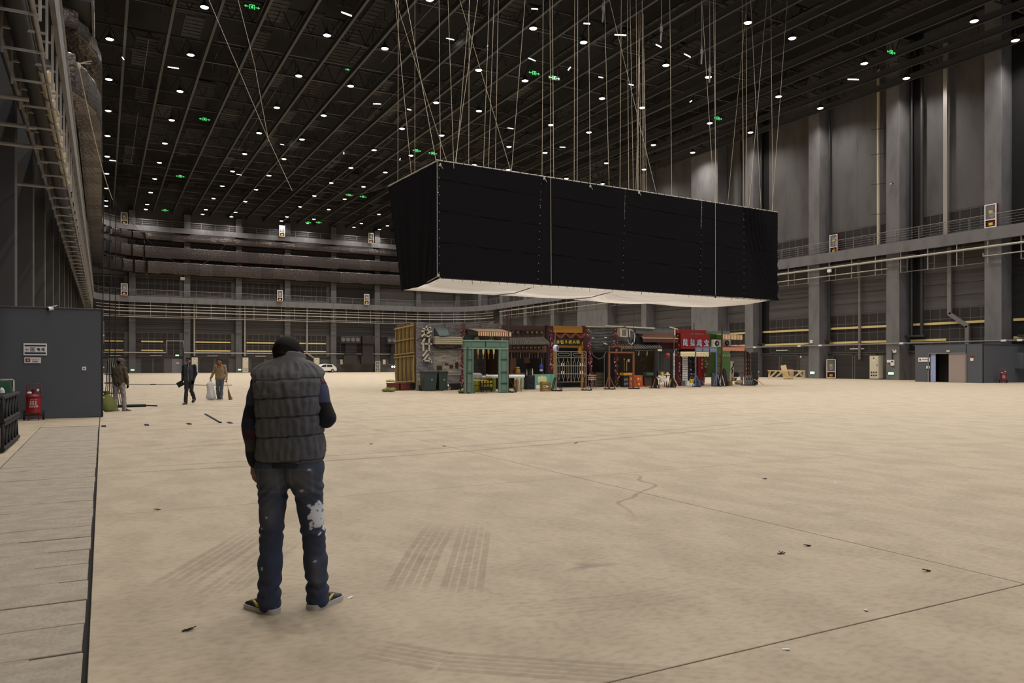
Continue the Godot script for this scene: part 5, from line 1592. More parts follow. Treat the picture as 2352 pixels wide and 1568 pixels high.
func build_street() -> void:
	var grey := brick_material("brick_grey", Color("87807f"), 0.16, 4)
	var dim := brick_material("brick_dim", Color("6c6a66"), 0.14, 9)
	var whiteb := brick_material("brick_pale", Color("aaa390"), 0.2, 14)
	smat("sheet_green", "5d6a66", 0.5)
	smat("shutter_cream", "b9ad8c", 0.5)
	smat("bamboo", "a48a55", 0.7)
	smat("bamboo_dark", "6d5a38", 0.75)
	smat("shop_green", "5e7a68", 0.6)
	smat("shop_green_light", "7c9a83", 0.6)
	smat("brown_board", "4b3426", 0.7)
	smat("brown_light", "7a5334", 0.7)
	smat("plaque", "1c1613", 0.6)
	smat("roof_tile", "6b675c", 0.75)
	smat("roof_tile_dark", "3a3936", 0.7)
	smat("dark_red", "4b1513", 0.6)
	smat("sign_red", "8c1d19", 0.5)
	smat("gold_board", "a5761f", 0.6)
	smat("gold_trim", "b98425", 0.5)
	smat("rust", "7e4c33", 0.8)
	smat("iron_gate", "8b8370", 0.5)
	smat("salmon", "c08064", 0.7)
	smat("awn_cream", "e0cfa0", 0.8)
	smat("awn_rust", "9a5a3c", 0.8)
	smat("grass_green", "5e8f48", 0.7)
	smat("leaf_green", "79a94d", 0.6)
	smat("teal", "4d9a7b", 0.6)
	smat("lilac", "cfcfe2", 0.5)
	smat("orange", "c5481c", 0.6)
	smat("peach", "d59a7d", 0.6)
	smat("blue_bag", "2f4fb4", 0.5)
	smat("card", "9d7c54", 0.85)
	var t: Node3D

	# 1. brick corner with raised characters
	t = thing("brick_facade", "grey brick facade with three big raised characters at the left end of the set", "facade")
	obj("wall", cb(Vector3(17.325, 1.953, -41.45), Vector3(2.946, 3.905, 0.3)), grey, t)
	obj("left_pier", cb(Vector3(16.307, 1.937, -41.26), Vector3(1.04, 3.875, 0.12)), grey, t)
	obj("pale_patch", cb(Vector3(17.735, 1.607, -41.29), Vector3(1.76, 1.522, 0.04)), whiteb, t)
	obj("dark_posters", Geo.new().cbox(Vector3(18.309, 1.429, -41.26), Vector3(0.195, 0.357, 0.04),0.01).cbox(Vector3(17.962, 1.366, -41.26), Vector3(0.221, 0.229, 0.04),0.01).cbox(Vector3(17.222, 1.291, -41.26), Vector3(0.326, 0.227, 0.04),0.01).cbox(Vector3(17.66, 1.505, -41.26), Vector3(0.22, 0.101, 0.04),0.01), M.dark_red, t)
	obj("corner_stones", cb(Vector3(15.941, 0.48, -41.17), Vector3(0.317, 0.959, 0.1)), whiteb, t)
	obj("lower_recess", cb(Vector3(18.142, 0.193, -41.25), Vector3(1.109, 0.386, 0.1)), M.soot, t)
	var ch := [["2272", "5035", "1494", "8118", "7546", "45488887"], ["3014", "2329", "4494", "7079"], ["5024", "632888", "7699"]]
	var cy := [[979, 761], [978, 791], [978, 818]]
	for k in 3:
		var g := Geo.new()
		glyph(g, ch[k], Transform3D(), 0.72, 0.085, 0.1)
		obj("character", g, M.cream, t, [Vector3(16.304, 3.347, -41.1), Vector3(16.304, 2.625, -41.1), Vector3(16.304, 1.953, -41.1)][k])
	obj("canopy", Geo.new().quad(Vector3(16.997, 3.122, -40.7), Vector3(17.618, 3.158, -40.7), Vector3(17.664, 3.659, -41.25), Vector3(16.901, 3.616, -41.25)).quad(Vector3(17.623, 3.133, -40.71), Vector3(17.001, 3.098, -40.71), Vector3(16.905, 3.591, -41.26), Vector3(17.668, 3.634, -41.26)).flat2(Vector3(16.901, 3.616, -41.25), Vector3(16.847, 3.112, -41.25), Vector3(16.997, 3.097, -40.7)), M.sheet_green, t)
	for k in 4:
		obj("shutter_slat", cb(Vector3(17.617, 3.041, -40.95) + Vector3(0, -0.115 * k, 0), Vector3(1.751, 0.1, 0.36), 0.03), M.shutter_cream, t)
	obj("shutter_box", cb(Vector3(17.674, 2.665, -41.15), Vector3(1.696, 0.151, 0.3)), M.brown_board, t)
	obj("cable", Geo.new().tube([Vector3(15.768, 2.843, -41.15), Vector3(15.907, 2.967, -41.1), Vector3(16.224, 2.948, -41.1), Vector3(16.491, 2.977, -41.1), Vector3(16.678, 2.68, -41.1), Vector3(16.813, 2.531, -41.1), Vector3(17.299, 2.386, -41.1), Vector3(17.846, 2.391, -41.1), Vector3(18.567, 2.551, -41.1)], 0.03, 6), M.black, t)
	settle(t, Vector3(17.205, 0, -41.2))

	# 2. bamboo screen on the side that faces left
	t = thing("bamboo_screen", "tall screen of split bamboo on the left end of the brick facade", "screen")
	for k in 14:
		var d := 41.45 + 0.235 * k
		for lv in 2:
			var y0 := (2.12 if lv == 0 else 0.42 - 0.02 * k) + rng.randf_range(-0.03, 0.03)
			var y1 := (3.88 - 0.015 * k if lv == 0 else 2.06) + rng.randf_range(-0.05, 0.05)
			obj("bamboo_pole", Geo.new().tube([P(15.72 + 0.02 * lv, y0, d), P(15.7, (y0 + y1) / 2, d + rng.randf_range(-0.03, 0.03)), P(15.72, y1, d)], 0.05 if lv else 0.042, 7), M.bamboo if (k + lv) % 3 else M.bamboo_dark, t)
	for y in [3.72, 2.98, 2.16, 1.98, 0.52]:
		obj("cross_pole", Geo.new().tube([P(15.66, y, 41.35), P(15.66, y - 0.1, 44.7)], 0.035, 7), M.bamboo, t)
	obj("backing", cb(P(15.86, 2.0, 43.1), Vector3(0.04, 3.8, 3.3)), M.wood_old, t)
	obj("dark_cloth", cb(P(15.8, 0.25, 42.9), Vector3(0.06, 0.5, 2.6)), M.black, t)
	settle(t, P(15.72, 0, 43.0))

	# 3. wheeled bins
	for k in 2:
		var w: float = [0.786, 0.533][k]
		t = thing("wheeled_bin", ["left of two dark green wheeled bins before the brick facade", "right of two dark green wheeled bins before the brick facade"][k], "bin", [Vector3(16.144, 0, -40.3), Vector3(16.909, 0, -40.3)][k], 0.0, "dark green wheeled bins")
		var rings := []
		for q in [[0.06, 0.84], [0.2, 0.86], [0.98, 1.0], [0.99, 1.05], [1.05, 1.05]]:
			var ring := PackedVector3Array()
			for c in [[1, 1], [1, -1], [-1, -1], [-1, 1]]:
				ring.append(Vector3(c[0] * w * 0.5 * q[1], q[0], c[1] * 0.34 * q[1]))
			rings.append(ring)
		obj("body", Geo.new().loft(rings, true, 20), M.plastic_green, t)
		obj("bottom", cb(Vector3(0, 0.07, 0), Vector3(w * 0.8, 0.04, 0.5)), M.plastic_green, t)
		obj("lid", cb(Vector3(0, 1.08, 0), Vector3(w * 1.08, 0.07, 0.76), 0.025), M.plastic_green, t)
		obj("handle", Geo.new().tube([Vector3(-w * 0.4, 1.04, -0.42), Vector3(w * 0.4, 1.04, -0.42)], 0.02, 6), M.plastic_green, t)
		for x in [-0.42, 0.42]:
			obj("wheel", Geo.new().lathe([Vector2(0, -0.03), Vector2(0.1, -0.03), Vector2(0.1, 0.03), Vector2(0, 0.03)], 12, Transform3D(Basis(Vector3.BACK, PI / 2), Vector3(x * w, 0.1, -0.3))), M.rubber, t)
		obj("emblem", Geo.new().slab(PackedVector2Array([Vector2(0, -0.07), Vector2(0.07, 0.05), Vector2(-0.07, 0.05)]), 0.01, Transform3D(Basis(), Vector3(w * 0.1, 0.62, 0.33))), M.leaf_green, t)
	for q in [[Vector3(15.908, 0, -40.9), "dark thermos jug at the foot of the brick corner", "soot"], [Vector3(17.51, 0, -40.7), "shiny steel flask right of the green bins", "chrome"]]:
		t = thing("flask", q[1], "flask", q[0])
		obj("body", Geo.new().lathe([Vector2(0, 0), Vector2(0.1, 0), Vector2(0.1, 0.26), Vector2(0.05, 0.32), Vector2(0, 0.32)], 14), M[q[2]], t)
		obj("cap", Geo.new().lathe([Vector2(0.05, 0.31), Vector2(0.055, 0.38), Vector2(0, 0.39)], 12).tube([Vector3(0.09, 0.24, 0), Vector3(0.15, 0.2, 0), Vector3(0.15, 0.1, 0), Vector3(0.09, 0.06, 0)], 0.012, 6), M.steel_light, t)

	# garlands of red firecrackers
	garland("red firecracker garland between the brick facade and the green gate", Vector3(18.577, 3.771, -41), Vector3(18.494, 0.132, -41), 0.13)
	garland("red firecracker garland left of the golden shop sign", Vector3(24.409, 3.636, -40.9), Vector3(24.503, 1.129, -40.9), 0.15)
	garland("red firecracker garland right of the golden shop sign, reaching the small table", Vector3(27.212, 3.696, -40.9), Vector3(27.309, 0.074, -40.6), 0.15)
	garland("red firecracker garland left of the wall air conditioner", Vector3(29.378, 3.803, -41), Vector3(29.551, -0.024, -41), 0.16)
	garland("dark red garland beside the red jewellery sign", Vector3(35.141, 3.561, -41.6), Vector3(35.257, 0.182, -41.6), 0.13)
	garland("red garland hanging against the green shop wall, trailing to the floor", Vector3(37.868, 2.252, -41.6), Vector3(36.985, 0.11, -41.2), 0.16)

	# 4. green gate frame on the floor in front
	t = thing("green_gate", "free-standing panelled green gateway with a wide lintel", "gateway")
	for q in [[1068, 1087], [1148, 1167]]:
		var u0: int = q[0]
		if u0 == 1068: obj("pillar", cb(Vector3(16.576, 1.145, -35.91), Vector3(0.467, 2.276, 0.22)), M.shop_green, t)
		else: obj("pillar", cb(Vector3(18.588, 1.16, -35.91), Vector3(0.489, 2.285, 0.22)), M.shop_green, t)
	obj("lintel", cb(Vector3(16.906, 2.488, -35.92), Vector3(1.176, 0.403, 0.24)), M.shop_green, t)
	obj("lintel", cb(Vector3(18.195, 2.492, -35.92), Vector3(1.327, 0.387, 0.24)), M.shop_green, t)
	obj("cornice", cb(Vector3(17.552, 2.714, -35.9), Vector3(2.561, 0.056, 0.3)).cbox(Vector3(17.552, 2.303, -35.9), Vector3(2.561, 0.045, 0.3),0.01), M.shop_green_light, t)
	for q in [[Vector3(16.554, 2.038, -35.8), Vector3(0.294, 0.268, 0.04)], [Vector3(16.554, 1.391, -35.8), Vector3(0.294, 0.535, 0.04)], [Vector3(16.554, 0.733, -35.8), Vector3(0.294, 0.424, 0.04)], [Vector3(18.59, 2.017, -35.8), Vector3(0.309, 0.343, 0.04)], [Vector3(18.59, 1.389, -35.8), Vector3(0.309, 0.548, 0.04)], [Vector3(18.59, 0.738, -35.8), Vector3(0.309, 0.434, 0.04)], [Vector3(18.59, 0.258, -35.8), Vector3(0.309, 0.297, 0.04)], [Vector3(16.542, 2.483, -35.8), Vector3(0.221, 0.223, 0.04)], [Vector3(17.049, 2.489, -35.8), Vector3(0.695, 0.224, 0.04)], [Vector3(17.927, 2.5, -35.8), Vector3(0.71, 0.227, 0.04)], [Vector3(18.539, 2.507, -35.8), Vector3(0.36, 0.228, 0.04)]]:
		obj("raised_panel", cb(q[0], q[1], 0.02), M.shop_green, t)
	for q in [[Vector3(16.57, 1.731, -35.785), Vector3(0.442, 0.033, 0.05)], [Vector3(16.57, 1.04, -35.785), Vector3(0.442, 0.033, 0.05)], [Vector3(18.58, 1.737, -35.785), Vector3(0.463, 0.034, 0.05)], [Vector3(18.58, 1.052, -35.785), Vector3(0.463, 0.034, 0.05)], [Vector3(18.58, 0.481, -35.785), Vector3(0.463, 0.034, 0.05)]]:
		obj("moulding", cb(q[0], q[1]), M.soot, t)
	for q in [[Vector3(16.769, 1.145, -35.77), Vector3(0.049, 2.279, 0.06)], [Vector3(16.334, 1.147, -35.77), Vector3(0.037, 2.267, 0.06)], [Vector3(18.325, 1.161, -35.77), Vector3(0.051, 2.275, 0.06)], [Vector3(18.795, 1.16, -35.77), Vector3(0.039, 2.288, 0.06)]]:
		obj("edge_strip", cb(q[0], q[1]), M.shop_green_light, t)
	obj("prop_stick", Geo.new().bar(Vector3(16.303, 0.022, -35.5), Vector3(16.468, 2.37, -35.7), 0.05, 0.05), M.brown_board, t)
	for p in [Vector3(16.484, 0, -36), Vector3(18.964, 0, -36)]: foot_brace(t, p, M.soot, 0.8)
	obj("sill", cb(Vector3(17.589, 0.006, -35.85), Vector3(2.54, 0.012, 0.1)), M.soot, t)
	for k in 4:
		var p: Vector3 = [Vector3(17.75, 2.203, -37.2), Vector3(18.061, 2.206, -37.2), Vector3(18.374, 2.208, -37.2), Vector3(18.69, 2.211, -37.2)][k]
		obj("tassel", Geo.new().lathe([Vector2(0.0, -0.22), Vector2(0.04, -0.15), Vector2(0.055, -0.02), Vector2(0.05, 0.12), Vector2(0, 0.14)], 10, Transform3D(Basis(), p)).bar(p + Vector3(0, -0.2, 0), p + Vector3(0, -0.42, 0), 0.015, 0.015), M.bar_yellow if k % 2 else M.gold_trim, t)
	settle(t, Vector3(17.631, 0, -35.9))

	# 5. noodle stall behind the gate
	t = thing("stall_front", "dark stall under a red and cream striped awning, behind the green gateway", "stall")
	obj("back_wall", cb(Vector3(21.155, 2.057, -43.675), Vector3(2.62, 4.114, 0.15)), dim, t)
	obj("upper_bricks", cb(Vector3(20.087, 3.759, -41.5), Vector3(2.488, 0.391, 0.2)), grey, t)
	obj("left_cheek", cb(Vector3(19.002, 1.785, -42.4), Vector3(0.227, 3.571, 1.8)), M.soot, t)
	obj("right_cheek", cb(Vector3(21.294, 1.625, -42.4), Vector3(0.178, 3.25, 1.8)), M.brown_board, t)
	obj("ceiling_board", cb(Vector3(20.115, 3.187, -42.4), Vector3(2.432, 0.078, 2)), M.soot, t)
	obj("sign_board", cb(Vector3(20.091, 3.041, -41.4), Vector3(2.429, 0.364, 0.1)), smat("board_green", "1f3a30", 0.6), t)
	striped_awning(t, Vector3(19.131, 3.619, -41.35), 2.174, 0.22, 1.3, 0.28, 30, M.awn_cream, M.awn_rust)
	for k in 4:
		var g := Geo.new()
		glyph(g, wok_glyphs([0, 8, 6, 4][k]), Transform3D(), 0.4, 0.045, 0.04)
		obj("character", g, [M.pink_paper, M.sign_red, M.gold_trim, M.sign_red][k], t, [Vector3(19.592, 2.955, -41.3), Vector3(20.052, 2.962, -41.3), Vector3(20.545, 2.969, -41.3), Vector3(21.014, 2.976, -41.3)][k])
	settle(t, Vector3(20.392, 0, -42))
	t = thing("stove", "yellow-green steel stove with lettering inside the dark stall", "stove", Vector3(17.837, 0, -37.6))
	obj("drum", Geo.new().lathe([Vector2(0, 0), Vector2(0.36, 0), Vector2(0.36, 0.72), Vector2(0.3, 0.76), Vector2(0, 0.76)], 20), smat("stove_green", "84862f", 0.5), t)
	obj("pot", Geo.new().lathe([Vector2(0.34, 0.76), Vector2(0.34, 0.95), Vector2(0.2, 1.02), Vector2(0, 1.03)], 20), M.steel_light, t)
	var lg := Geo.new()
	for k in 4: glyph(lg, wok_glyphs(k + 3), Transform3D(Basis(), Vector3(-0.12, 0.18 + 0.13 * k, 0.36)), 0.12, 0.015, 0.01)
	obj("lettering", lg, M.yellow, t)
	t = thing("stove", "wide round wok stove with a steel lid behind the black menu board", "stove", Vector3(18.761, 0, -38.2))
	obj("drum", Geo.new().lathe([Vector2(0, 0), Vector2(0.5, 0), Vector2(0.5, 0.74), Vector2(0.4, 0.78), Vector2(0, 0.78)], 22), M.stove_green, t)
	obj("lid", Geo.new().lathe([Vector2(0.36, 0.8), Vector2(0.3, 0.87), Vector2(0.05, 0.92), Vector2(0.05, 0.97), Vector2(0, 0.98)], 22), M.chrome, t)
	t = thing("menu_board", "black menu board with two rows of yellow characters", "board", Vector3(18.146, 0, -37))
	obj("panel", cb(Vector3(0, 0.42, 0), Vector3(0.78, 0.62, 0.03)), M.plaque, t)
	lg = Geo.new()
	for j in 2:
		for k in 4: glyph(lg, wok_glyphs(k * 2 + j + 1), Transform3D(Basis(), Vector3(-0.26 + 0.17 * k, 0.56 - 0.2 * j, 0.02)), 0.15, 0.02, 0.01)
		for k in 3: lg.box(Vector3(0.34, 0.62 - 0.2 * j - 0.05 * k, 0.02), Vector3(0.04, 0.02, 0.01))
	obj("lettering", lg, M.yellow, t)
	for x in [-0.3, 0.3]: obj("leg", Geo.new().bar(Vector3(x, 0, 0), Vector3(x, 0.15, 0), 0.04, 0.04), M.soot, t)
	t = thing("folding_table", "small dark folding table with a pale top at the gateway's foot", "table", Vector3(17.489, 0, -36.6))
	obj("top", cb(Vector3(0, 0.66, 0), Vector3(0.85, 0.03, 0.5)), M.cream, t)
	for x in [-0.38, 0.38]:
		for z in [-0.2, 0.2]: obj("leg", Geo.new().bar(Vector3(x, 0, z), Vector3(x, 0.65, z), 0.03, 0.03), M.soot, t)
	obj("rail", Geo.new().bar(Vector3(-0.38, 0.4, 0.2), Vector3(0.38, 0.4, 0.2), 0.03, 0.03), M.soot, t)
	t = thing("white_table", "long table with a thick white cloth behind the green gateway", "table", Vector3(19.46, 0, -37.3))
	obj("cloth", cb(Vector3(0, 0.84, 0), Vector3(2.097, 0.17, 0.7), 0.05), M.white, t)
	for x in [-0.85, 0.85]:
		for z in [-0.25, 0.25]: obj("leg", Geo.new().bar(Vector3(x, 0, z), Vector3(x, 0.78, z), 0.035, 0.035), M.steel_grey, t)
	for k in 2:
		t = thing("carton", ["lower brown carton under the white-clothed table", "upper brown carton under the white-clothed table"][k], "carton", Vector3(20.649, 0, -38.3) + Vector3(0.02 * k, 0.02 + 0.32 * k, 0.2))
		obj("box", cb(Vector3(0, 0.15, 0), Vector3(0.34, 0.3, 0.34)), M.card, t)
		obj("flap_line", cb(Vector3(0, 0.15, 0.172), Vector3(0.05, 0.3, 0.004)), M.cream, t)

	# 6. brown timber shop with rows of little plaques
	t = thing("timber_shop", "brown timber shopfront with a grey tiled canopy and rows of small plaques", "shopfront")
	obj("fascia", cb(Vector3(22.982, 3.508, -41.56), Vector3(3.316, 0.779, 0.12)), M.brown_board, t)
	obj("side_strip", cb(Vector3(24.547, 1.984, -41.525), Vector3(0.19, 3.899, 0.15)), M.soot, t)
	for k in 8:
		var px: Vector3 = [Vector3(21.729, 3.441, -41.42), Vector3(22.105, 3.448, -41.42), Vector3(22.437, 3.455, -41.42), Vector3(22.788, 3.462, -41.42), Vector3(23.125, 3.469, -41.42), Vector3(23.449, 3.475, -41.42), Vector3(23.775, 3.481, -41.42), Vector3(24.119, 3.488, -41.42)][k]
		var o := obj("plaque", cb(Vector3.ZERO, Vector3(0.22, 0.27, 0.04)), M.plaque, t, px)
		var g := Geo.new()
		glyph(g, wok_glyphs(k + 1), Transform3D(), 0.15, 0.022, 0.02)
		obj("character", g, M.gold_trim if k != 3 else M.plaque, o, Vector3(0, 0, 0.02))
	# tiled canopy
	var g6 := Geo.new()
	for k in 22:
		var f := k / 21.0
		var a := Vector3(21.902, 3.071, -41.35).lerp(Vector3(24.173, 3.161, -41.35), f)
		var b := Vector3(21.287, 2.668, -40.3).lerp(Vector3(23.958, 2.727, -40.3), f)
		g6.tube([a, b], 0.055, 7)
	obj("canopy_tiles", g6, M.roof_tile, t)
	obj("canopy_deck", Geo.new().quad(Vector3(21.248, 2.641, -40.28), Vector3(23.977, 2.7, -40.28), Vector3(24.216, 3.122, -41.37), Vector3(21.883, 3.071, -41.37)).quad(Vector3(23.989, 2.648, -40.3), Vector3(21.258, 2.59, -40.3), Vector3(21.893, 3.032, -41.39), Vector3(24.227, 3.082, -41.39)), M.roof_tile_dark, t)
	obj("hip_ridge", Geo.new().tube([Vector3(24.161, 3.16, -41.33), Vector3(23.959, 2.752, -40.25)], 0.08, 8), M.roof_tile, t)
	obj("lower_fascia", cb(Vector3(22.912, 2.436, -40.94), Vector3(2.556, 0.425, 0.08)), M.brown_light, t)
	obj("ledge", cb(Vector3(22.857, 2.314, -40.86), Vector3(2.61, 0.132, 0.12)), M.wood_old, t)
	for k in 8:
		var px := Vector3(21.88, 2.504, -40.86).lerp(Vector3(23.886, 2.525, -40.86), k / 7.0)
		var o := obj("plaque", cb(Vector3.ZERO, Vector3(0.16, 0.19, 0.04)), M.plaque, t, px)
		var g := Geo.new()
		glyph(g, wok_glyphs(k + 4), Transform3D(), 0.1, 0.018, 0.02)
		obj("character", g, M.cream, o, Vector3(0, 0, 0.02))
	for k in 12:
		var px := Vector3(21.859, 2.06, -41.1).lerp(Vector3(24.12, 2.073, -41.1), k / 11.0)
		obj("hanging_tag", Geo.new().cbox(px, Vector3(0.07, 0.28, 0.02), 0.005).cbox(px + Vector3(0, -0.17, 0), Vector3(0.09, 0.05, 0.03), 0.005), M.brown_board if k % 3 else M.steel_grey, t)
	obj("back_wall", cb(Vector3(24.203, 1.147, -43.25), Vector3(2.892, 2.293, 0.1)), M.plaque, t)
	obj("left_board", cb(Vector3(22.247, 1.373, -41.63), Vector3(0.424, 1.016, 0.06)), M.brown_light, t)
	obj("right_board", cb(Vector3(24.446, 1.302, -41.63), Vector3(0.443, 1.174, 0.06)), M.brown_board, t)
	obj("inner_shelf", cb(Vector3(22.444, 0.933, -41.65), Vector3(1.032, 0.08, 0.5)).cbox(Vector3(23.434, 1.752, -42.05), Vector3(0.405, 0.381, 0.1),0.01), M.wood_old, t)
	settle(t, Vector3(23.256, 0, -41.6))
	t = thing("clay_jar", "yellow clay jar on the counter of the timber shop", "jar", Vector3(22.442, 0.92, -41.4))
	obj("belly", Geo.new().lathe([Vector2(0, 0), Vector2(0.13, 0), Vector2(0.17, 0.14), Vector2(0.14, 0.26), Vector2(0.1, 0.3), Vector2(0.12, 0.36), Vector2(0, 0.36)], 16), smat("ochre", "b48b3a", 0.6), t)
	obj("lid", Geo.new().lathe([Vector2(0.13, 0.36), Vector2(0.1, 0.41), Vector2(0, 0.42)], 16), M.bar_yellow, t)
	t = thing("hanging_bag", "bright blue and white plastic bag hanging in the timber shop", "bag", Vector3(23.875, 1.05, -41))
	obj("bag", Geo.new().ball(Vector3(0, 0.28, 0), Vector3(0.11, 0.2, 0.08), 12), M.blue_bag, t)
	obj("white_end", cb(Vector3(0, 0.08, 0), Vector3(0.2, 0.13, 0.1), 0.03), M.white, t)
	obj("hook_cord", Geo.new().tube([Vector3(0, 0.46, 0), Vector3(0.02, 0.85, 0)], 0.012, 5), M.cream, t)
	t = thing("poster_board", "pale green printed counter board left of the black cabinet", "board", Vector3(21.939, 0, -40.2))
	obj("panel", cb(Vector3(0, 0.44, 0), Vector3(0.739, 0.86, 0.04)), smat("poster_pale", "b9c9ab", 0.6), t)
	obj("green_swash", Geo.new().slab(PackedVector2Array([Vector2(-0.32, 0.02), Vector2(0.32, 0.02), Vector2(0.32, 0.16), Vector2(0.1, 0.08), Vector2(-0.32, 0.1)]), 0.01, Transform3D(Basis(), Vector3(0, 0, 0.022))).slab(PackedVector2Array([Vector2(-0.32, 0.7), Vector2(0.1, 0.8), Vector2(0.32, 0.72), Vector2(0.32, 0.86), Vector2(-0.32, 0.86)]), 0.01, Transform3D(Basis(), Vector3(0, 0, 0.022))), M.leaf_green, t)
	t = thing("black_cabinet", "black speaker cabinet with clutter on top between the green boards", "cabinet", Vector3(22.481, 0, -40))
	obj("case", cb(Vector3(0, 0.42, 0), Vector3(0.537, 0.84, 0.4), 0.02), M.black, t)
	for y in [0.2, 0.5]: obj("grille", Geo.new().lathe([Vector2(0, 0), Vector2(0.14, 0), Vector2(0.12, 0.02), Vector2(0, 0.02)], 16, Transform3D(Basis(Vector3.RIGHT, PI / 2), Vector3(0, y, 0.2))), M.soot, t)
	obj("knob_plate", cb(Vector3(0, 0.74, 0.2), Vector3(0.22, 0.08, 0.02)), M.steel_dark, t)
	for k in 4:
		var o := thing("bottle", "%s small bottle from the left on top of the black cabinet" % ordinal(k), "bottle", Vector3(22.481, 0, -40) + Vector3(-0.18 + 0.12 * k, 0.84, 0.05 * (k % 2)), 0.0, "bottles on the black cabinet")
		obj("glass_body", Geo.new().lathe([Vector2(0, 0), Vector2(0.04, 0), Vector2(0.04, 0.2), Vector2(0.015, 0.26 + 0.05 * k), Vector2(0.015, 0.36), Vector2(0, 0.36)], 10), [M.steel_light, M.soot, M.plastic_green, M.cream][k], o)
		obj("stopper", cb(Vector3(0, 0.37, 0), Vector3(0.03, 0.03, 0.03)), M.soot, o)
	t = thing("poster_board", "green printed counter board with pale cabbages behind the wooden crate", "board", Vector3(23.505, 0, -40))
	obj("panel", cb(Vector3(0, 0.46, 0), Vector3(1.461, 0.88, 0.04)), smat("poster_teal", "6f9c8c", 0.6), t)
	obj("white_band", cb(Vector3(-0.1, 0.14, 0.022), Vector3(0.95, 0.22, 0.01)), M.white, t)
	for k in 3: obj("cabbage", Geo.new().ball(Vector3(-0.36 + 0.2 * k, 0.58 + 0.05 * (k % 2), 0.02), Vector3(0.13, 0.2, 0.02), 12), smat("cabbage", "cfd49a", 0.6), t)
	obj("green_stripe", cb(Vector3(0.5, 0.5, 0.022), Vector3(0.18, 0.78, 0.01)), M.teal, t)
	obj("leaf", Geo.new().ball(Vector3(0.46, 0.16, 0.03), Vector3(0.16, 0.09, 0.02), 10), M.leaf_green, t)
	t = thing("crate", "slatted wooden fruit crate standing on end before the green boards", "crate", Vector3(21.65, 0, -36.7))
	for k in 5: obj("slat", cb(Vector3(0, 0.06 + 0.105 * k, 0.14), Vector3(0.56, 0.08, 0.015)), M.bamboo_dark if k % 2 else smat("crate_wood", "8a7138", 0.8), t)
	for k in 5: obj("slat", cb(Vector3(0, 0.06 + 0.105 * k, -0.14), Vector3(0.56, 0.08, 0.015)), M.bamboo_dark, t)
	for x in [-0.26, 0.26]: obj("post", cb(Vector3(x, 0.27, 0), Vector3(0.04, 0.54, 0.3)), M.crate_wood, t)
	obj("label", cb(Vector3(0.02, 0.27, 0.15), Vector3(0.16, 0.03, 0.005)), M.white, t)

	# 7. red and gold restaurant front
	t = thing("restaurant_front", "dark red restaurant front with a gold fascia and black signboard of gold characters", "shopfront")
	obj("pilaster", cb(Vector3(24.847, 1.958, -41.6), Vector3(0.478, 3.916, 0.2)), M.dark_red, t)
	obj("pilaster", cb(Vector3(27.41, 1.988, -41.6), Vector3(0.335, 3.977, 0.2)), M.dark_red, t)
	obj("gold_fascia", cb(Vector3(26.085, 3.706, -41.46), Vector3(2.184, 0.415, 0.12)), M.gold_board, t)
	obj("red_lintel", cb(Vector3(26.213, 3.284, -41.6), Vector3(2.258, 0.444, 0.1)), M.dark_red, t)
	var swag := Geo.new()
	for k in 3:
		var a := Vector3(25.091, 3.423, -41.35).lerp(Vector3(27.344, 3.465, -41.35), k / 3.0)
		var b := Vector3(25.091, 3.423, -41.35).lerp(Vector3(27.344, 3.465, -41.35), (k + 1) / 3.0)
		for j in 3:
			var pts := []
			for s in 7:
				var u := s / 6.0
				pts.append(a.lerp(b, u) - Vector3(0, (0.1 + 0.09 * j) * sin(PI * u), -0.03 * j))
			swag.tube(pts, 0.035, 6)
	obj("drape_swag", swag, smat("drape_brown", "7c4330", 0.8), t)
	obj("signboard", cb(Vector3(26.085, 2.915, -41.35), Vector3(1.921, 0.442, 0.1)), M.plaque, t)
	for k in 6:
		var g := Geo.new()
		glyph(g, wok_glyphs(k), Transform3D(), 0.23, 0.03, 0.03)
		obj("character", g, M.yellow, t, Vector3(25.228, 2.902, -41.26).lerp(Vector3(26.722, 2.923, -41.26), k / 5.0))
	obj("gold_frame", cb(Vector3(25.136, 1.138, -41.51), Vector3(0.224, 2.275, 0.12)).cbox(Vector3(26.262, 2.63, -41.51), Vector3(2.029, 0.139, 0.12),0.01).cbox(Vector3(27.028, 2.457, -41.46), Vector3(0.299, 0.502, 0.12),0.01).cbox(Vector3(27.16, 1.48, -41.46), Vector3(0.1, 2.961, 0.12),0.01), M.gold_trim, t)
	obj("doorway", cb(Vector3(27.145, 1.372, -43.05), Vector3(2.304, 2.744, 0.1)), M.black, t)
	obj("inner_post", cb(Vector3(27.537, 0.981, -42.06), Vector3(0.135, 1.962, 0.12)), M.steel_grey, t)
	settle(t, Vector3(26.216, 0, -41.6))
	# lantern-like drum on its pole
	t = thing("drum_lantern", "round pale drum lantern on a thin pole before the restaurant front", "lantern", Vector3(22.451, 0, -37))
	obj("pole", Geo.new().tube([Vector3(0, 0, 0), Vector3(0, 3.414, 0)], 0.022, 6), M.steel_grey, t)
	obj("drum", Geo.new().lathe([Vector2(0, -0.1), Vector2(0.19, -0.09), Vector2(0.205, 0), Vector2(0.19, 0.09), Vector2(0, 0.1)], 20, Transform3D(Basis(Vector3.UP, 0.5) * Basis(Vector3.RIGHT, PI / 2), Vector3(0.02, 2.386, 0.06))), M.lilac, t)
	var dg := Geo.new()
	glyph(dg, wok_glyphs(5), Transform3D(Basis(Vector3.UP, 0.5), Vector3(0.07, 2.386, 0.15)), 0.24, 0.03, 0.02)
	obj("character", dg, smat("plum", "5b4a63", 0.6), t)
	foot_brace(t, Vector3.ZERO, M.soot, 0.6)
	# ornamental iron gate panel
	t = thing("iron_gate", "free-standing ornamental iron gate panel of pale looped bars", "gate")
	var gx0 := 22.355
	var gw := 1.974
	var gy0 := 0.501
	var gy1 := 2.214
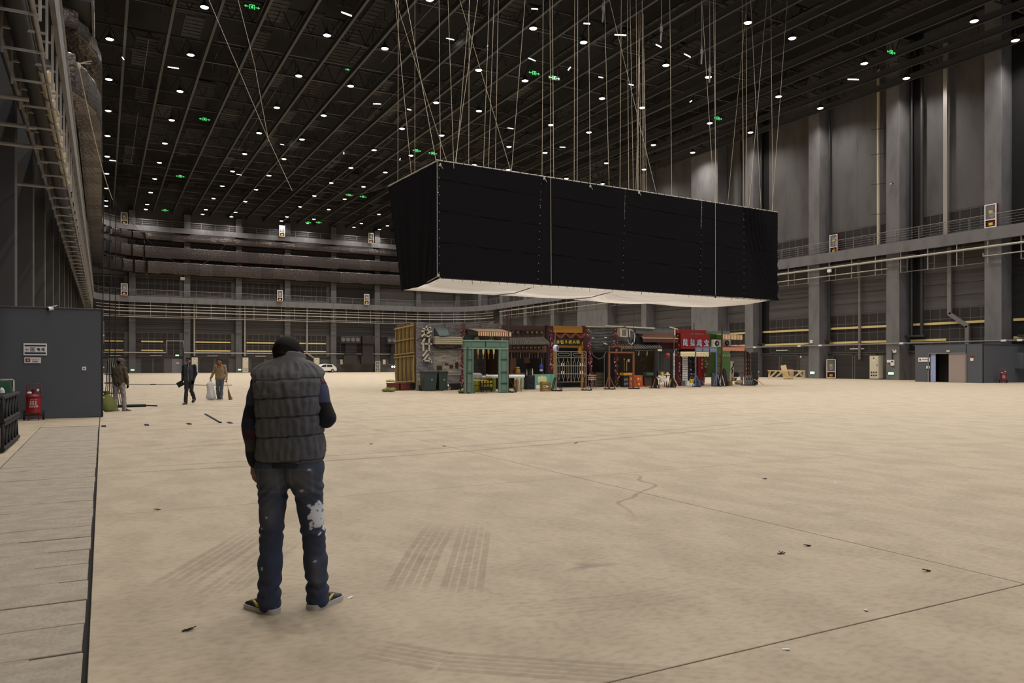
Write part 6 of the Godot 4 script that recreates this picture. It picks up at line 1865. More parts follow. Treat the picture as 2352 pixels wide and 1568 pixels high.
	var gh := gy1 - gy0
	for y in [0.0, 0.27, 0.53, 0.8, 1.0]:
		obj("cross_bar", Geo.new().bar(Vector3(gx0, gy0 + gh * y, -36.7), Vector3(gx0 + gw, gy0 + gh * y, -36.7), 0.035, 0.035), M.iron_gate, t)
	for x in [0.0, 0.49, 1.0]:
		obj("upright", Geo.new().bar(Vector3(gx0 + gw * x, 0.02 if x != 0.49 else gy0, -36.7), Vector3(gx0 + gw * x, gy1, -36.7), 0.04, 0.04), M.iron_gate, t)
	for k in 6:
		var cx: float = gx0 + gw * [0.08, 0.23, 0.38, 0.6, 0.74, 0.9][k]
		var hw := 0.065
		var lo := gy0 + gh * 0.1
		var hi := gy0 + gh * 0.7
		obj("loop", Geo.new().tube([Vector3(cx, lo, -36.7), Vector3(cx - hw, lo + 0.1, -36.7), Vector3(cx - hw, hi - 0.1, -36.7), Vector3(cx, hi, -36.7), Vector3(cx + hw, hi - 0.1, -36.7), Vector3(cx + hw, lo + 0.1, -36.7), Vector3(cx, lo, -36.7)], 0.016, 6), M.iron_gate, t)
		obj("finial", Geo.new().bar(Vector3(cx, hi, -36.7), Vector3(cx, gy0 + gh * 0.8, -36.7), 0.025, 0.025).bar(Vector3(cx, lo, -36.7), Vector3(cx, gy0, -36.7), 0.025, 0.025), M.iron_gate, t)
	for s in [0.0, 0.51]:
		var y := gy0 + gh * 0.9
		var x0: float = gx0 + gw * (0.04 + s)
		obj("loop", Geo.new().tube([Vector3(x0, y, -36.7), Vector3(x0 + 0.1, y + 0.08, -36.7), Vector3(x0 + gw * 0.36, y + 0.08, -36.7), Vector3(x0 + gw * 0.41, y, -36.7), Vector3(x0 + gw * 0.36, y - 0.08, -36.7), Vector3(x0 + 0.1, y - 0.08, -36.7), Vector3(x0, y, -36.7)], 0.016, 6), M.iron_gate, t)
	for x in [0.16, 0.23, 0.8, 0.87]:
		for y in [0.3, 0.56]:
			obj("white_tag", cb(Vector3(gx0 + gw * x, gy0 + gh * (y + 0.01), -36.66), Vector3(0.05, 0.17, 0.02)), M.white, t)
	for x in [0.0, gw]: foot_brace(t, Vector3(gx0 + x, 0, -36.7), M.soot, 0.6)
	settle(t, Vector3(23.302, 0, -36.7))

	# 8. grey ribbed shutter wall with dark recess
	t = thing("shutter_wall", "grey ribbed shutter wall above a dark recess, right of the restaurant", "facade")
	for k in 14:
		obj("rib", cb(Vector3(28.663, 3.864, -41.5) + Vector3(0, -0.098 * k, 0), Vector3(2.194, 0.08, 0.08), 0.02), dim, t)
	obj("backing", cb(Vector3(28.73, 3.101, -41.63), Vector3(2.267, 1.65, 0.1)), M.steel_dark, t)
	obj("sagging_sheet", Geo.new().tube([Vector3(27.511, 2.627, -41.3), Vector3(27.982, 2.434, -41.2), Vector3(28.626, 2.496, -41.2), Vector3(29.558, 2.45, -41.3)], 0.12, 8), M.steel_dark, t)
	obj("recess", cb(Vector3(29.987, 1.2, -43.45), Vector3(2.294, 2.4, 0.1)), M.black, t)
	obj("right_post", cb(Vector3(29.529, 1.156, -41.66), Vector3(0.628, 2.311, 0.12)), M.soot, t)
	obj("thin_pole", Geo.new().tube([Vector3(28.868, 2.19, -41.4), Vector3(28.868, 0.032, -41.4)], 0.02, 6), M.steel_grey, t)
	obj("cable", Geo.new().tube([Vector3(27.746, 2.292, -41.2), Vector3(27.88, 2.041, -41.2), Vector3(28.286, 1.846, -41.2), Vector3(28.626, 1.932, -41.2), Vector3(28.9, 2.357, -41.2)], 0.02, 5), M.steel_grey, t)
	obj("cable", Geo.new().tube([Vector3(27.445, 2.678, -41.1), Vector3(28.048, 2.461, -41.1), Vector3(28.557, 2.691, -41.1), Vector3(28.933, 2.497, -41.1)], 0.02, 5), M.black, t)
	for q in [Vector3(27.996, 3.198, -41.42), Vector3(28.985, 3.243, -41.42), Vector3(28.916, 2.872, -41.42), Vector3(29.054, 2.817, -41.42)]:
		obj("torn_paper", cb(q, Vector3(0.2, 0.06, 0.01)), M.white, t)
	obj("tin_strip", cb(Vector3(28.607, 3.93, -41.5), Vector3(2.325, 0.057, 0.2)), M.cream, t)
	settle(t, Vector3(28.732, 0, -41.6))
	for k in 2:
		t = thing("crate", ["lower dim wooden crate in the recess under the ribbed shutter", "upper dim wooden crate in the recess under the ribbed shutter"][k], "crate", Vector3(29.006, 0, -42.3) + Vector3(0, 0.02 + 0.48 * k, 0))
		obj("body", cb(Vector3(0, 0.23, 0), Vector3(0.6, 0.46, 0.5)), smat("crate_dim", "4d4630", 0.85), t)
		for s in [-0.1, 0.1]: obj("batten", cb(Vector3(0, 0.23 + s, 0.255), Vector3(0.6, 0.05, 0.02)), M.bamboo_dark, t)
	t = thing("small_table", "small slatted bamboo table at the foot of the right-hand garland", "table", Vector3(26.47, 0, -39.4))
	for k in 3: obj("slat", cb(Vector3(0, 0.8 - 0.11 * k, 0.1), Vector3(0.55, 0.05, 0.03)), M.bar_yellow, t)
	obj("top", cb(Vector3(0, 0.83, 0), Vector3(0.62, 0.03, 0.4)), M.bamboo, t)
	for x in [-0.27, 0.27]:
		for z in [-0.15, 0.15]: obj("leg", Geo.new().bar(Vector3(x, 0, z), Vector3(x, 0.82, z), 0.03, 0.03), M.steel_grey, t)

	# 9. rusty door frame in front
	t = thing("rusty_doorway", "free-standing rusty iron doorway with a double top rail", "doorway")
	var fx0 := 26.704
	var fx1 := 28.506
	var fy1 := 2.58
	var fy2 := 2.213
	for x in [fx0, fx1]:
		obj("post", Geo.new().cbox(Vector3(x, fy2 / 2, -37.8), Vector3(0.1, fy2, 0.1), 0.01), M.rust, t)
	obj("top_rail", Geo.new().bar(Vector3(fx0, fy2, -37.8), Vector3(fx1, fy2, -37.8), 0.1, 0.09), M.rust, t)
	obj("upper_rail", Geo.new().bar(Vector3(fx0, fy1, -37.8), Vector3(fx1 - 0.05, fy1, -37.8), 0.05, 0.05), M.brown_light, t)
	for x in [fx0, (fx0 + fx1) / 2]: obj("upright", Geo.new().bar(Vector3(x, fy2, -37.8), Vector3(x, fy1, -37.8), 0.05, 0.05), M.brown_light, t)
	obj("thin_mast", Geo.new().tube([Vector3(fx1, fy1 - 0.2, -37.8), Vector3(fx1 + 0.03, 5.112, -37.8)], 0.018, 6), M.steel_dark, t)
	for x in [fx0, fx1]: foot_brace(t, Vector3(x, 0, -37.8), M.rust, 0.7)
	settle(t, Vector3(27.597, 0, -37.8))

	# 10. black-tiled shop with air conditioner
	t = thing("tiled_shop", "shop with a dark tiled canopy, brown awning and grey brick top", "shopfront")
	obj("upper_wall", cb(Vector3(32.452, 3.496, -41.7), Vector3(5.147, 0.971, 0.2)), dim, t)
	obj("stone_beam", cb(Vector3(33.19, 3.699, -41.56), Vector3(3.426, 0.296, 0.12)), smat("stone_grey", "6d6c68", 0.85), t)
	obj("back_wall", cb(Vector3(33.196, 1.307, -43.65), Vector3(3.762, 2.614, 0.1)), smat("thatch", "3f3524", 0.9), t)
	for k in 20:
		var p := Vector3(32.843, 1.541, -43.5) + Vector3(rng.randf_range(0, 1.4), rng.randf_range(-1.0, 0.7), 0)
		obj("straw", Geo.new().bar(p, p + Vector3(rng.randf_range(0.1, 0.25), rng.randf_range(0.1, 0.35), 0.02), 0.015, 0.015), M.bamboo_dark, t)
	var g10 := Geo.new()
	for k in 18:
		var f := k / 17.0
		g10.tube([Vector3(29.911, 2.945, -41.5).lerp(Vector3(33.052, 3.017, -41.5), f), Vector3(29.53, 2.49, -40.4).lerp(Vector3(32.794, 2.58, -40.4), f)], 0.05, 7)
	obj("canopy_tiles", g10, M.roof_tile, t)
	obj("canopy_deck", Geo.new().quad(Vector3(29.481, 2.462, -40.38), Vector3(32.815, 2.536, -40.38), Vector3(33.105, 2.989, -41.52), Vector3(29.89, 2.916, -41.52)).quad(Vector3(32.831, 2.493, -40.4), Vector3(29.495, 2.42, -40.4), Vector3(29.905, 2.874, -41.54), Vector3(33.121, 2.945, -41.54)), M.roof_tile_dark, t)
	obj("slate_lump", Geo.new().slab(PackedVector2Array([Vector2(-0.5, -0.5), Vector2(0.4, -0.5), Vector2(0.35, -0.1), Vector2(0.0, 0.3), Vector2(-0.15, 0.1), Vector2(-0.5, -0.1)]), 0.4, Transform3D(Basis(), Vector3(31.694, 3.232, -41.5))), M.soot, t)
	obj("tarp", Geo.new().quad(Vector3(29.837, 2.996, -41.3), Vector3(30.505, 3.063, -41.3), Vector3(30.688, 3.331, -41.5), Vector3(29.911, 3.289, -41.5)), M.steel_grey, t)
	# brown awning
	obj("brown_awning", Geo.new().quad(Vector3(31.44, 3.232, -40.7), Vector3(34.381, 3.251, -40.7), Vector3(34.673, 3.609, -41.5), Vector3(31.694, 3.553, -41.5)).quad(Vector3(34.389, 3.236, -40.71), Vector3(31.448, 3.218, -40.71), Vector3(31.702, 3.539, -41.51), Vector3(34.681, 3.595, -41.51)), smat("awn_brown", "6a4238", 0.8), t)
	var va := PackedVector2Array([Vector2(0, 0)])
	var aw := 2.941
	for k in 17: va.append(Vector2(aw * k / 16.0, -0.24 - 0.035 * (k % 2)))
	va.append(Vector2(aw, 0))
	obj("valance", Geo.new().slab(va, 0.012, Transform3D(Basis(), Vector3(31.44, 3.232, -40.7))), smat("awn_plum", "4f2b29", 0.8), t)
	obj("awning_rail", Geo.new().tube([Vector3(31.424, 3.231, -40.68), Vector3(34.439, 3.251, -40.68)], 0.025, 6), M.wood_new, t)
	obj("red_inner", cb(Vector3(34.33, 2.776, -42.05), Vector3(1.986, 0.482, 0.1)), M.dark_red, t)
	obj("ledge_board", Geo.new().bar(Vector3(28.937, 4.008, -41.4), Vector3(32.972, 3.942, -41.4), 0.12, 0.09), M.cream, t)
	obj("light_rail", Geo.new().tube([Vector3(30.724, 2.392, -40.6), Vector3(32.226, 2.433, -40.6)], 0.02, 6), M.steel_light, t)
	for q in [Vector3(31.042, 2.223, -40.6), Vector3(31.721, 2.228, -40.6)]:
		obj("track_lamp", Geo.new().tube([q + Vector3(0.04, 0.14, 0), q, q + Vector3(-0.05, -0.14, 0.05)], 0.04, 8), M.steel_light, t)
	obj("grey_curtain", cb(Vector3(34.535, 1.723, -42.45), Vector3(1, 1.398, 0.1)), M.stone_grey, t)
	for k in 6: obj("curtain_fold", Geo.new().tube([Vector3(34.071, 2.357, -42.35) + Vector3(0.13 * k, 0, 0), Vector3(34.071, 1.087, -42.35) + Vector3(0.13 * k, 0, 0)], 0.05, 6), M.stone_grey, t)
	settle(t, Vector3(32.592, 0, -42))
	t = thing("air_conditioner", "cream air conditioner box with a bent duct on the tiled shop", "air conditioner", Vector3(30.111, 3.309, -41.1))
	obj("case", cb(Vector3(0, 0.26, 0), Vector3(0.631, 0.56, 0.4)), M.cream, t)
	obj("grille", cb(Vector3(-0.02, 0.26, 0.2), Vector3(0.36, 0.42, 0.02)), smat("grille_olive", "6f6d55", 0.7), t)
	obj("side_box", cb(Vector3(0.4, 0.22, 0), Vector3(0.22, 0.48, 0.3)), M.cream, t)
	obj("duct", Geo.new().tube([Vector3(0.45, 0.5, 0.1), Vector3(0.75, 0.4, 0.12), Vector3(0.9, 0.1, 0.12), Vector3(0.86, -0.3, 0.12), Vector3(0.65, -0.5, 0.12), Vector3(0.42, -0.45, 0.12), Vector3(0.34, -0.2, 0.12)], 0.03, 7), M.white, t)
	obj("black_hose", Geo.new().tube([Vector3(-0.25, 0.55, 0.22), Vector3(0.0, 0.66, 0.25), Vector3(0.28, 0.45, 0.25), Vector3(0.34, 0.0, 0.22), Vector3(0.42, -0.4, 0.2)], 0.025, 6), M.black, t)
	t = thing("fruit_counter", "orange-red fruit counter with a yellow top and printed apples", "counter", Vector3(30.407, 0, -40.6))
	obj("left_panel", cb(Vector3(-0.5, 0.4, 0), Vector3(0.46, 0.74, 0.4)), M.plaque, t)
	obj("right_panel", cb(Vector3(0.25, 0.4, 0), Vector3(1.1, 0.74, 0.4)), M.orange, t)
	obj("yellow_top", cb(Vector3(-0.32, 0.86, 0), Vector3(0.82, 0.16, 0.5)), M.gold, t)
	for k in 10:
		var x: float = [-0.62, -0.45, -0.62, -0.45, -0.12, -0.12, 0.1, 0.45, 0.62, 0.5][k]
		var y: float = [0.5, 0.52, 0.22, 0.25, 0.55, 0.24, 0.4, 0.55, 0.52, 0.2][k]
		obj("printed_fruit", Geo.new().ball(Vector3(x, y, 0.2), Vector3(0.075, 0.085, 0.015), 10), [M.steel_grey, M.steel_grey, M.steel_grey, M.steel_grey, M.peach, M.peach, M.gold, M.yellow, M.leaf_green, M.yellow][k], t)
	t = thing("green_table", "green-topped side table left of the black posts", "table", Vector3(32.142, 0, -41))
	obj("apron", cb(Vector3(0, 0.85, 0), Vector3(0.58, 0.2, 0.4)), smat("table_green", "3e5f47", 0.6), t)
	for x in [-0.24, 0.24]: obj("leg", Geo.new().bar(Vector3(x, 0, 0), Vector3(x, 0.78, 0), 0.05, 0.05), M.bamboo_dark, t)
	obj("skirt", cb(Vector3(0, 0.4, -0.05), Vector3(0.5, 0.7, 0.2)), M.brown_board, t)
	t = thing("tap_stand", "thin white tap on the yellow-topped fruit counter", "tap", Vector3(30.424, 1.051, -41))
	obj("pipe", Geo.new().tube([Vector3(-0.05, 0, 0), Vector3(-0.05, 0.66, 0), Vector3(0.0, 0.7, 0), Vector3(0.1, 0.68, 0)], 0.025, 8), M.steel_light, t)
	obj("head", cb(Vector3(0.1, 0.7, 0), Vector3(0.1, 0.2, 0.08)), M.white, t)
	obj("yellow_knob", Geo.new().ball(Vector3(-0.25, 0.78, 0), Vector3(0.06, 0.06, 0.06), 8).tube([Vector3(-0.25, 0, 0), Vector3(-0.25, 0.74, 0)], 0.015, 6), M.gold, t)
	t = thing("red_lantern", "flattened orange-red paper lantern under the dark beam", "lantern", Vector3(33.766, 2.129, -41))
	obj("paper", Geo.new().ball(Vector3.ZERO, Vector3(0.18, 0.14, 0.18), 16), smat("lantern_red", "b93a1e", 0.7), t)
	obj("rims", Geo.new().lathe([Vector2(0.07, -0.15), Vector2(0.08, -0.13), Vector2(0.0, -0.13)], 12).lathe([Vector2(0.08, 0.13), Vector2(0.07, 0.15), Vector2(0.0, 0.15)], 12).tube([Vector3(0, 0.14, 0), Vector3(0, 0.4, 0)], 0.01, 5), M.gold_trim, t)

	# 11. black posts on pale struts
	for k in 2:
		var p: Vector3 = [Vector3(30.412, 0, -38.1), Vector3(32.476, 0, -39)][k]
		t = thing("black_post", ["left of two black posts braced with pale timber struts", "right of two black posts braced with pale timber struts"][k], "post", p)
		var h: float = [2.403, 2.381][k]
		obj("post", Geo.new().cbox(Vector3(0, h / 2, 0), Vector3(0.15, h, 0.15), 0.01), M.soot, t)
		obj("strut", Geo.new().bar(Vector3(0.3, 0.0, 0.3), Vector3(0.06, 0.72, 0.08), 0.1, 0.05), M.wood_new, t)
		obj("strut", Geo.new().bar(Vector3(-0.34, 0.0, 0.15), Vector3(-0.04, 0.6, 0.04), 0.04, 0.05), M.brown_light, t)
		foot_brace(t, Vector3(0, 0, -0.1), M.soot, 0.6)
	t = thing("dark_beam", "dark beam joining the tops of the two black posts", "beam", Vector3(31.473, 2.338, -38.6))
	obj("beam", Geo.new().cbox(Vector3.ZERO, Vector3(1.403, 0.22, 0.14), 0.01, Basis(Vector3.UP, -0.3)), M.soot, t)
	obj("clamp", cb(Vector3(-0.55, 0.05, 0.3), Vector3(0.3, 0.12, 0.1)), M.cream, t)
	t = thing("draped_stool", "stool with a white cloth and yellow can between the black posts", "stool", Vector3(32.668, 0, -40.2))
	obj("cloth", Geo.new().slab(PackedVector2Array([Vector2(-0.35, 0.55), Vector2(-0.2, 0.2), Vector2(-0.05, 0.32), Vector2(0.1, 0.18), Vector2(0.2, 0.3), Vector2(0.3, 0.22), Vector2(0.2, 0.5), Vector2(-0.1, 0.62)]), 0.12, Transform3D(Basis(), Vector3(0, 0.1, 0.1))), M.white, t)
	obj("seat", cb(Vector3(0, 0.62, 0), Vector3(0.5, 0.05, 0.35)), M.soot, t)
	for x in [-0.2, 0.2]: obj("leg", Geo.new().bar(Vector3(x, 0, 0), Vector3(x, 0.6, 0), 0.04, 0.04), M.brown_light, t)
	obj("yellow_can", Geo.new().lathe([Vector2(0, 0.64), Vector2(0.1, 0.64), Vector2(0.1, 0.92), Vector2(0.03, 0.98), Vector2(0, 0.98)], 14), M.yellow, t)
	t = thing("work_table", "brown table with a straw hat between the black posts", "table", Vector3(33.766, 0, -41))
	obj("top", cb(Vector3(0.1, 0.76, 0), Vector3(0.75, 0.05, 0.5)), M.wood_old, t)
	for x in [-0.2, 0.4]: obj("leg", Geo.new().bar(Vector3(x, 0, 0.15), Vector3(x, 0.74, 0.15), 0.05, 0.05), M.wood_old, t)
	obj("straw_hat", Geo.new().lathe([Vector2(0.3, 0.79), Vector2(0.1, 0.86), Vector2(0.06, 0.96), Vector2(0, 0.98)], 16), M.wood_new, t)
	t = thing("white_pole", "white painted bamboo pole with a tilted cross stick on top", "pole", Vector3(33.326, 0, -39.8))
	for k in 9: obj("segment", Geo.new().tube([Vector3(0, 0.55 + 0.21 * k, 0), Vector3(0, 0.74 + 0.21 * k, 0)], 0.045, 8), M.white if k % 3 else M.cream, t)
	obj("core", Geo.new().tube([Vector3(0, 0, 0), Vector3(0, 3.926, 0)], 0.03, 7), M.brown_light, t)
	obj("cross_stick", Geo.new().bar(Vector3(32.96, 3.961, -39.8) - Vector3(33.326, 0, -39.8), Vector3(33.62, 3.817, -39.8) - Vector3(33.326, 0, -39.8), 0.07, 0.06), M.cream, t)
	obj("top_board", cb(Vector3(33.357, 3.608, -39.75) - Vector3(33.326, 0, -39.8), Vector3(0.1, 0.4, 0.03)), M.cream, t)

	# 12. red jewellery shop
	t = thing("jewellery_shop", "red shopfront with a large red sign of four white characters", "shopfront")
	obj("fascia", cb(Vector3(36.211, 3.778, -41.475), Vector3(2.709, 0.258, 0.15)), M.sign_red, t)
	obj("sign", cb(Vector3(36.407, 3.086, -41.27), Vector3(2.595, 1.03, 0.14)), M.sign_red, t)
	obj("side_board", cb(Vector3(35.238, 3.125, -41.66), Vector3(0.425, 1.057, 0.12)), M.dark_red, t)
	var zs := [["1019", "1040233526", "4152", "4365", "3899", "5292", "7048", "648487", "6686", "6888"], ["3013331646", "1948", "618183", "5393", "7357", "6559", "9476", "7699", "74787968"], ["1141", "1444", "0848", "2128", "6053", "5292", "4595", "7079", "7548", "7599"], ["5051", "13129293", "2484", "3676", "1999", "5459", "7788"]]
	for k in 4:
		var g := Geo.new()
		glyph(g, zs[k], Transform3D(), 0.46, 0.052, 0.04)
		obj("character", g, M.lilac, t, [Vector3(35.424, 3.01, -41.14), Vector3(36.065, 3.019, -41.14), Vector3(36.674, 2.997, -41.14), Vector3(37.31, 3.005, -41.14)][k])
	obj("dark_gap", cb(Vector3(36.724, 2.474, -41.65), Vector3(2.857, 0.214, 0.1)), M.soot, t)
	var cwid := 2.522
	var va2 := PackedVector2Array([Vector2(0, 0)])
	for k in 21: va2.append(Vector2(cwid * k / 20.0, -0.19 - 0.05 * (k % 2)))
	va2.append(Vector2(cwid, 0))
	obj("cream_valance", Geo.new().slab(va2, 0.012, Transform3D(Basis(), Vector3(34.646, 2.249, -40.7))), M.awn_cream, t)
	obj("cream_awning", Geo.new().quad(Vector3(34.646, 2.249, -40.7), Vector3(37.168, 2.267, -40.7), Vector3(37.716, 2.401, -41.3), Vector3(35.156, 2.38, -41.3)), M.awn_cream, t)
	obj("red_column", cb(Vector3(35.192, 1.026, -41.6), Vector3(0.579, 2.052, 0.2)), M.dark_red, t)
	obj("red_column", cb(Vector3(37.195, 1.047, -41.6), Vector3(0.52, 2.093, 0.2)), M.sign_red, t)
	for q in [Vector3(35.168, 1.841, -41.45), Vector3(35.168, 1.57, -41.45), Vector3(35.168, 1.33, -41.45), Vector3(35.168, 1.059, -41.45), Vector3(37.21, 1.817, -41.45), Vector3(37.21, 1.541, -41.45), Vector3(37.21, 1.266, -41.45)]:
		var g := Geo.new()
		glyph(g, wok_glyphs(int(q.y * 7.0)), Transform3D(), 0.15, 0.025, 0.02)
		obj("character", g, M.pink_paper, t, q)
	# white glazed bricks beside the door, one by one
	for j in 11:
		for i in 2:
			var wdt: float = [0.28, 0.18][i] if j % 2 else [0.18, 0.28][i]
			var x: float = [0.14, 0.38][i] if j % 2 else [0.09, 0.33][i]
			obj("brick", cb(Vector3(35.396, 1.977, -41.4) + Vector3(x, -0.155 * j, 0), Vector3(wdt - 0.02, 0.13, 0.1), 0.012), M.white, t)
	obj("brick_joint", cb(Vector3(35.751, 1.178, -41.49), Vector3(0.701, 1.754, 0.08)), M.soot, t)
	obj("brick_foot", cb(Vector3(35.669, 0.181, -41.45), Vector3(0.622, 0.363, 0.1)), M.stone_grey, t)
	obj("interior", cb(Vector3(37.436, 1.193, -42.65), Vector3(2.107, 2.387, 0.1)), M.plaque, t)
	for q in [Vector3(36.811, 1.603, -41.9), Vector3(36.811, 1.326, -41.9), Vector3(36.811, 1.019, -41.9), Vector3(36.811, 0.711, -41.9)]:
		obj("shelf", cb(q, Vector3(0.9, 0.03, 0.35)), M.wood_old, t)
	settle(t, Vector3(36.469, 0, -41.6))
	for k in 10:
		var p: Vector3 = [Vector3(36.533, 1.633, -41.9), Vector3(36.732, 1.634, -41.9), Vector3(36.971, 1.634, -41.9), Vector3(36.573, 1.357, -41.9), Vector3(36.811, 1.357, -41.9), Vector3(37.051, 1.357, -41.9), Vector3(36.573, 1.05, -41.9), Vector3(36.891, 1.049, -41.9), Vector3(36.612, 0.743, -41.9), Vector3(36.931, 0.741, -41.9)][k]
		t = thing("shoe_box", "%s of the small goods on the jewellery shop shelves, counted from the top left" % ordinal(k), "goods", p + Vector3(0, 0.02, 0), 0.0, "goods on the jewellery shop shelves")
		obj("box", cb(Vector3(0, 0.06, 0), Vector3(0.13 + 0.03 * (k % 2), 0.12, 0.16)), [M.steel_grey, M.black, M.lilac, M.wood_old, M.soot, M.yellow, M.lilac, M.steel_dark, M.lilac, M.cream][k], t)
		obj("lid", cb(Vector3(0, 0.13, 0), Vector3(0.15 + 0.03 * (k % 2), 0.03, 0.18)), M.soot, t)
	t = thing("bucket", "yellow bucket on a white stool before the jewellery shop", "bucket", Vector3(34.59, 0, -39.5))
	obj("pail", Geo.new().lathe([Vector2(0, 0.26), Vector2(0.12, 0.26), Vector2(0.16, 0.52), Vector2(0.14, 0.52), Vector2(0, 0.3)], 16), M.yellow, t)
	obj("base", Geo.new().lathe([Vector2(0, 0), Vector2(0.18, 0.02), Vector2(0.17, 0.2), Vector2(0.1, 0.26), Vector2(0, 0.26)], 16), M.white, t)
	obj("bail", Geo.new().tube([Vector3(-0.15, 0.52, 0), Vector3(-0.08, 0.66, 0), Vector3(0.08, 0.66, 0), Vector3(0.15, 0.52, 0)], 0.012, 5), M.steel_light, t)
	t = thing("white_box", "white box on the floor left of the yellow bucket", "box", Vector3(34.996, 0, -40.4))
	obj("box", cb(Vector3(0, 0.2, 0), Vector3(0.2, 0.3, 0.2)), M.white, t)
	obj("lid", cb(Vector3(0, 0.36, 0), Vector3(0.22, 0.04, 0.22)), M.lilac, t)
	t = thing("blue_drum", "small blue plastic drum right of the yellow bucket", "drum", Vector3(36.173, 0, -40.6))
	obj("body", Geo.new().lathe([Vector2(0, 0), Vector2(0.15, 0), Vector2(0.17, 0.2), Vector2(0.16, 0.42), Vector2(0, 0.44)], 16), smat("drum_blue", "34506e", 0.5), t)
	obj("hoop", Geo.new().lathe([Vector2(0.165, 0.26), Vector2(0.18, 0.28), Vector2(0.165, 0.3)], 16), M.soot, t)
	# slender blue frame in front
	t = thing("blue_doorway", "free-standing blue doorway with three small panes on top", "doorway")
	var bx0 := 34.738
	var bx1 := 36.56
	var by := 2.645
	var by2 := 2.325
	for q in [[bx0, M.blue_paint], [bx1, M.blue_paint]]:
		obj("post", Geo.new().cbox(Vector3(q[0], by / 2, -39.3), Vector3(0.08, by, 0.08), 0.01), q[1], t)
	obj("top_rail", Geo.new().bar(Vector3(bx0, by, -39.3), Vector3(bx1, by, -39.3), 0.06, 0.05).bar(Vector3(bx0, by2, -39.3), Vector3(bx1, by2, -39.3), 0.05, 0.05), M.blue_paint, t)
	for k in 3:
		obj("pane", cb(Vector3(lerpf(bx0, bx1, (k + 0.5) / 3.0), (by + by2) / 2, -39.3), Vector3((bx1 - bx0) / 3.0 - 0.06, by - by2 - 0.06, 0.02)), smat("pane_blue", "7d8494", 0.3), t)
	obj("thin_mast", Geo.new().tube([Vector3(bx0 - 0.02, by, -39.3), Vector3(bx0 - 0.15, 4.251, -39.3)], 0.03, 6), M.brown_board, t)
	for x in [bx0, bx1]: foot_brace(t, Vector3(x, 0, -39.3), M.blue_paint, 0.7)
	settle(t, Vector3(35.66, 0, -39.3))

	# 13. green shop at the right end
	t = thing("green_shop", "green-walled shop with a striped awning at the right end of the set", "shopfront")
	obj("side_wall", cb(Vector3(38.706, 2.202, -42.25), Vector3(1.155, 3.267, 0.1)), smat("wall_green", "4d6b2f", 0.8), t)
	obj("front_wall", cb(Vector3(39.842, 2.367, -42.15), Vector3(1.303, 2.976, 0.1)), M.grass_green, t)
	obj("plinth", cb(Vector3(39.562, 0.44, -42.06), Vector3(1.756, 0.881, 0.12)), M.stone_grey, t)
	obj("green_cap", cb(Vector3(38.88, 3.785, -41.75), Vector3(2.265, 0.187, 0.3)), M.shop_green, t)
	striped_awning(t, Vector3(38.061, 3.673, -41.5), 1.981, 0.1, 1.1, 0.36, 28, M.awn_cream, M.awn_rust)
	var gg := Geo.new()
	for k in 4: glyph(gg, wok_glyphs([6, 7, 3, 5][k]), Transform3D(Basis(), Vector3(39.723, 2.143, -42).lerp(Vector3(40.312, 2.147, -42), k / 3.0)), 0.15, 0.025, 0.03)
	obj("characters", gg, M.white, t)
	settle(t, Vector3(39.263, 0, -42))
	for k in 2:
		t = thing("fan_unit", ["larger white fan unit under the striped awning", "smaller white fan unit right of the dark mast"][k], "air conditioner", [Vector3(38.312, 2.712, -41.2), Vector3(39.445, 2.76, -41.4)][k])
		var w: float = [0.64, 0.58][k]
		obj("case", cb(Vector3(0, 0.26, 0), Vector3(w, 0.54 - 0.1 * k, 0.3)), M.white, t)
		obj("fan_ring", Geo.new().lathe([Vector2(0.0, 0.0), Vector2(0.2, 0.0), Vector2(0.19, 0.03), Vector2(0, 0.03)], 20, Transform3D(Basis(Vector3.RIGHT, PI / 2), Vector3(-0.08, 0.26, 0.15))), M.soot, t)
		for j in 5:
			obj("blade", Geo.new().bar(Vector3(-0.08, 0.26, 0.185), Vector3(-0.08 + 0.17 * cos(j * TAU / 5), 0.26 + 0.17 * sin(j * TAU / 5), 0.185), 0.05, 0.008, Vector3.BACK), M.steel_grey, t)
		obj("hub", Geo.new().ball(Vector3(-0.08, 0.26, 0.19), Vector3(0.05, 0.05, 0.02), 8), M.white, t)
		obj("bracket", cb(Vector3(0, -0.03, 0), Vector3(w, 0.04, 0.4)), M.steel_dark, t)
	t = thing("salmon_stall", "salmon awning on dark posts at the right end of the set", "stall")
	obj("awning_top", Geo.new().quad(Vector3(37.711, 2.622, -40), Vector3(39.863, 2.644, -40), Vector3(41.159, 2.839, -41.3), Vector3(38.937, 2.814, -41.3)), M.awn_rust, t)
	var va3 := PackedVector2Array([Vector2(0, 0)])
	var sw := 2.11
	for k in 15: va3.append(Vector2(sw * k / 14.0, -0.2 - 0.03 * (k % 2)))
	va3.append(Vector2(sw, 0))
	obj("valance", Geo.new().slab(va3, 0.012, Transform3D(Basis(), Vector3(37.711, 2.652, -40))), M.salmon, t)
	obj("stay_rod", Geo.new().tube([Vector3(39.518, 3, -41), Vector3(39.904, 2.705, -40)], 0.02, 6), M.steel_grey, t)
	settle(t, Vector3(38.991, 0, -40.2))
	t = thing("carved_post", "brown carved wooden post with openwork left of the salmon awning", "post")
	obj("left_stile", cb(Vector3(36.873, 1.139, -39.64), Vector3(0.098, 2.222, 0.08)), M.brown_board, t)
	obj("right_stile", cb(Vector3(37.275, 1.138, -39.64), Vector3(0.118, 2.23, 0.08)), M.wood_old, t)
	obj("mast", Geo.new().bar(Vector3(37.201, 0.027, -39.5), Vector3(37.279, 4.151, -39.5), 0.07, 0.07), M.brown_board, t)
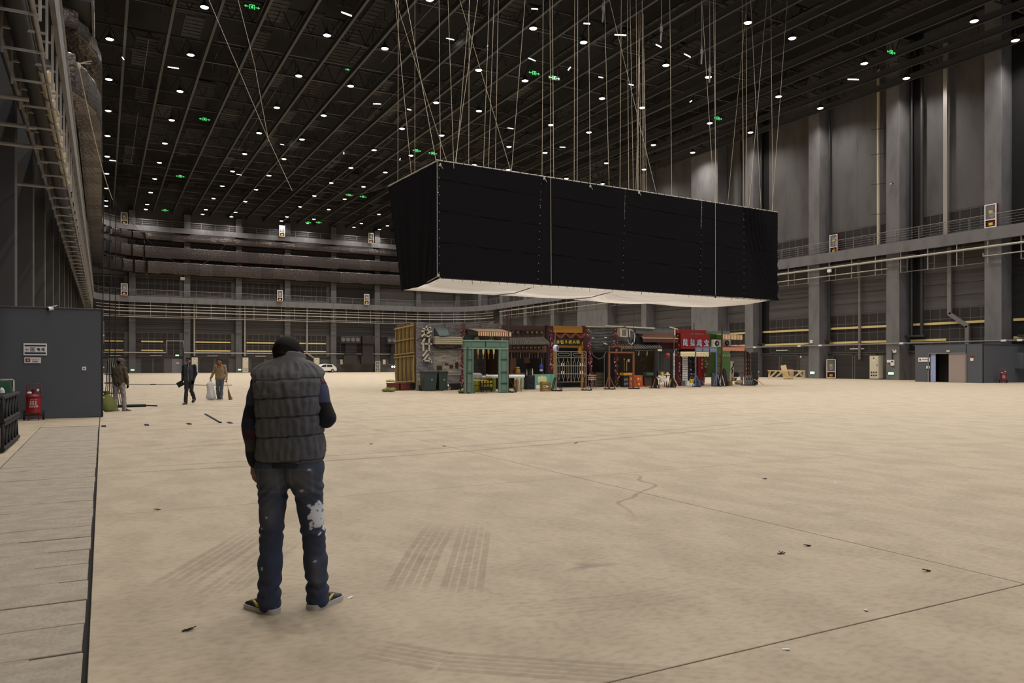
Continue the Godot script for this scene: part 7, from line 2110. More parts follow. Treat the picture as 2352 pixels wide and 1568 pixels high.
	for q in [Vector3(37.079, 2.163, -39.6), Vector3(37.079, 1.569, -39.6), Vector3(37.079, 1.391, -39.6), Vector3(37.079, 0.946, -39.6), Vector3(37.079, 0.797, -39.6)]:
		obj("rail", cb(q, Vector3(0.28, 0.05, 0.06)), M.brown_board, t)
	obj("carving", Geo.new().tube([Vector3(37.079, 2.074, -39.6), Vector3(36.98, 1.895, -39.6), Vector3(37.079, 1.658, -39.6), Vector3(37.177, 1.896, -39.6), Vector3(37.079, 2.074, -39.6)], 0.02, 5).ball(Vector3(37.079, 1.183, -39.6), Vector3(0.09, 0.12, 0.03), 10), M.wood_old, t)
	obj("lower_panel", cb(Vector3(37.098, 0.396, -39.645), Vector3(0.432, 0.683, 0.05)), smat("panel_maroon", "3f1e16", 0.6), t)
	for p in [Vector3(36.902, 0, -39.6), Vector3(37.295, 0, -39.6)]: foot_brace(t, p, M.white, 0.4)
	settle(t, Vector3(37.098, 0, -39.6))
	t = thing("sandwich_board", "dark brown sandwich board leaning by the carved post", "board", Vector3(38.141, 0, -40.2))
	obj("leaf", Geo.new().slab(PackedVector2Array([Vector2(-0.16, 0), Vector2(0.2, 0), Vector2(0.1, 1.1), Vector2(0.02, 1.22), Vector2(-0.14, 1.2)]), 0.05, Transform3D(Basis(Vector3.RIGHT, -0.12), Vector3(0, 0, 0.12))), M.plaque, t)
	obj("back_leaf", Geo.new().slab(PackedVector2Array([Vector2(-0.16, 0), Vector2(0.2, 0), Vector2(0.1, 1.1), Vector2(-0.14, 1.15)]), 0.04, Transform3D(Basis(Vector3.RIGHT, 0.15), Vector3(0, 0, -0.2))), M.wood_old, t)
	t = thing("tin_drum", "olive tin drum holding an upright pole, right of the sandwich board", "drum", Vector3(38.473, 0, -40))
	obj("tin", Geo.new().lathe([Vector2(0, 0), Vector2(0.16, 0), Vector2(0.16, 0.34), Vector2(0.13, 0.34), Vector2(0, 0.3)], 16), smat("olive_tin", "6b6234", 0.6), t)
	obj("pole", Geo.new().tube([Vector3(0, 0.2, 0), Vector3(0, 0.95, 0)], 0.018, 6), M.cream, t)
	t = thing("garden_arch", "pale wooden trellis stand with painted scrolls behind the tin drum", "stand", Vector3(41.146, 0, -42.6))
	for x in [-0.12, 0.16]: obj("stile", Geo.new().bar(Vector3(x, 0.3, 0), Vector3(x * 0.8, 1.75, 0), 0.05, 0.04), M.cream, t)
	obj("scroll", Geo.new().tube([Vector3(0.1, 1.6, 0.03), Vector3(0.15, 1.4, 0.03), Vector3(-0.06, 1.2, 0.03), Vector3(0.08, 1.0, 0.03), Vector3(-0.08, 0.8, 0.03)], 0.035, 6), M.soot, t)
	obj("panel", cb(Vector3(0.02, 1.1, -0.02), Vector3(0.28, 1.2, 0.02)), M.cream, t)
	obj("legs", Geo.new().bar(Vector3(-0.12, 0, 0.1), Vector3(0, 0.9, 0), 0.04, 0.04).bar(Vector3(0.2, 0, 0.1), Vector3(0.1, 0.9, 0), 0.04, 0.04), M.wood_new, t)
	# bicycle half hidden behind the post cluster
	t = thing("bicycle", "old brown bicycle parked behind the dark post cluster", "bicycle", Vector3(42.74, 0, -43.2), 0.9)
	for x in [-0.5, 0.5]:
		var wh := Geo.new()
		var pts := []
		for k in 21: pts.append(Vector3(x + 0.33 * cos(TAU * k / 20), 0.35 + 0.33 * sin(TAU * k / 20), 0))
		wh.tube(pts, 0.022, 6, false)
		for k in 8: wh.bar(Vector3(x, 0.35, 0), Vector3(x + 0.32 * cos(TAU * k / 8), 0.35 + 0.32 * sin(TAU * k / 8), 0), 0.006, 0.006)
		obj("wheel", wh, smat("bike_brown", "6b5a48", 0.6), t)
	obj("frame", Geo.new().tube([Vector3(-0.5, 0.35, 0), Vector3(-0.1, 0.38, 0), Vector3(-0.2, 0.85, 0), Vector3(0.35, 0.82, 0), Vector3(-0.1, 0.38, 0)], 0.018, 6).tube([Vector3(0.5, 0.35, 0), Vector3(0.33, 0.95, 0)], 0.018, 6), M.bike_brown, t)
	obj("saddle", Geo.new().ball(Vector3(-0.2, 0.92, 0), Vector3(0.13, 0.04, 0.07), 10), M.soot, t)
	obj("handlebar", Geo.new().tube([Vector3(0.25, 1.0, -0.25), Vector3(0.33, 0.98, 0), Vector3(0.25, 1.0, 0.25)], 0.014, 6), M.steel_grey, t)
	t = thing("rubble_heap", "pale sacks and buckets heaped beyond the tin drum", "sacks", Vector3(41.905, 0, -42.8))
	obj("sack", Geo.new().ball(Vector3(0.2, 0.16, 0), Vector3(0.3, 0.18, 0.25), 12).ball(Vector3(-0.1, 0.12, 0.15), Vector3(0.25, 0.13, 0.2), 12), smat("sack_pale", "b5a184", 0.9), t)
	obj("basket", Geo.new().lathe([Vector2(0, 0.25), Vector2(0.22, 0.25), Vector2(0.3, 0.5), Vector2(0.27, 0.5), Vector2(0, 0.3)], 14, Transform3D(Basis(), Vector3(-0.35, 0, -0.1))), M.bamboo_dark, t)
	obj("tray", cb(Vector3(-0.3, 0.72, -0.1), Vector3(0.75, 0.35, 0.3)), M.soot, t)
	# cluster of dark posts
	for k in 3:
		var p: Vector3 = [Vector3(40.104, 0, -40.2), Vector3(40.333, 0, -40.2), Vector3(40.664, 0, -40.3)][k]
		t = thing("scenery_post", ["leftmost of three dark red and black scenery posts", "middle one of three dark scenery posts with peeling paint", "rightmost of three dark scenery posts, beside the black panel"][k], "post", p)
		var h := 2.498 - 0.1 * k
		obj("shaft", Geo.new().cbox(Vector3(0, h / 2, 0), Vector3(0.13, h, 0.14), 0.015), [M.brown_board, M.plaque, M.brown_board][k], t)
		obj("base_block", Geo.new().cbox(Vector3(0, 0.2, 0.02), Vector3(0.17, 0.4, 0.17), 0.02), M.stone_grey, t)
		for j in 6: obj("paint_fleck", cb(Vector3(rng.randf_range(-0.05, 0.05), 0.3 + 0.3 * j, 0.072), Vector3(0.04, 0.12, 0.004)), M.pink_paper if k == 0 else M.stone_grey, t)
		foot_brace(t, Vector3(0, 0, 0.05), M.stone_grey, 0.35)
	t = thing("folding_screen", "tall black shutter screen held by two pale struts, right end of the set", "screen", Vector3(42.31, 0, -41.5))
	obj("panel", Geo.new().cbox(Vector3(0, 2.377 / 2, 0), Vector3(0.611, 2.377, 0.1), 0.01), M.soot, t)
	for j in 7: obj("slat", cb(Vector3(-0.02, 0.3 + 0.27 * j, 0.055), Vector3(0.34, 0.02, 0.02)), M.black, t)
	obj("strut", Geo.new().bar(Vector3(-0.15, 0.4, 0.1), Vector3(0.25, 0.0, 0.7), 0.06, 0.04), M.wood_new, t)
	obj("strut", Geo.new().bar(Vector3(0.22, 0.4, 0.0), Vector3(0.6, 0.0, 0.3), 0.05, 0.04), M.wood_new, t)

	# loose things at the left end
	for k in 2:
		t = thing("wooden_chest", ["left half of the low red-brown chest at the set's left end", "right half of the low red-brown chest at the set's left end"][k], "chest", Vector3(14.812, 0, -41.9) + Vector3(-0.2 + 0.62 * k, 0, 0), 0.15)
		obj("body", cb(Vector3(0, 0.2, 0), Vector3(0.56, 0.38, 0.5)), smat("chest_red", "6b2f22", 0.6), t)
		obj("lid", cb(Vector3(0, 0.41, 0), Vector3(0.6, 0.05, 0.54)), M.chest_red, t)
	for k in 3:
		var q: Vector3 = [Vector3(13.623, 0, -39.722), Vector3(21.554, 0, -62.51), Vector3(16.7, 0, -36.637)][k]
		t = thing("cloth_bundle", ["olive green bundle on the floor left of the street set", "crumpled pale green sheet behind the bamboo screen", "crumpled yellow-green sheet by the green gateway's foot"][k], "bundle", q)
		var gb := Geo.new()
		for j in 4: gb.ball(Vector3(-0.2 + 0.14 * j, 0.1 + 0.03 * (j % 2), 0.05 * (j % 3)), Vector3(0.2, 0.1 + 0.02 * (j % 2), 0.18), 10)
		obj("folds", gb, [smat("olive_cloth", "6c7438", 0.9), smat("pale_cloth", "a9a46c", 0.9), smat("lime_cloth", "9ba05a", 0.9)][k], t)
		obj("tie", Geo.new().tube([Vector3(0.0, 0.2, 0), Vector3(0.1, 0.12, 0.18), Vector3(0.1, 0.02, 0.2)], 0.02, 5), M.rope, t)
	# thin masts that stand above the facades
	t = thing("thin_mast", "thin dark mast rising in front of the timber shop's sign", "mast", Vector3(19.227, 0, -36.5))
	obj("rod", Geo.new().tube([Vector3(0, 0, 0), Vector3(0, 4.332, 0)], 0.028, 6), M.brown_board, t)
	obj("shoe", cb(Vector3(0, 0.04, 0), Vector3(0.2, 0.08, 0.2)), M.soot, t)


# ---------------------------------------------------------------- people

class Field:
	# distance field of tapered bones on a grid, meshed as surface nets
	var h: float
	var o: Vector3
	var nx: int
	var ny: int
	var nz: int
	var f := PackedFloat32Array()

	func _init(lo: Vector3, hi: Vector3, cell: float) -> void:
		h = cell
		o = lo
		nx = int((hi.x - lo.x) / h) + 2
		ny = int((hi.y - lo.y) / h) + 2
		nz = int((hi.z - lo.z) / h) + 2
		f.resize(nx * ny * nz)
		f.fill(0.5)

	# tapered capsule from a to b; k blends it into what is there; flat squeezes it along the axis ax
	func bone(a: Vector3, b: Vector3, ra: float, rb: float, k := 0.03, flat := 1.0, ax := Vector3(0, 0, 1)) -> void:
		var r := maxf(ra, rb) + k + h * 2.0
		var lo := Vector3(minf(a.x, b.x), minf(a.y, b.y), minf(a.z, b.z)) - Vector3(r, r, r) - o
		var hi := Vector3(maxf(a.x, b.x), maxf(a.y, b.y), maxf(a.z, b.z)) + Vector3(r, r, r) - o
		var i0 := maxi(0, int(lo.x / h)); var i1 := mini(nx - 1, int(hi.x / h) + 1)
		var j0 := maxi(0, int(lo.y / h)); var j1 := mini(ny - 1, int(hi.y / h) + 1)
		var l0 := maxi(0, int(lo.z / h)); var l1 := mini(nz - 1, int(hi.z / h) + 1)
		var ab := b - a
		var ll := maxf(ab.length_squared(), 1e-9)
		var sq := 1.0 / flat - 1.0
		for l in range(l0, l1 + 1):
			for j in range(j0, j1 + 1):
				var at := (l * ny + j) * nx
				for i in range(i0, i1 + 1):
					var p := o + Vector3(i * h, j * h, l * h) - a
					var t := clampf(p.dot(ab) / ll, 0.0, 1.0)
					var d := p - ab * t
					if sq != 0.0: d += ax * (d.dot(ax) * sq)
					var v := d.length() - lerpf(ra, rb, t)
					var w := f[at + i]
					var m := clampf(0.5 + 0.5 * (w - v) / k, 0.0, 1.0)
					f[at + i] = lerpf(w, v, m) - k * m * (1.0 - m)

	# keeps only what lies on the side of a plane that n points away from
	func cut(p: Vector3, n: Vector3, k := 0.01) -> void:
		for l in nz:
			for j in ny:
				for i in nx:
					var v := (o + Vector3(i * h, j * h, l * h) - p).dot(n)
					var at := (l * ny + j) * nx + i
					var w := f[at]
					if v > w - k:
						var m := clampf(0.5 - 0.5 * (w - v) / k, 0.0, 1.0)
						f[at] = lerpf(w, v, m) + k * m * (1.0 - m)

	# adds the surface to g; shape(p, n) may move a vertex, paint(p) colours it
	func skin(g: Geo, xf := Transform3D(), paint: Variant = null, shape: Variant = null) -> void:
		var idx := {}
		var vs := PackedVector3Array()
		var sx := 1; var sy := nx; var sz := nx * ny
		var offs := PackedInt32Array([0, sx, sy, sx + sy, sz, sx + sz, sy + sz, sx + sy + sz])
		var ed := [[0, 1], [0, 2], [0, 4], [1, 3], [1, 5], [2, 3], [2, 6], [3, 7], [4, 5], [4, 6], [5, 7], [6, 7]]
		for l in nz - 1:
			for j in ny - 1:
				for i in nx - 1:
					var b := i + j * sy + l * sz
					var neg := 0
					for c in 8:
						if f[b + offs[c]] < 0.0: neg += 1
					if neg == 0 or neg == 8: continue
					var s := Vector3.ZERO
					var n := 0
					for e in ed:
						var fa := f[b + offs[e[0]]]
						var fb := f[b + offs[e[1]]]
						if (fa < 0.0) != (fb < 0.0):
							var t := fa / (fa - fb)
							var pa := Vector3(e[0] & 1, (e[0] >> 1) & 1, e[0] >> 2)
							var pb := Vector3(e[1] & 1, (e[1] >> 1) & 1, e[1] >> 2)
							s += pa.lerp(pb, t)
							n += 1
					idx[b] = vs.size()
					vs.append(o + (Vector3(i, j, l) + s / n) * h)
		var tr := PackedInt32Array()
		for b in idx:
			var i: int = b % nx
			var j: int = (b / nx) % ny
			var l: int = b / sz
			if i == 0 or j == 0 or l == 0: continue
			var here := f[b] < 0.0
			for ax in 3:
				var step: int = [sx, sy, sz][ax]
				if here == (f[b + step] < 0.0): continue
				var u: int = [sy, sz, sx][ax]
				var w: int = [sz, sx, sy][ax]
				var q := [idx.get(b, -1), idx.get(b - u, -1), idx.get(b - u - w, -1), idx.get(b - w, -1)]
				if -1 in q: continue
				if here: tr.append_array([q[0], q[1], q[2], q[0], q[2], q[3]])
				else: tr.append_array([q[0], q[2], q[1], q[0], q[3], q[2]])
		# smooth normals, then the optional displacement and again normals
		for pass_ in (2 if shape else 1):
			var ns := PackedVector3Array()
			ns.resize(vs.size())
			for t in range(0, tr.size(), 3):
				var m := (vs[tr[t + 1]] - vs[tr[t]]).cross(vs[tr[t + 2]] - vs[tr[t]])
				for c in 3: ns[tr[t + c]] += m
			for k in ns.size(): ns[k] = ns[k].normalized()
			if pass_ == 0 and shape:
				for k in vs.size(): vs[k] = shape.call(vs[k], ns[k])
				continue
			var cs := PackedColorArray()
			for k in vs.size(): cs.append(paint.call(vs[k]) if paint else Color.WHITE)
			for t in range(0, tr.size(), 3):
				for c in [0, 2, 1]:
					var q := tr[t + c]
					g.v.append(xf * vs[q])
					g.n.append(xf.basis * ns[q])
					g.c.append(cs[q])


func lin(hex: String) -> Color:
	return Color(hex).srgb_to_linear()


# head and neck in their own axes: face towards -z, y up, centre of the skull at the origin
func add_head(g: Geo, xf: Transform3D, cell: float, skin_c: Color, hair_c: Color) -> void:
	var q := Field.new(Vector3(-0.12, -0.2, -0.15), Vector3(0.12, 0.15, 0.13), cell)
	q.bone(Vector3(0, 0.035, 0.03), Vector3(0, 0.03, -0.02), 0.08, 0.078, 0.02, 0.93, Vector3(1, 0, 0))
	q.bone(Vector3(0, -0.02, -0.03), Vector3(0, -0.085, -0.055), 0.066, 0.032, 0.03)
	q.bone(Vector3(-0.045, -0.045, -0.01), Vector3(0.045, -0.045, -0.01), 0.03, 0.03, 0.03)
	q.bone(Vector3(0, -0.04, 0.025), Vector3(0, -0.085, 0.02), 0.052, 0.05, 0.02)
	q.bone(Vector3(-0.035, 0.022, -0.083), Vector3(0.035, 0.022, -0.083), 0.012, 0.012, 0.015)
	q.bone(Vector3(0, 0.01, -0.088), Vector3(0, -0.032, -0.108), 0.009, 0.013, 0.01)
	q.bone(Vector3(-0.012, -0.036, -0.098), Vector3(0.012, -0.036, -0.098), 0.01, 0.01, 0.008)
	q.bone(Vector3(-0.018, -0.06, -0.085), Vector3(0.018, -0.06, -0.085), 0.008, 0.008, 0.008)
	q.bone(Vector3(0, -0.092, -0.075), Vector3(0, -0.095, -0.075), 0.018, 0.018, 0.015)
	for s in [-1.0, 1.0]:
		q.bone(Vector3(s * 0.076, 0.012, 0.008), Vector3(s * 0.074, -0.03, 0.0), 0.02, 0.012, 0.008, 0.45, Vector3(1, 0, 0))
		q.bone(Vector3(s * 0.04, -0.025, -0.07), Vector3(s * 0.045, -0.02, -0.06), 0.02, 0.02, 0.02)
	q.skin(g, xf, func(p: Vector3) -> Color:
		if p.z < -0.06:
			var ex := absf(absf(p.x) - 0.032)
			if ex < 0.018 and absf(p.y - 0.03) < 0.006: return hair_c
			if ex < 0.012 and absf(p.y - 0.009) < 0.005: return Color(0.02, 0.015, 0.012)
			if absf(p.x) < 0.022 and absf(p.y + 0.06) < 0.006: return Color(skin_c.r * 0.75, skin_c.g * 0.5, skin_c.b * 0.5)
		return skin_c)


func add_hair(xf: Transform3D, cell: float, low: float) -> Geo:
	var q := Field.new(Vector3(-0.13, -0.16, -0.14), Vector3(0.13, 0.17, 0.15), cell)
	q.bone(Vector3(0, 0.04, 0.032), Vector3(0, 0.045, -0.02), 0.085, 0.083, 0.02, 0.93, Vector3(1, 0, 0))
	q.bone(Vector3(0, 0.0, 0.045), Vector3(0, -0.045, 0.05), 0.072, 0.055, 0.03)
	q.cut(Vector3(0, 0.055, -0.075), Vector3(0, -0.5, -0.86).normalized())
	q.cut(Vector3(0, -0.005, -0.012), Vector3(0, -0.75, -0.66).normalized())
	q.cut(Vector3(0, low, 0.05), Vector3(0, -1, 0.1).normalized())
	var g := Geo.new()
	q.skin(g, xf)
	return g


# five-fingered hand: w wrist, dir towards the fingers, out the back of the hand, side = thumb direction
func add_hand(g: Geo, w: Vector3, dir: Vector3, out: Vector3, side: Vector3, curl: float, cell: float, c: Color, s := 1.0) -> void:
	var b := Basis(side, -out, dir)  # x thumb side, y palm side, z fingers
	var q := Field.new(Vector3(-0.06, -0.04, -0.05) * s, Vector3(0.09, 0.11, 0.21) * s, cell)
	q.bone(Vector3(0, 0, -0.03) * s, Vector3(0, 0, 0.01) * s, 0.026 * s, 0.026 * s, 0.01, 0.75, Vector3(0, 1, 0))
	for k in 4:
		var x := (0.033 - 0.022 * k) * s
		var ln: float = [0.072, 0.08, 0.074, 0.058][k] * s
		var kn := Vector3(x, 0.0, (0.088 - 0.004 * absf(k - 1)) * s)
		q.bone(Vector3(x * 0.6, 0, 0.01 * s), kn, 0.014 * s, 0.0115 * s, 0.012)
		var a1 := curl * 0.7 + 0.06 * k
		var d1 := Vector3(0.02 - 0.015 * k, sin(a1), cos(a1)).normalized()
		var m := kn + d1 * ln * 0.52
		var a2 := a1 + curl * 0.9
		var d2 := Vector3(0, sin(a2), cos(a2))
		var m2 := m + d2 * ln * 0.32
		var a3 := a2 + curl * 0.5
		q.bone(kn, m, 0.0098 * s, 0.009 * s, 0.004)
		q.bone(m, m2, 0.009 * s, 0.008 * s, 0.003)
		q.bone(m2, m2 + Vector3(0, sin(a3), cos(a3)) * ln * 0.24, 0.008 * s, 0.007 * s, 0.003)
	var t0 := Vector3(0.018, 0.004, 0.02) * s
	var t1 := Vector3(0.046, 0.016, 0.05) * s
	var t2 := Vector3(0.05, 0.03 + 0.012 * curl, 0.082) * s
	q.bone(t0, t1, 0.016 * s, 0.012 * s, 0.01)
	q.bone(t1, t2, 0.0115 * s, 0.01 * s, 0.004)
	q.bone(t2, t2 + Vector3(-0.004, 0.012, 0.022) * s, 0.01 * s, 0.008 * s, 0.003)
	q.skin(g, Transform3D(b, w), func(_p: Vector3) -> Color: return c)


# shoe with its heel at p on the floor and its toe towards dir
func add_shoe(t: Node3D, p: Vector3, dir: Vector3, upper: Color, sole: Color, ln := 0.275, accent := Color(0, 0, 0, 0)) -> void:
	var x := Vector3.UP.cross(dir).normalized()
	var xf := Transform3D(Basis(x, Vector3.UP, dir), p)
	var out := func(u: float, grow: float) -> float:  # half width along the foot
		return (0.032 + 0.014 * sin(clampf(u * 1.15, 0, 1) * PI * 0.75 + 0.1) + 0.004) * (1.0 if u < 0.8 else sqrt(maxf(0.0, 1.0 - pow((u - 0.8) / 0.2, 2.0)))) * (1.0 if u > 0.1 else sqrt(maxf(0.05, 1.0 - pow((0.1 - u) / 0.1, 2.0)))) + grow
	var ring := func(y: float, grow: float, top: Variant) -> PackedVector3Array:
		var r := PackedVector3Array()
		for k in 28:
			var a := TAU * k / 28
			var u := 0.5 - 0.5 * cos(a)
			var sgn := 1.0 if k < 14 else -1.0
			if k == 0 or k == 14: sgn = 0.0
			r.append(xf * Vector3(sgn * (out.call(u, grow) if sgn != 0.0 else 0.0), y if not (top != null) else top.call(u), lerpf(-grow, ln + grow, u)))
		return r
	var g := Geo.new()
	g.col = sole
	var cap := func(r: PackedVector3Array) -> PackedVector3Array:
		var m := Vector3.ZERO
		for q in r: m += q / r.size()
		var z := PackedVector3Array()
		for q in r: z.append(m)
		return z
	var base: PackedVector3Array = ring.call(0.0, 0.003, null)
	var mid: PackedVector3Array = ring.call(0.03, 0.004, null)
	g.loft([cap.call(base), base, mid, ring.call(0.032, -0.002, null)], true, 50)
	obj("sole", g, M.gloss, t)
	g = Geo.new()
	g.col = upper
	var rs := [ring.call(0.03, 0.0, null)]
	for lv in 4:
		var e := (lv + 1) / 4.0
		var rr := PackedVector3Array()
		for k in 28:
			var a := TAU * k / 28
			var u := 0.5 - 0.5 * cos(a)
			var sgn := 1.0 if k < 14 else -1.0
			if k == 0 or k == 14: sgn = 0.0
			var topy := lerpf(0.105, 0.055, smoothstep(0.25, 0.75, u)) if u < 0.85 else lerpf(0.055, 0.04, (u - 0.85) / 0.15)
			rr.append(xf * Vector3(sgn * out.call(u, -0.001) * (1.0 - 0.55 * e * e), 0.03 + (topy - 0.03) * sin(e * PI / 2), lerpf(0.004 + 0.012 * e, ln - 0.03 * e, u)))
		rs.append(rr)
	rs.append(cap.call(rs[-1]))
	g.loft(rs, true)
	var up := obj("shoe_upper", g, M.gloss, t)
	if accent.a > 0:
		var ag := Geo.new()
		ag.col = accent
		for s in [-1.0, 1.0]:
			ag.tube([xf * Vector3(s * 0.046, 0.05, ln * 0.22), xf * Vector3(s * 0.049, 0.045, ln * 0.42), xf * Vector3(s * 0.042, 0.065, ln * 0.6)], [0.006, 0.011, 0.006], 6)
		obj("side_stripe", ag, M.gloss, up)


# a whole clothed figure from its joints
func figure(t: Node3D, J: Dictionary, C: Dictionary, cell: float) -> void:
	var lo := Vector3(9, 9, 9)
	var hi := -lo
	for k in J:
		if J[k] is Vector3 and not str(k).begins_with("v"):
			lo = lo.min(J[k])
			hi = hi.max(J[k])
	# body under the clothes, with head and hands: one mesh
	var q := Field.new(lo - Vector3(0.12, 0.03, 0.12), hi + Vector3(0.12, 0.02, 0.12), cell * 1.3)
	var hipm: Vector3 = (J.hipL + J.hipR) / 2
	q.bone(J.hipL, J.hipR, 0.08, 0.08, 0.03, 0.85)
	q.bone(hipm + Vector3(0, 0.09, 0), J.chest, 0.1, 0.12, 0.04, 0.75)
	q.bone(J.chest, J.neck, 0.1, 0.055, 0.05, 0.8)
	q.bone(J.neck + Vector3(0, -0.03, 0), J.head + J.vup * -0.04, 0.05, 0.05, 0.02)
	for s in ["L", "R"]:
		q.bone(J["sh" + s], J.chest, 0.055, 0.09, 0.04)
		q.bone(J["sh" + s], J["el" + s], 0.046, 0.036, 0.02)
		q.bone(J["el" + s], J["wr" + s], 0.035, 0.026, 0.02)
		q.bone(J["hip" + s], J["kn" + s], 0.07, 0.05, 0.03)
		q.bone(J["kn" + s], J["an" + s], 0.045, 0.032, 0.02)
		q.bone(J["an" + s], J["an" + s] + J["vtoe" + s] * 0.1 + Vector3(0, -0.04, 0), 0.03, 0.025, 0.02)
	var g := Geo.new()
	q.skin(g, Transform3D(), func(_p: Vector3) -> Color: return C.skin)
	var hx := Transform3D(Basis(J.vface.cross(J.vup).normalized(), J.vup, -J.vface).orthonormalized(), J.head)
	add_head(g, hx, C.get("hcell", 0.008), C.skin, C.hair)
	for s in ["L", "R"]:
		var hd: Array = J["hand" + s]
		add_hand(g, J["wr" + s], hd[0].normalized(), hd[1].normalized(), hd[0].cross(hd[1]).normalized() * hd[2], hd[3], C.get("fcell", 0.006), C.skin, 1.0)
	obj("body", g, M.skin, t)
	# trousers
	lo = J.hipL.min(J.hipR).min(J.anL).min(J.anR).min(J.knL).min(J.knR)
	hi = J.hipL.max(J.hipR).max(J.anL).max(J.anR).max(J.knL).max(J.knR)
	q = Field.new(Vector3(lo.x - 0.16, 0.0, lo.z - 0.16), hi + Vector3(0.16, 0.18, 0.16), cell)
	var wd: float = C.get("wide", 1.0)
	q.bone(J.hipL + Vector3(0.01, 0.02, 0), J.hipR + Vector3(-0.01, 0.02, 0), 0.118, 0.118, 0.05, 0.92)
	q.bone(hipm + Vector3(-0.04, 0.1, 0), hipm + Vector3(0.04, 0.1, 0), 0.115, 0.115, 0.05, 0.85)
	for s in ["L", "R"]:
		var an: Vector3 = J["an" + s]
		q.bone(J["hip" + s], J["kn" + s], 0.098 * wd, 0.066 * wd, 0.03)
		q.bone(J["kn" + s], J["kn" + s].lerp(an, 0.45), 0.064 * wd, 0.07 * wd, 0.02)
		q.bone(J["kn" + s].lerp(an, 0.45), an + Vector3(0, 0.03, 0), 0.07 * wd, 0.062 * wd, 0.02)
		q.bone(an + Vector3(0, 0.02, 0), an + Vector3(0, -0.03, 0), 0.064 * wd, 0.068 * wd, 0.01)
	g = Geo.new()
	q.skin(g, Transform3D(), C.trousers, C.get("tshape"))
	obj("trousers", g, M.cloth, t)
	# jacket
	if C.has("jacket"):
		lo = J.hipL.min(J.shL).min(J.shR).min(J.elL).min(J.elR).min(J.wrL).min(J.wrR)
		hi = J.neck.max(J.shL).max(J.shR).max(J.elL).max(J.elR).max(J.wrL).max(J.wrR)
		q = Field.new(lo - Vector3(0.14, 0.12, 0.17), hi + Vector3(0.14, 0.08, 0.17), cell)
		if C.get("torso", true):
			q.bone(hipm + Vector3(-0.05, 0.06, 0), hipm + Vector3(0.05, 0.06, 0), 0.14, 0.14, 0.05, 0.85)
			q.bone(hipm + Vector3(-0.05, 0.08, 0), J.chest + Vector3(-0.055, 0, 0), 0.135, 0.135, 0.05, 0.82)
			q.bone(hipm + Vector3(0.05, 0.08, 0), J.chest + Vector3(0.055, 0, 0), 0.135, 0.135, 0.05, 0.82)
			q.bone(J.chest, J.neck + Vector3(0, -0.03, 0), 0.13, 0.07, 0.06, 0.8)
			q.bone(J.neck + Vector3(0, -0.03, 0), J.neck + Vector3(0, 0.025, 0), 0.074, 0.07, 0.02)
		for s in ["L", "R"]:
			var sh: Vector3 = J["sh" + s]
			if C.get("torso", true): q.bone(sh, J.chest + Vector3(0, 0.1, 0), 0.07, 0.09, 0.05)
			q.bone(sh, J["el" + s], 0.068, 0.056, 0.03)
			q.bone(J["el" + s], J["wr" + s], 0.055, 0.043, 0.02)
			q.bone(J["wr" + s], J["wr" + s] + (J["wr" + s] - J["el" + s]).normalized() * 0.012, 0.043, 0.04, 0.008)
		g = Geo.new()
		q.skin(g, Transform3D(), C.jacket, C.get("jshape"))
		obj(C.get("jname", "jacket"), g, M.cloth, t)
	if C.get("has_hair", true):
		var hm := smat("hair_dark", "1a1512", 0.7)
		hm.metallic_specular = 0.25
		obj("hair", add_hair(hx, C.get("hcell", 0.008), C.get("nape", -0.075)), hm, t)
	for s in ["L", "R"]:
		var an: Vector3 = J["an" + s]
		var d: Vector3 = J["vtoe" + s]
		add_shoe(t, Vector3(an.x, C.get("lift" + s, 0.0), an.z) - d * 0.07, d, C.shoe, C.sole, 0.275, C.get("accent", Color(0, 0, 0, 0)))


func folds(p: Vector3, n: Vector3, a: float, f1: float, ph: float) -> Vector3:
	return p + n * a * (sin(p.y * f1 + sin(p.x * 37.0 + ph) * 1.7 + p.z * 21.0) + 0.6 * sin(p.y * f1 * 0.47 + p.x * 53.0 + ph * 2.0))


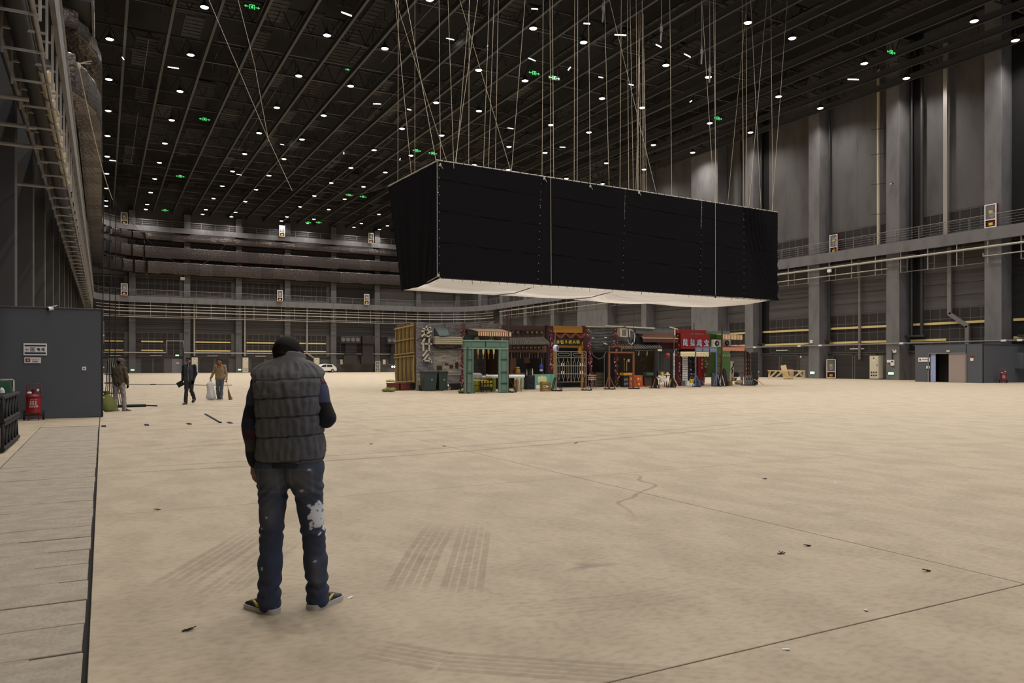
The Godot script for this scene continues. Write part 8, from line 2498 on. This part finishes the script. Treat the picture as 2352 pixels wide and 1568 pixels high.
func build_people() -> void:
	nearest_man()
	# man in a cap by the booth, seen from behind
	var t := thing("person", "man in a grey cap, olive jacket and pale grey trousers standing by the booth", "person", P(0.46, 0, 27.45), -deg_to_rad(28.0))
	var J := {"hipL": Vector3(-0.1, 0.83, 0), "hipR": Vector3(0.09, 0.83, 0), "knL": Vector3(-0.13, 0.45, -0.02), "knR": Vector3(0.14, 0.45, -0.01), "anL": Vector3(-0.13, 0.08, 0.05), "anR": Vector3(0.17, 0.08, 0.0), "vtoeL": Vector3(0.25, 0, -0.97).normalized(), "vtoeR": Vector3(0.97, 0, -0.2).normalized(),
		"chest": Vector3(0.0, 1.22, 0.0), "neck": Vector3(0.015, 1.43, -0.01), "head": Vector3(0.04, 1.555, -0.02), "vface": Vector3(0.8, -0.05, -0.6).normalized(), "vup": Vector3(0.05, 1, 0.0).normalized(),
		"shL": Vector3(-0.17, 1.36, 0.0), "shR": Vector3(0.18, 1.34, 0.0), "elL": Vector3(-0.2, 1.08, -0.04), "elR": Vector3(0.25, 1.07, 0.02), "wrL": Vector3(-0.05, 0.95, -0.22), "wrR": Vector3(0.23, 0.86, -0.08),
		"handL": [Vector3(0.6, -0.3, -0.5), Vector3(0, 0.8, -0.6), 1.0, 0.6], "handR": [Vector3(-0.05, -1, -0.25), Vector3(0.95, 0.0, 0.3), -1.0, 0.5]}
	var tr := lin("8f8680")
	var jk := lin("544737")
	figure(t, J, {"skin": lin("7d5a44"), "hair": lin("17120f"), "shoe": lin("2b2b2e"), "sole": lin("8a8a86"), "wide": 1.02, "has_hair": false, "hcell": 0.007, "fcell": 0.006,
		"trousers": func(_p: Vector3) -> Color: return tr,
		"tshape": func(p: Vector3, n: Vector3) -> Vector3: return folds(p, n, 0.0055, 34.0, 1.0),
		"jacket": func(p: Vector3) -> Color: return jk if p.y > 0.92 or absf(p.x) > 0.19 else lin("3d3328"),
		"jshape": func(p: Vector3, n: Vector3) -> Vector3: return folds(p, n, 0.006, 30.0, 2.0)}, 0.013)
	var hx := Transform3D(Basis(J.vface.cross(J.vup).normalized(), J.vup, -J.vface).orthonormalized(), J.head)
	var q := Field.new(Vector3(-0.14, -0.05, -0.22), Vector3(0.14, 0.17, 0.15), 0.007)
	q.bone(Vector3(0, 0.045, 0.03), Vector3(0, 0.04, -0.02), 0.092, 0.09, 0.02)
	q.cut(Vector3(0, 0.02, 0), Vector3(0, -1, 0.12).normalized())
	q.bone(Vector3(-0.04, 0.045, -0.1), Vector3(0.04, 0.045, -0.1), 0.055, 0.055, 0.01, 0.18, Vector3(0, 1, 0))
	var g := Geo.new()
	q.skin(g, hx)
	obj("cap", g, smat("cap_grey", "544c42", 0.9), t)
	obj("hair", add_hair(hx, 0.008, -0.06), M.hair_dark, t)

	# man in a dark vest who walks towards the camera
	t = thing("person", "man in a dark grey vest and glasses walking towards the camera", "person", P(2.86, 0, 31.1), -deg_to_rad(25.0))
	J = {"hipL": Vector3(-0.085, 0.88, 0), "hipR": Vector3(0.085, 0.88, 0), "knL": Vector3(-0.07, 0.48, 0.1), "knR": Vector3(0.08, 0.5, 0.0), "anL": Vector3(-0.08, 0.085, 0.14), "anR": Vector3(0.1, 0.2, -0.22), "vtoeL": Vector3(-0.1, 0, 1).normalized(), "vtoeR": Vector3(0.05, -0.35, 0.95).normalized(),
		"chest": Vector3(0, 1.28, 0.02), "neck": Vector3(0, 1.5, 0.0), "head": Vector3(-0.015, 1.625, 0.04), "vface": Vector3(-0.2, -0.12, 0.97).normalized(), "vup": Vector3(0, 1, 0.1).normalized(),
		"shL": Vector3(-0.185, 1.42, 0.0), "shR": Vector3(0.185, 1.42, 0.0), "elL": Vector3(-0.245, 1.13, -0.03), "elR": Vector3(0.235, 1.12, -0.02), "wrL": Vector3(-0.225, 0.9, 0.05), "wrR": Vector3(0.185, 0.9, 0.1),
		"handL": [Vector3(-0.1, -1, 0.15), Vector3(-0.9, 0.1, 0.4), 1.0, 0.9], "handR": [Vector3(-0.1, -1, 0.15), Vector3(0.8, 0.1, 0.6), -1.0, 0.45]}
	var ves := lin("3c3f48")
	var slv := lin("191a22")
	figure(t, J, {"skin": lin("8a6450"), "hair": lin("100d0c"), "shoe": lin("151416"), "sole": lin("1d1c1c"), "hcell": 0.007, "fcell": 0.006, "liftR": 0.12,
		"trousers": func(_p: Vector3) -> Color: return lin("2f2b2e"),
		"tshape": func(p: Vector3, n: Vector3) -> Vector3: return folds(p, n, 0.005, 32.0, 3.0),
		"jacket": func(p: Vector3) -> Color:
			if absf(p.x) > 0.165 - maxf(0.0, 0.02 * (1.2 - p.y)): return slv
			if p.z > 0 and absf(p.x) < 0.012: return lin("8b8a8a")
			if p.z > 0 and absf(p.x) < 0.045: return lin("17171b")
			return ves if p.y < 1.44 else lin("2a2b31"),
		"jshape": func(p: Vector3, n: Vector3) -> Vector3: return folds(p, n, 0.004, 28.0, 4.0)}, 0.013)
	hx = Transform3D(Basis(J.vface.cross(J.vup).normalized(), J.vup, -J.vface).orthonormalized(), J.head)
	g = Geo.new()
	for s in [-1.0, 1.0]:
		var pts := []
		for k in 13: pts.append(hx * Vector3(s * 0.034 + 0.024 * cos(TAU * k / 12), 0.008 + 0.018 * sin(TAU * k / 12), -0.105))
		g.tube(pts, 0.0035, 5, false)
		g.tube([hx * Vector3(s * 0.058, 0.01, -0.104), hx * Vector3(s * 0.084, 0.014, 0.0)], 0.003, 5)
	g.tube([hx * Vector3(-0.01, 0.01, -0.106), hx * Vector3(0.01, 0.01, -0.106)], 0.003, 5)
	obj("glasses", g, M.black, t)
	var tab := thing("tablet", "flat black tablet held low in the hand of the man in the vest", "tablet", t.transform * Vector3(-0.29, 0.76, 0.09), -deg_to_rad(25.0))
	obj("case", Geo.new().cbox(Vector3.ZERO, Vector3(0.25, 0.2, 0.012), 0.004, Basis(Vector3.BACK, 0.5)), M.black, tab)
	obj("screen", Geo.new().cbox(Vector3(0, 0, 0.007), Vector3(0.22, 0.17, 0.002), 0.0005, Basis(Vector3.BACK, 0.5)), M.soot, tab)

	# man in a tan jacket with a plastic bag and a broom
	t = thing("person", "man in a tan jacket with a rust collar carrying a bag and broom", "person", P(4.34, 0, 34.2), -deg_to_rad(22.0))
	J = {"hipL": Vector3(-0.085, 0.87, 0), "hipR": Vector3(0.085, 0.87, 0), "knL": Vector3(-0.08, 0.48, 0.05), "knR": Vector3(0.08, 0.48, 0.06), "anL": Vector3(-0.06, 0.08, 0.0), "anR": Vector3(0.07, 0.08, 0.1), "vtoeL": Vector3(-0.12, 0, 1).normalized(), "vtoeR": Vector3(0.02, 0, 1).normalized(),
		"chest": Vector3(0, 1.27, 0.02), "neck": Vector3(0, 1.48, 0.0), "head": Vector3(0.0, 1.61, 0.03), "vface": Vector3(-0.25, 0.02, 0.96).normalized(), "vup": Vector3(0.05, 1, 0.04).normalized(),
		"shL": Vector3(-0.185, 1.4, 0.0), "shR": Vector3(0.185, 1.4, 0.0), "elL": Vector3(-0.27, 1.13, 0.0), "elR": Vector3(0.255, 1.11, -0.02), "wrL": Vector3(-0.36, 0.9, 0.06), "wrR": Vector3(0.275, 0.87, 0.04),
		"handL": [Vector3(-0.2, -1, 0.1), Vector3(-0.9, 0.1, 0.4), 1.0, 1.0], "handR": [Vector3(0.05, -1, 0.1), Vector3(0.9, 0.1, 0.4), -1.0, 1.1]}
	figure(t, J, {"skin": lin("96694c"), "hair": lin("15100d"), "shoe": lin("2b3036"), "sole": lin("c5c2ba"), "hcell": 0.007, "fcell": 0.006,
		"trousers": func(p: Vector3) -> Color: return lin("4b4f55").lerp(lin("6f7074"), clampf(0.5 + 0.5 * sin(p.y * 9.0), 0, 1) * 0.4),
		"tshape": func(p: Vector3, n: Vector3) -> Vector3: return folds(p, n, 0.005, 30.0, 5.0),
		"jacket": func(p: Vector3) -> Color:
			if p.y > 1.36 and absf(p.x) < 0.1 and p.z > 0.03 and absf(p.x) > (1.47 - p.y) * 0.25: return lin("7c3f1f")
			if p.z > 0 and absf(p.x) < 0.008: return lin("6b5d43")
			if p.z > 0 and absf(absf(p.x) - 0.09) < 0.05 and absf(p.y - 1.29) < 0.008: return lin("5f5239")
			return lin("8a7856"),
		"jshape": func(p: Vector3, n: Vector3) -> Vector3: return folds(p, n, 0.005, 26.0, 6.0)}, 0.013)
	var bag := thing("plastic_bag", "white translucent plastic bag hanging from the tan-jacketed man's hand", "bag", t.transform * Vector3(-0.36, 0.0, 0.08), 0.0)
	var rings := []
	for qq in [[0.005, 0.08], [0.03, 0.17], [0.12, 0.18], [0.3, 0.14], [0.5, 0.13], [0.66, 0.17], [0.72, 0.1], [0.8, 0.03]]:
		var ring := PackedVector3Array()
		for k in 20:
			var a := TAU * k / 20
			var r: float = qq[1] * (1.0 + 0.12 * sin(a * 4 + qq[0] * 7.0) + 0.06 * sin(a * 7 - qq[0] * 12.0))
			ring.append(Vector3(r * cos(a) + 0.1 * (0.5 - qq[0]) * 0.6 + 0.0, qq[0], -r * 0.8 * sin(a)))
		rings.append(ring)
	var bm := smat("bag_white", "dcdad8", 0.5)
	bm.transparency = BaseMaterial3D.TRANSPARENCY_ALPHA
	bm.albedo_color.a = 0.72
	obj("film", Geo.new().loft(rings), bm, bag)
	obj("rubbish", Geo.new().ball(Vector3(0.03, 0.11, 0), Vector3(0.14, 0.1, 0.11), 12), smat("rubbish_tan", "8f7a62", 0.9), bag)
	obj("handles", Geo.new().tube([Vector3(-0.05, 0.72, 0), Vector3(0.0, 0.86, 0), Vector3(0.04, 0.72, 0)], 0.012, 6), M.bag_white, bag)
	var br := thing("broom", "brown broom held upright in the tan-jacketed man's other hand", "broom", t.transform * Vector3(0.29, 0.0, 0.06), 0.0)
	obj("stick", Geo.new().tube([Vector3(-0.03, 0.95, 0), Vector3(0.07, 0.4, 0.0)], 0.016, 8), M.wood_new, br)
	obj("bristles", Geo.new().tube([Vector3(0.06, 0.45, 0), Vector3(0.1, 0.22, 0), Vector3(0.16, 0.0, 0)], [0.02, 0.05, 0.085], 10), M.brown_light, br)


func nearest_man() -> void:
	var t := thing("person", "nearest man seen from behind, in a quilted black vest and paint-stained jeans", "person", P(0.99, 0, 4.72), -deg_to_rad(28.0))
	var J := {"hipL": Vector3(-0.092, 0.845, 0), "hipR": Vector3(0.102, 0.845, 0), "knL": Vector3(-0.108, 0.44, -0.01), "knR": Vector3(0.142, 0.44, -0.03), "anL": Vector3(-0.108, 0.085, 0.03), "anR": Vector3(0.158, 0.085, -0.06), "vtoeL": Vector3(-0.84, 0, -0.54).normalized(), "vtoeR": Vector3(0.5, 0, -0.87).normalized(),
		"chest": Vector3(0.005, 1.22, -0.01), "neck": Vector3(-0.012, 1.46, -0.06), "head": Vector3(-0.03, 1.522, -0.085), "vface": Vector3(0.22, -0.62, -0.75).normalized(), "vup": Vector3(0.05, 0.78, -0.62).normalized(),
		"shL": Vector3(-0.17, 1.352, -0.01), "shR": Vector3(0.16, 1.352, -0.01), "elL": Vector3(-0.222, 1.12, 0.015), "elR": Vector3(0.222, 1.155, 0.0), "wrL": Vector3(-0.212, 0.9, -0.02), "wrR": Vector3(0.1, 1.17, -0.27),
		"handL": [Vector3(-0.05, -1, -0.1), Vector3(-0.75, 0.0, 0.66), 1.0, 0.42], "handR": [Vector3(-0.7, 0.25, -0.6), Vector3(0.1, -0.5, -0.8), -1.0, 0.7]}
	var base := lin("363c4d")
	var fade := lin("606263")
	var splash := FastNoiseLite.new()
	splash.frequency = 22.0
	splash.fractal_octaves = 3
	splash.seed = 4
	var jeans := func(p: Vector3) -> Color:
		var c := base
		# worn seat and thighs
		var wv := 0.0
		for q in [[-0.07, 0.8, 0.07, 0.09], [0.11, 0.8, 0.08, 0.1], [-0.1, 0.6, 0.05, 0.09], [0.17, 0.24, 0.03, 0.1]]:
			wv = maxf(wv, exp(-pow((p.x - q[0]) / q[2], 2.0) - pow((p.y - q[1]) / q[3], 2.0)))
		if p.z > -0.02: c = c.lerp(fade, 0.75 * wv)
		# pocket stitching
		if p.z > 0.02:
			for s in [-1.0, 1.0]:
				var x: float = p.x - s * 0.1
				if absf(x) < 0.068 and p.y > 0.72 and p.y < 0.868 and (absf(absf(x) - 0.062) < 0.006 or absf(p.y - 0.735 - absf(x) * -0.25) < 0.006 or absf(p.y - 0.862) < 0.006): c = c.lerp(lin("6a6a66"), 0.45)
			if absf(p.x - 0.006) < 0.006 and p.y > 0.72: c = c.lerp(lin("12141b"), 0.7)
		# white paint on the outside of the right thigh, and small drops
		var d := Vector2((p.x - 0.19) / 0.05, (p.y - 0.575) / 0.075).length()
		if p.x > 0.1 and d < 1.5 and splash.get_noise_3d(p.x * 1.4, p.y, p.z) > -0.28 + 0.42 * d * d - 0.15: return lin("d9dadb")
		for q in [[-0.112, 0.57], [-0.15, 0.5], [-0.16, 0.46], [0.15, 0.86], [0.165, 0.3], [-0.14, 0.27], [0.1, 0.735]]:
			if p.z > -0.03 and Vector2(p.x - q[0], p.y - q[1]).length() < 0.0075: return lin("b9bcc2")
		return c
	var jshape := func(p: Vector3, n: Vector3) -> Vector3:
		var a := 0.0
		# stacked creases behind the knees and above the hems
		for q in [[0.47, 0.05, 95.0, 0.006], [0.14, 0.07, 80.0, 0.008], [0.36, 0.05, 70.0, 0.004], [0.7, 0.06, 60.0, 0.004]]:
			a += q[3] * exp(-pow((p.y - q[1 - 1]) / q[1], 2.0)) * sin(p.y * q[2] + sin(p.x * 40.0) * 1.3 + p.z * 25.0)
		# pulls that run from the seat to the thighs
		a += 0.004 * exp(-pow((p.y - 0.72) / 0.08, 2.0)) * sin((p.y + absf(p.x - 0.005) * 0.8) * 120.0)
		return folds(p, n, 0.0016, 44.0, 0.7) + n * a
	var sleeve := func(p: Vector3) -> Color:
		if p.x < 0.0:
			if p.y > 1.36: return lin("1d1416")
			if p.y > 1.235: return lin("343743")
			if p.y > 1.16: return lin("121110")
			if p.y > 1.09: return lin("20223a")
			if p.y > 1.03: return lin("40202e")
			if p.y > 0.955: return lin("383832")
			return lin("181a26")
		if p.y > 1.40: return lin("cfcaca") if fmod(p.y * 60.0, 1.0) > 0.4 else lin("6d5a60")
		if p.y > 1.365: return lin("431f30")
		if p.y > 1.255: return lin("43455c")
		if p.y > 1.165: return lin("161512")
		return lin("15172a")
	figure(t, J, {"skin": lin("7d5540"), "hair": lin("15110f"), "shoe": lin("23242f"), "sole": lin("b9b4a6"), "accent": lin("c3b53a"), "hcell": 0.0045, "fcell": 0.0036, "nape": -0.06,
		"trousers": jeans, "tshape": jshape, "jacket": sleeve, "torso": false, "jname": "sleeves",
		"jshape": func(p: Vector3, n: Vector3) -> Vector3: return folds(p, n, 0.003, 50.0, 2.2)}, 0.009)
	# the quilted vest: rings from the hem to the collar
	var keys := [[0.893, 0.186, 0.128, 0.012, -0.01], [0.91, 0.193, 0.135, 0.012, -0.01], [1.0, 0.192, 0.137, 0.01, -0.008], [1.1, 0.19, 0.138, 0.007, -0.005], [1.2, 0.192, 0.14, 0.004, 0.0], [1.3, 0.197, 0.14, 0.0, 0.0], [1.38, 0.206, 0.132, -0.004, -0.005], [1.425, 0.211, 0.116, -0.01, -0.015], [1.45, 0.201, 0.104, -0.012, -0.022], [1.475, 0.172, 0.092, -0.012, -0.03], [1.5, 0.136, 0.082, -0.01, -0.036], [1.518, 0.106, 0.076, -0.008, -0.04], [1.53, 0.092, 0.072, -0.004, -0.044], [1.556, 0.083, 0.068, 0.002, -0.056], [1.562, 0.079, 0.064, 0.002, -0.058], [1.545, 0.074, 0.06, 0.002, -0.055], [1.5, 0.072, 0.058, 0.002, -0.05]]
	var seams := [0.908, 1.055, 1.172, 1.283, 1.393]
	var rings := []
	var cols := []
	var n := 96
	var nf := FastNoiseLite.new()
	nf.frequency = 1.0
	nf.seed = 12
	var steps := []
	for i in keys.size() - 1:
		var m := maxi(1, int(absf(keys[i + 1][0] - keys[i][0]) / 0.0065))
		for k in m: steps.append([i, float(k) / m])
	steps.append([keys.size() - 2, 1.0])
	for s in steps:
		var a: Array = keys[s[0]]
		var b: Array = keys[s[0] + 1]
		var e: float = s[1]
		var y := lerpf(a[0], b[0], e)
		var ring := PackedVector3Array()
		var cr := PackedColorArray()
		for k in n:
			var an := TAU * k / n
			var cx := cos(an)
			var cz := -sin(an)
			# superellipse section
			var pw := lerpf(2.6, 2.1, clampf((y - 1.3) / 0.2, 0, 1))
			var rr := pow(pow(absf(cx), pw) + pow(absf(cz), pw), -1.0 / pw)
			var hw := lerpf(a[1], b[1], e)
			var hd := lerpf(a[2], b[2], e)
			var puff := 0.0
			var yy := y - 0.012 * cx * (1.0 if y < 1.42 else 0.0)   # the seams sit lower on the left
			for q in seams.size():
				var lo: float = seams[q]
				var hi: float = seams[q + 1] if q < seams.size() - 1 else 1.5
				if yy >= lo and yy < hi and int(s[0]) < 10:
					var u := (yy - lo) / (hi - lo)
					var soft := pow(sin(PI * u), 0.55)
					puff = 0.0075 * soft if q < 4 else 0.004 * soft
					# gathers that fan out from the seams
					var gat := exp(-u * 2.6) + exp(-(1.0 - u) * 3.2)
					var ph := nf.get_noise_2d(an * 1.3, q * 7.0) * 5.0
					puff += 0.0125 * gat * soft * sin(an * 29.0 + ph + q * 2.0 + u * 2.5 * sin(an * 5.0 + q))
					puff += 0.014 * soft * nf.get_noise_3d(cx * 9.0 + q * 5.0 + u * 1.2, u * 1.1 + cx * 1.5, cz * 9.0)
			if absf(y - 0.9) < 0.009: puff -= 0.004
			var p := Vector3(cx * rr * hw + lerpf(a[3], b[3], e), y, cz * rr * hd + lerpf(a[4], b[4], e))
			p += Vector3(cx, 0, cz) * puff
			# shoulders slope away to the sides, collar dips at the front
			if y > 1.5: p.y += (0.02 * cz - 0.02) * smoothstep(1.5, 1.54, y)
			ring.append(p)
			var cc := lin("5a5a5d").lerp(lin("666361"), clampf((y - 1.15) / 0.3, 0, 1))
			for sm in seams:
				if absf(yy - sm) < 0.004 and int(s[0]) < 10: cc = lin("2a2a2b")
			cr.append(cc)
		rings.append(ring)
		cols.append(cr)
	# the hem turns under
	var under := PackedVector3Array()
	var uc := PackedColorArray()
	for k in n:
		var p: Vector3 = rings[0][k]
		under.append(Vector3(p.x * 0.88, 0.915, p.z * 0.85))
		uc.append(lin("151414"))
	rings.push_front(under)
	cols.push_front(uc)
	obj("quilted_vest", Geo.new().loft(rings, true, 180.0, cols), M.cloth, t)
	obj("belt_line", Geo.new().lathe([Vector2(0.15, 0.868), Vector2(0.162, 0.872), Vector2(0.162, 0.9), Vector2(0.15, 0.905)], 32, Transform3D(Basis().scaled(Vector3(1.0, 1, 0.78)), Vector3(0.006, 0, 0))), smat("belt_navy", "1a1d27", 0.8), t)
	# phone held in the hidden right hand
	var ph := thing("phone", "dark phone held before the chest of the nearest man", "phone", t.transform * Vector3(0.045, 1.235, -0.345), -deg_to_rad(28.0))
	obj("case", Geo.new().cbox(Vector3.ZERO, Vector3(0.07, 0.14, 0.009), 0.003, Basis(Vector3.RIGHT, -0.6)), M.black, ph)
	obj("screen", Geo.new().cbox(Vector3(0, 0.003, 0.004), Vector3(0.064, 0.13, 0.003), 0.001, Basis(Vector3.RIGHT, -0.6)), M.soot, ph)


func build_litter() -> void:
	var spots := [[Vector3(0.493, 0, -8.599), "straw"], [Vector3(0.419, 0, -4.621), "twig"], [Vector3(5.448, 0, -12.841), "straw"], [Vector3(5.075, 0, -4.395), "twig"], [Vector3(8.138, 0, -6.627), "scrap"], [Vector3(4.676, 0, -4.313), "twig"], [Vector3(5.209, 0, -3.457), "twig"], [Vector3(4.053, 0, -3.08), "scrap"], [Vector3(3.129, 0, -2.852), "scrap"], [Vector3(1.384, 0, -4.784), "scrap"], [Vector3(7.555, 0, -7.23), "twig"], [Vector3(7.838, 0, -12.177), "twig"], [Vector3(4.397, 0, -13.831), "twig"]]
	var k := 0
	for s in spots:
		var p: Vector3 = s[0]
		var words := {"straw": ["dry straw wisp", "straw"], "twig": ["tiny dark twig", "twig"], "scrap": ["small white paper scrap", "scrap"]}
		var wh: String = ["left of the nearest man's legs", "at the lower left of the nearest man", "on the floor right of the nearest man's vest", "below the long floor joint, right of centre", "in the upper right of the bare floor", "left of the twig below the long floor joint", "near the joint crossing at the right edge", "below the joint crossing at the right", "beside the slanting joint at the bottom right", "right of the nearest man's right shoe", "in the middle of the bare floor", "in front of the restaurant on bare floor", "right of the nearest man's elbow"][k]
		k += 1
		var t := thing("floor_" + s[1], "%s lying %s" % [words[s[1]][0], wh], words[s[1]][1], p)
		var g := Geo.new()
		var big := 0.006 * p.length()
		if s[1] == "scrap":
			g.cbox(Vector3(0, 0.004, 0), Vector3(0.03 + big * 0.3, 0.004, 0.02), 0.001, Basis(Vector3.UP, k * 1.3) * Basis(Vector3.BACK, 0.15))
		else:
			for j in 4:
				var a := k * 1.9 + j * 0.8
				g.bar(Vector3(-cos(a) * 0.03, 0.004, sin(a) * 0.02) * (1.0 + big), Vector3(cos(a) * 0.04, 0.006 + 0.004 * j, -sin(a) * 0.03) * (1.0 + big), 0.005, 0.004)
		obj("pieces", g, M.white if s[1] == "scrap" else M.wood_old if s[1] == "straw" else M.soot, t)
	var q := thing("black_strip", "long thin black strip lying on the floor left of the nearest man", "strip", Vector3(2.655, 0, -22.454))
	obj("strip", Geo.new().bar(Vector3(2.693, 0, -24.527) - Vector3(2.655, 0, -22.454) + Vector3(0, 0.012, 0), Vector3(2.632, 0, -20.685) - Vector3(2.655, 0, -22.454) + Vector3(0, 0.012, 0), 0.05, 0.02), M.soot, q)
	obj("end_cap", Geo.new().cbox(Vector3(2.632, 0, -20.685) - Vector3(2.655, 0, -22.454) + Vector3(0, 0.015, 0), Vector3(0.07, 0.03, 0.05), 0.005), M.black, q)
	var c := thing("floor_cable", "thin black cable snaking over the floor behind the capped man", "cable", Vector3(3.89, 0, -63.696))
	var pts := []
	for i in 9: pts.append((Vector3(1.59, 0, -63.491)).lerp(Vector3(8.137, 0, -57.324), i / 8.0) - Vector3(3.89, 0, -63.696) + Vector3(0, 0.02, 0.5 * sin(i * 1.3)))
	obj("cable", Geo.new().tube(pts, 0.02, 5), M.soot, c)
	obj("plug", Geo.new().cbox(pts[2] + Vector3(0, 0.02, 0), Vector3(0.4, 0.06, 0.12), 0.01), M.soot, c)
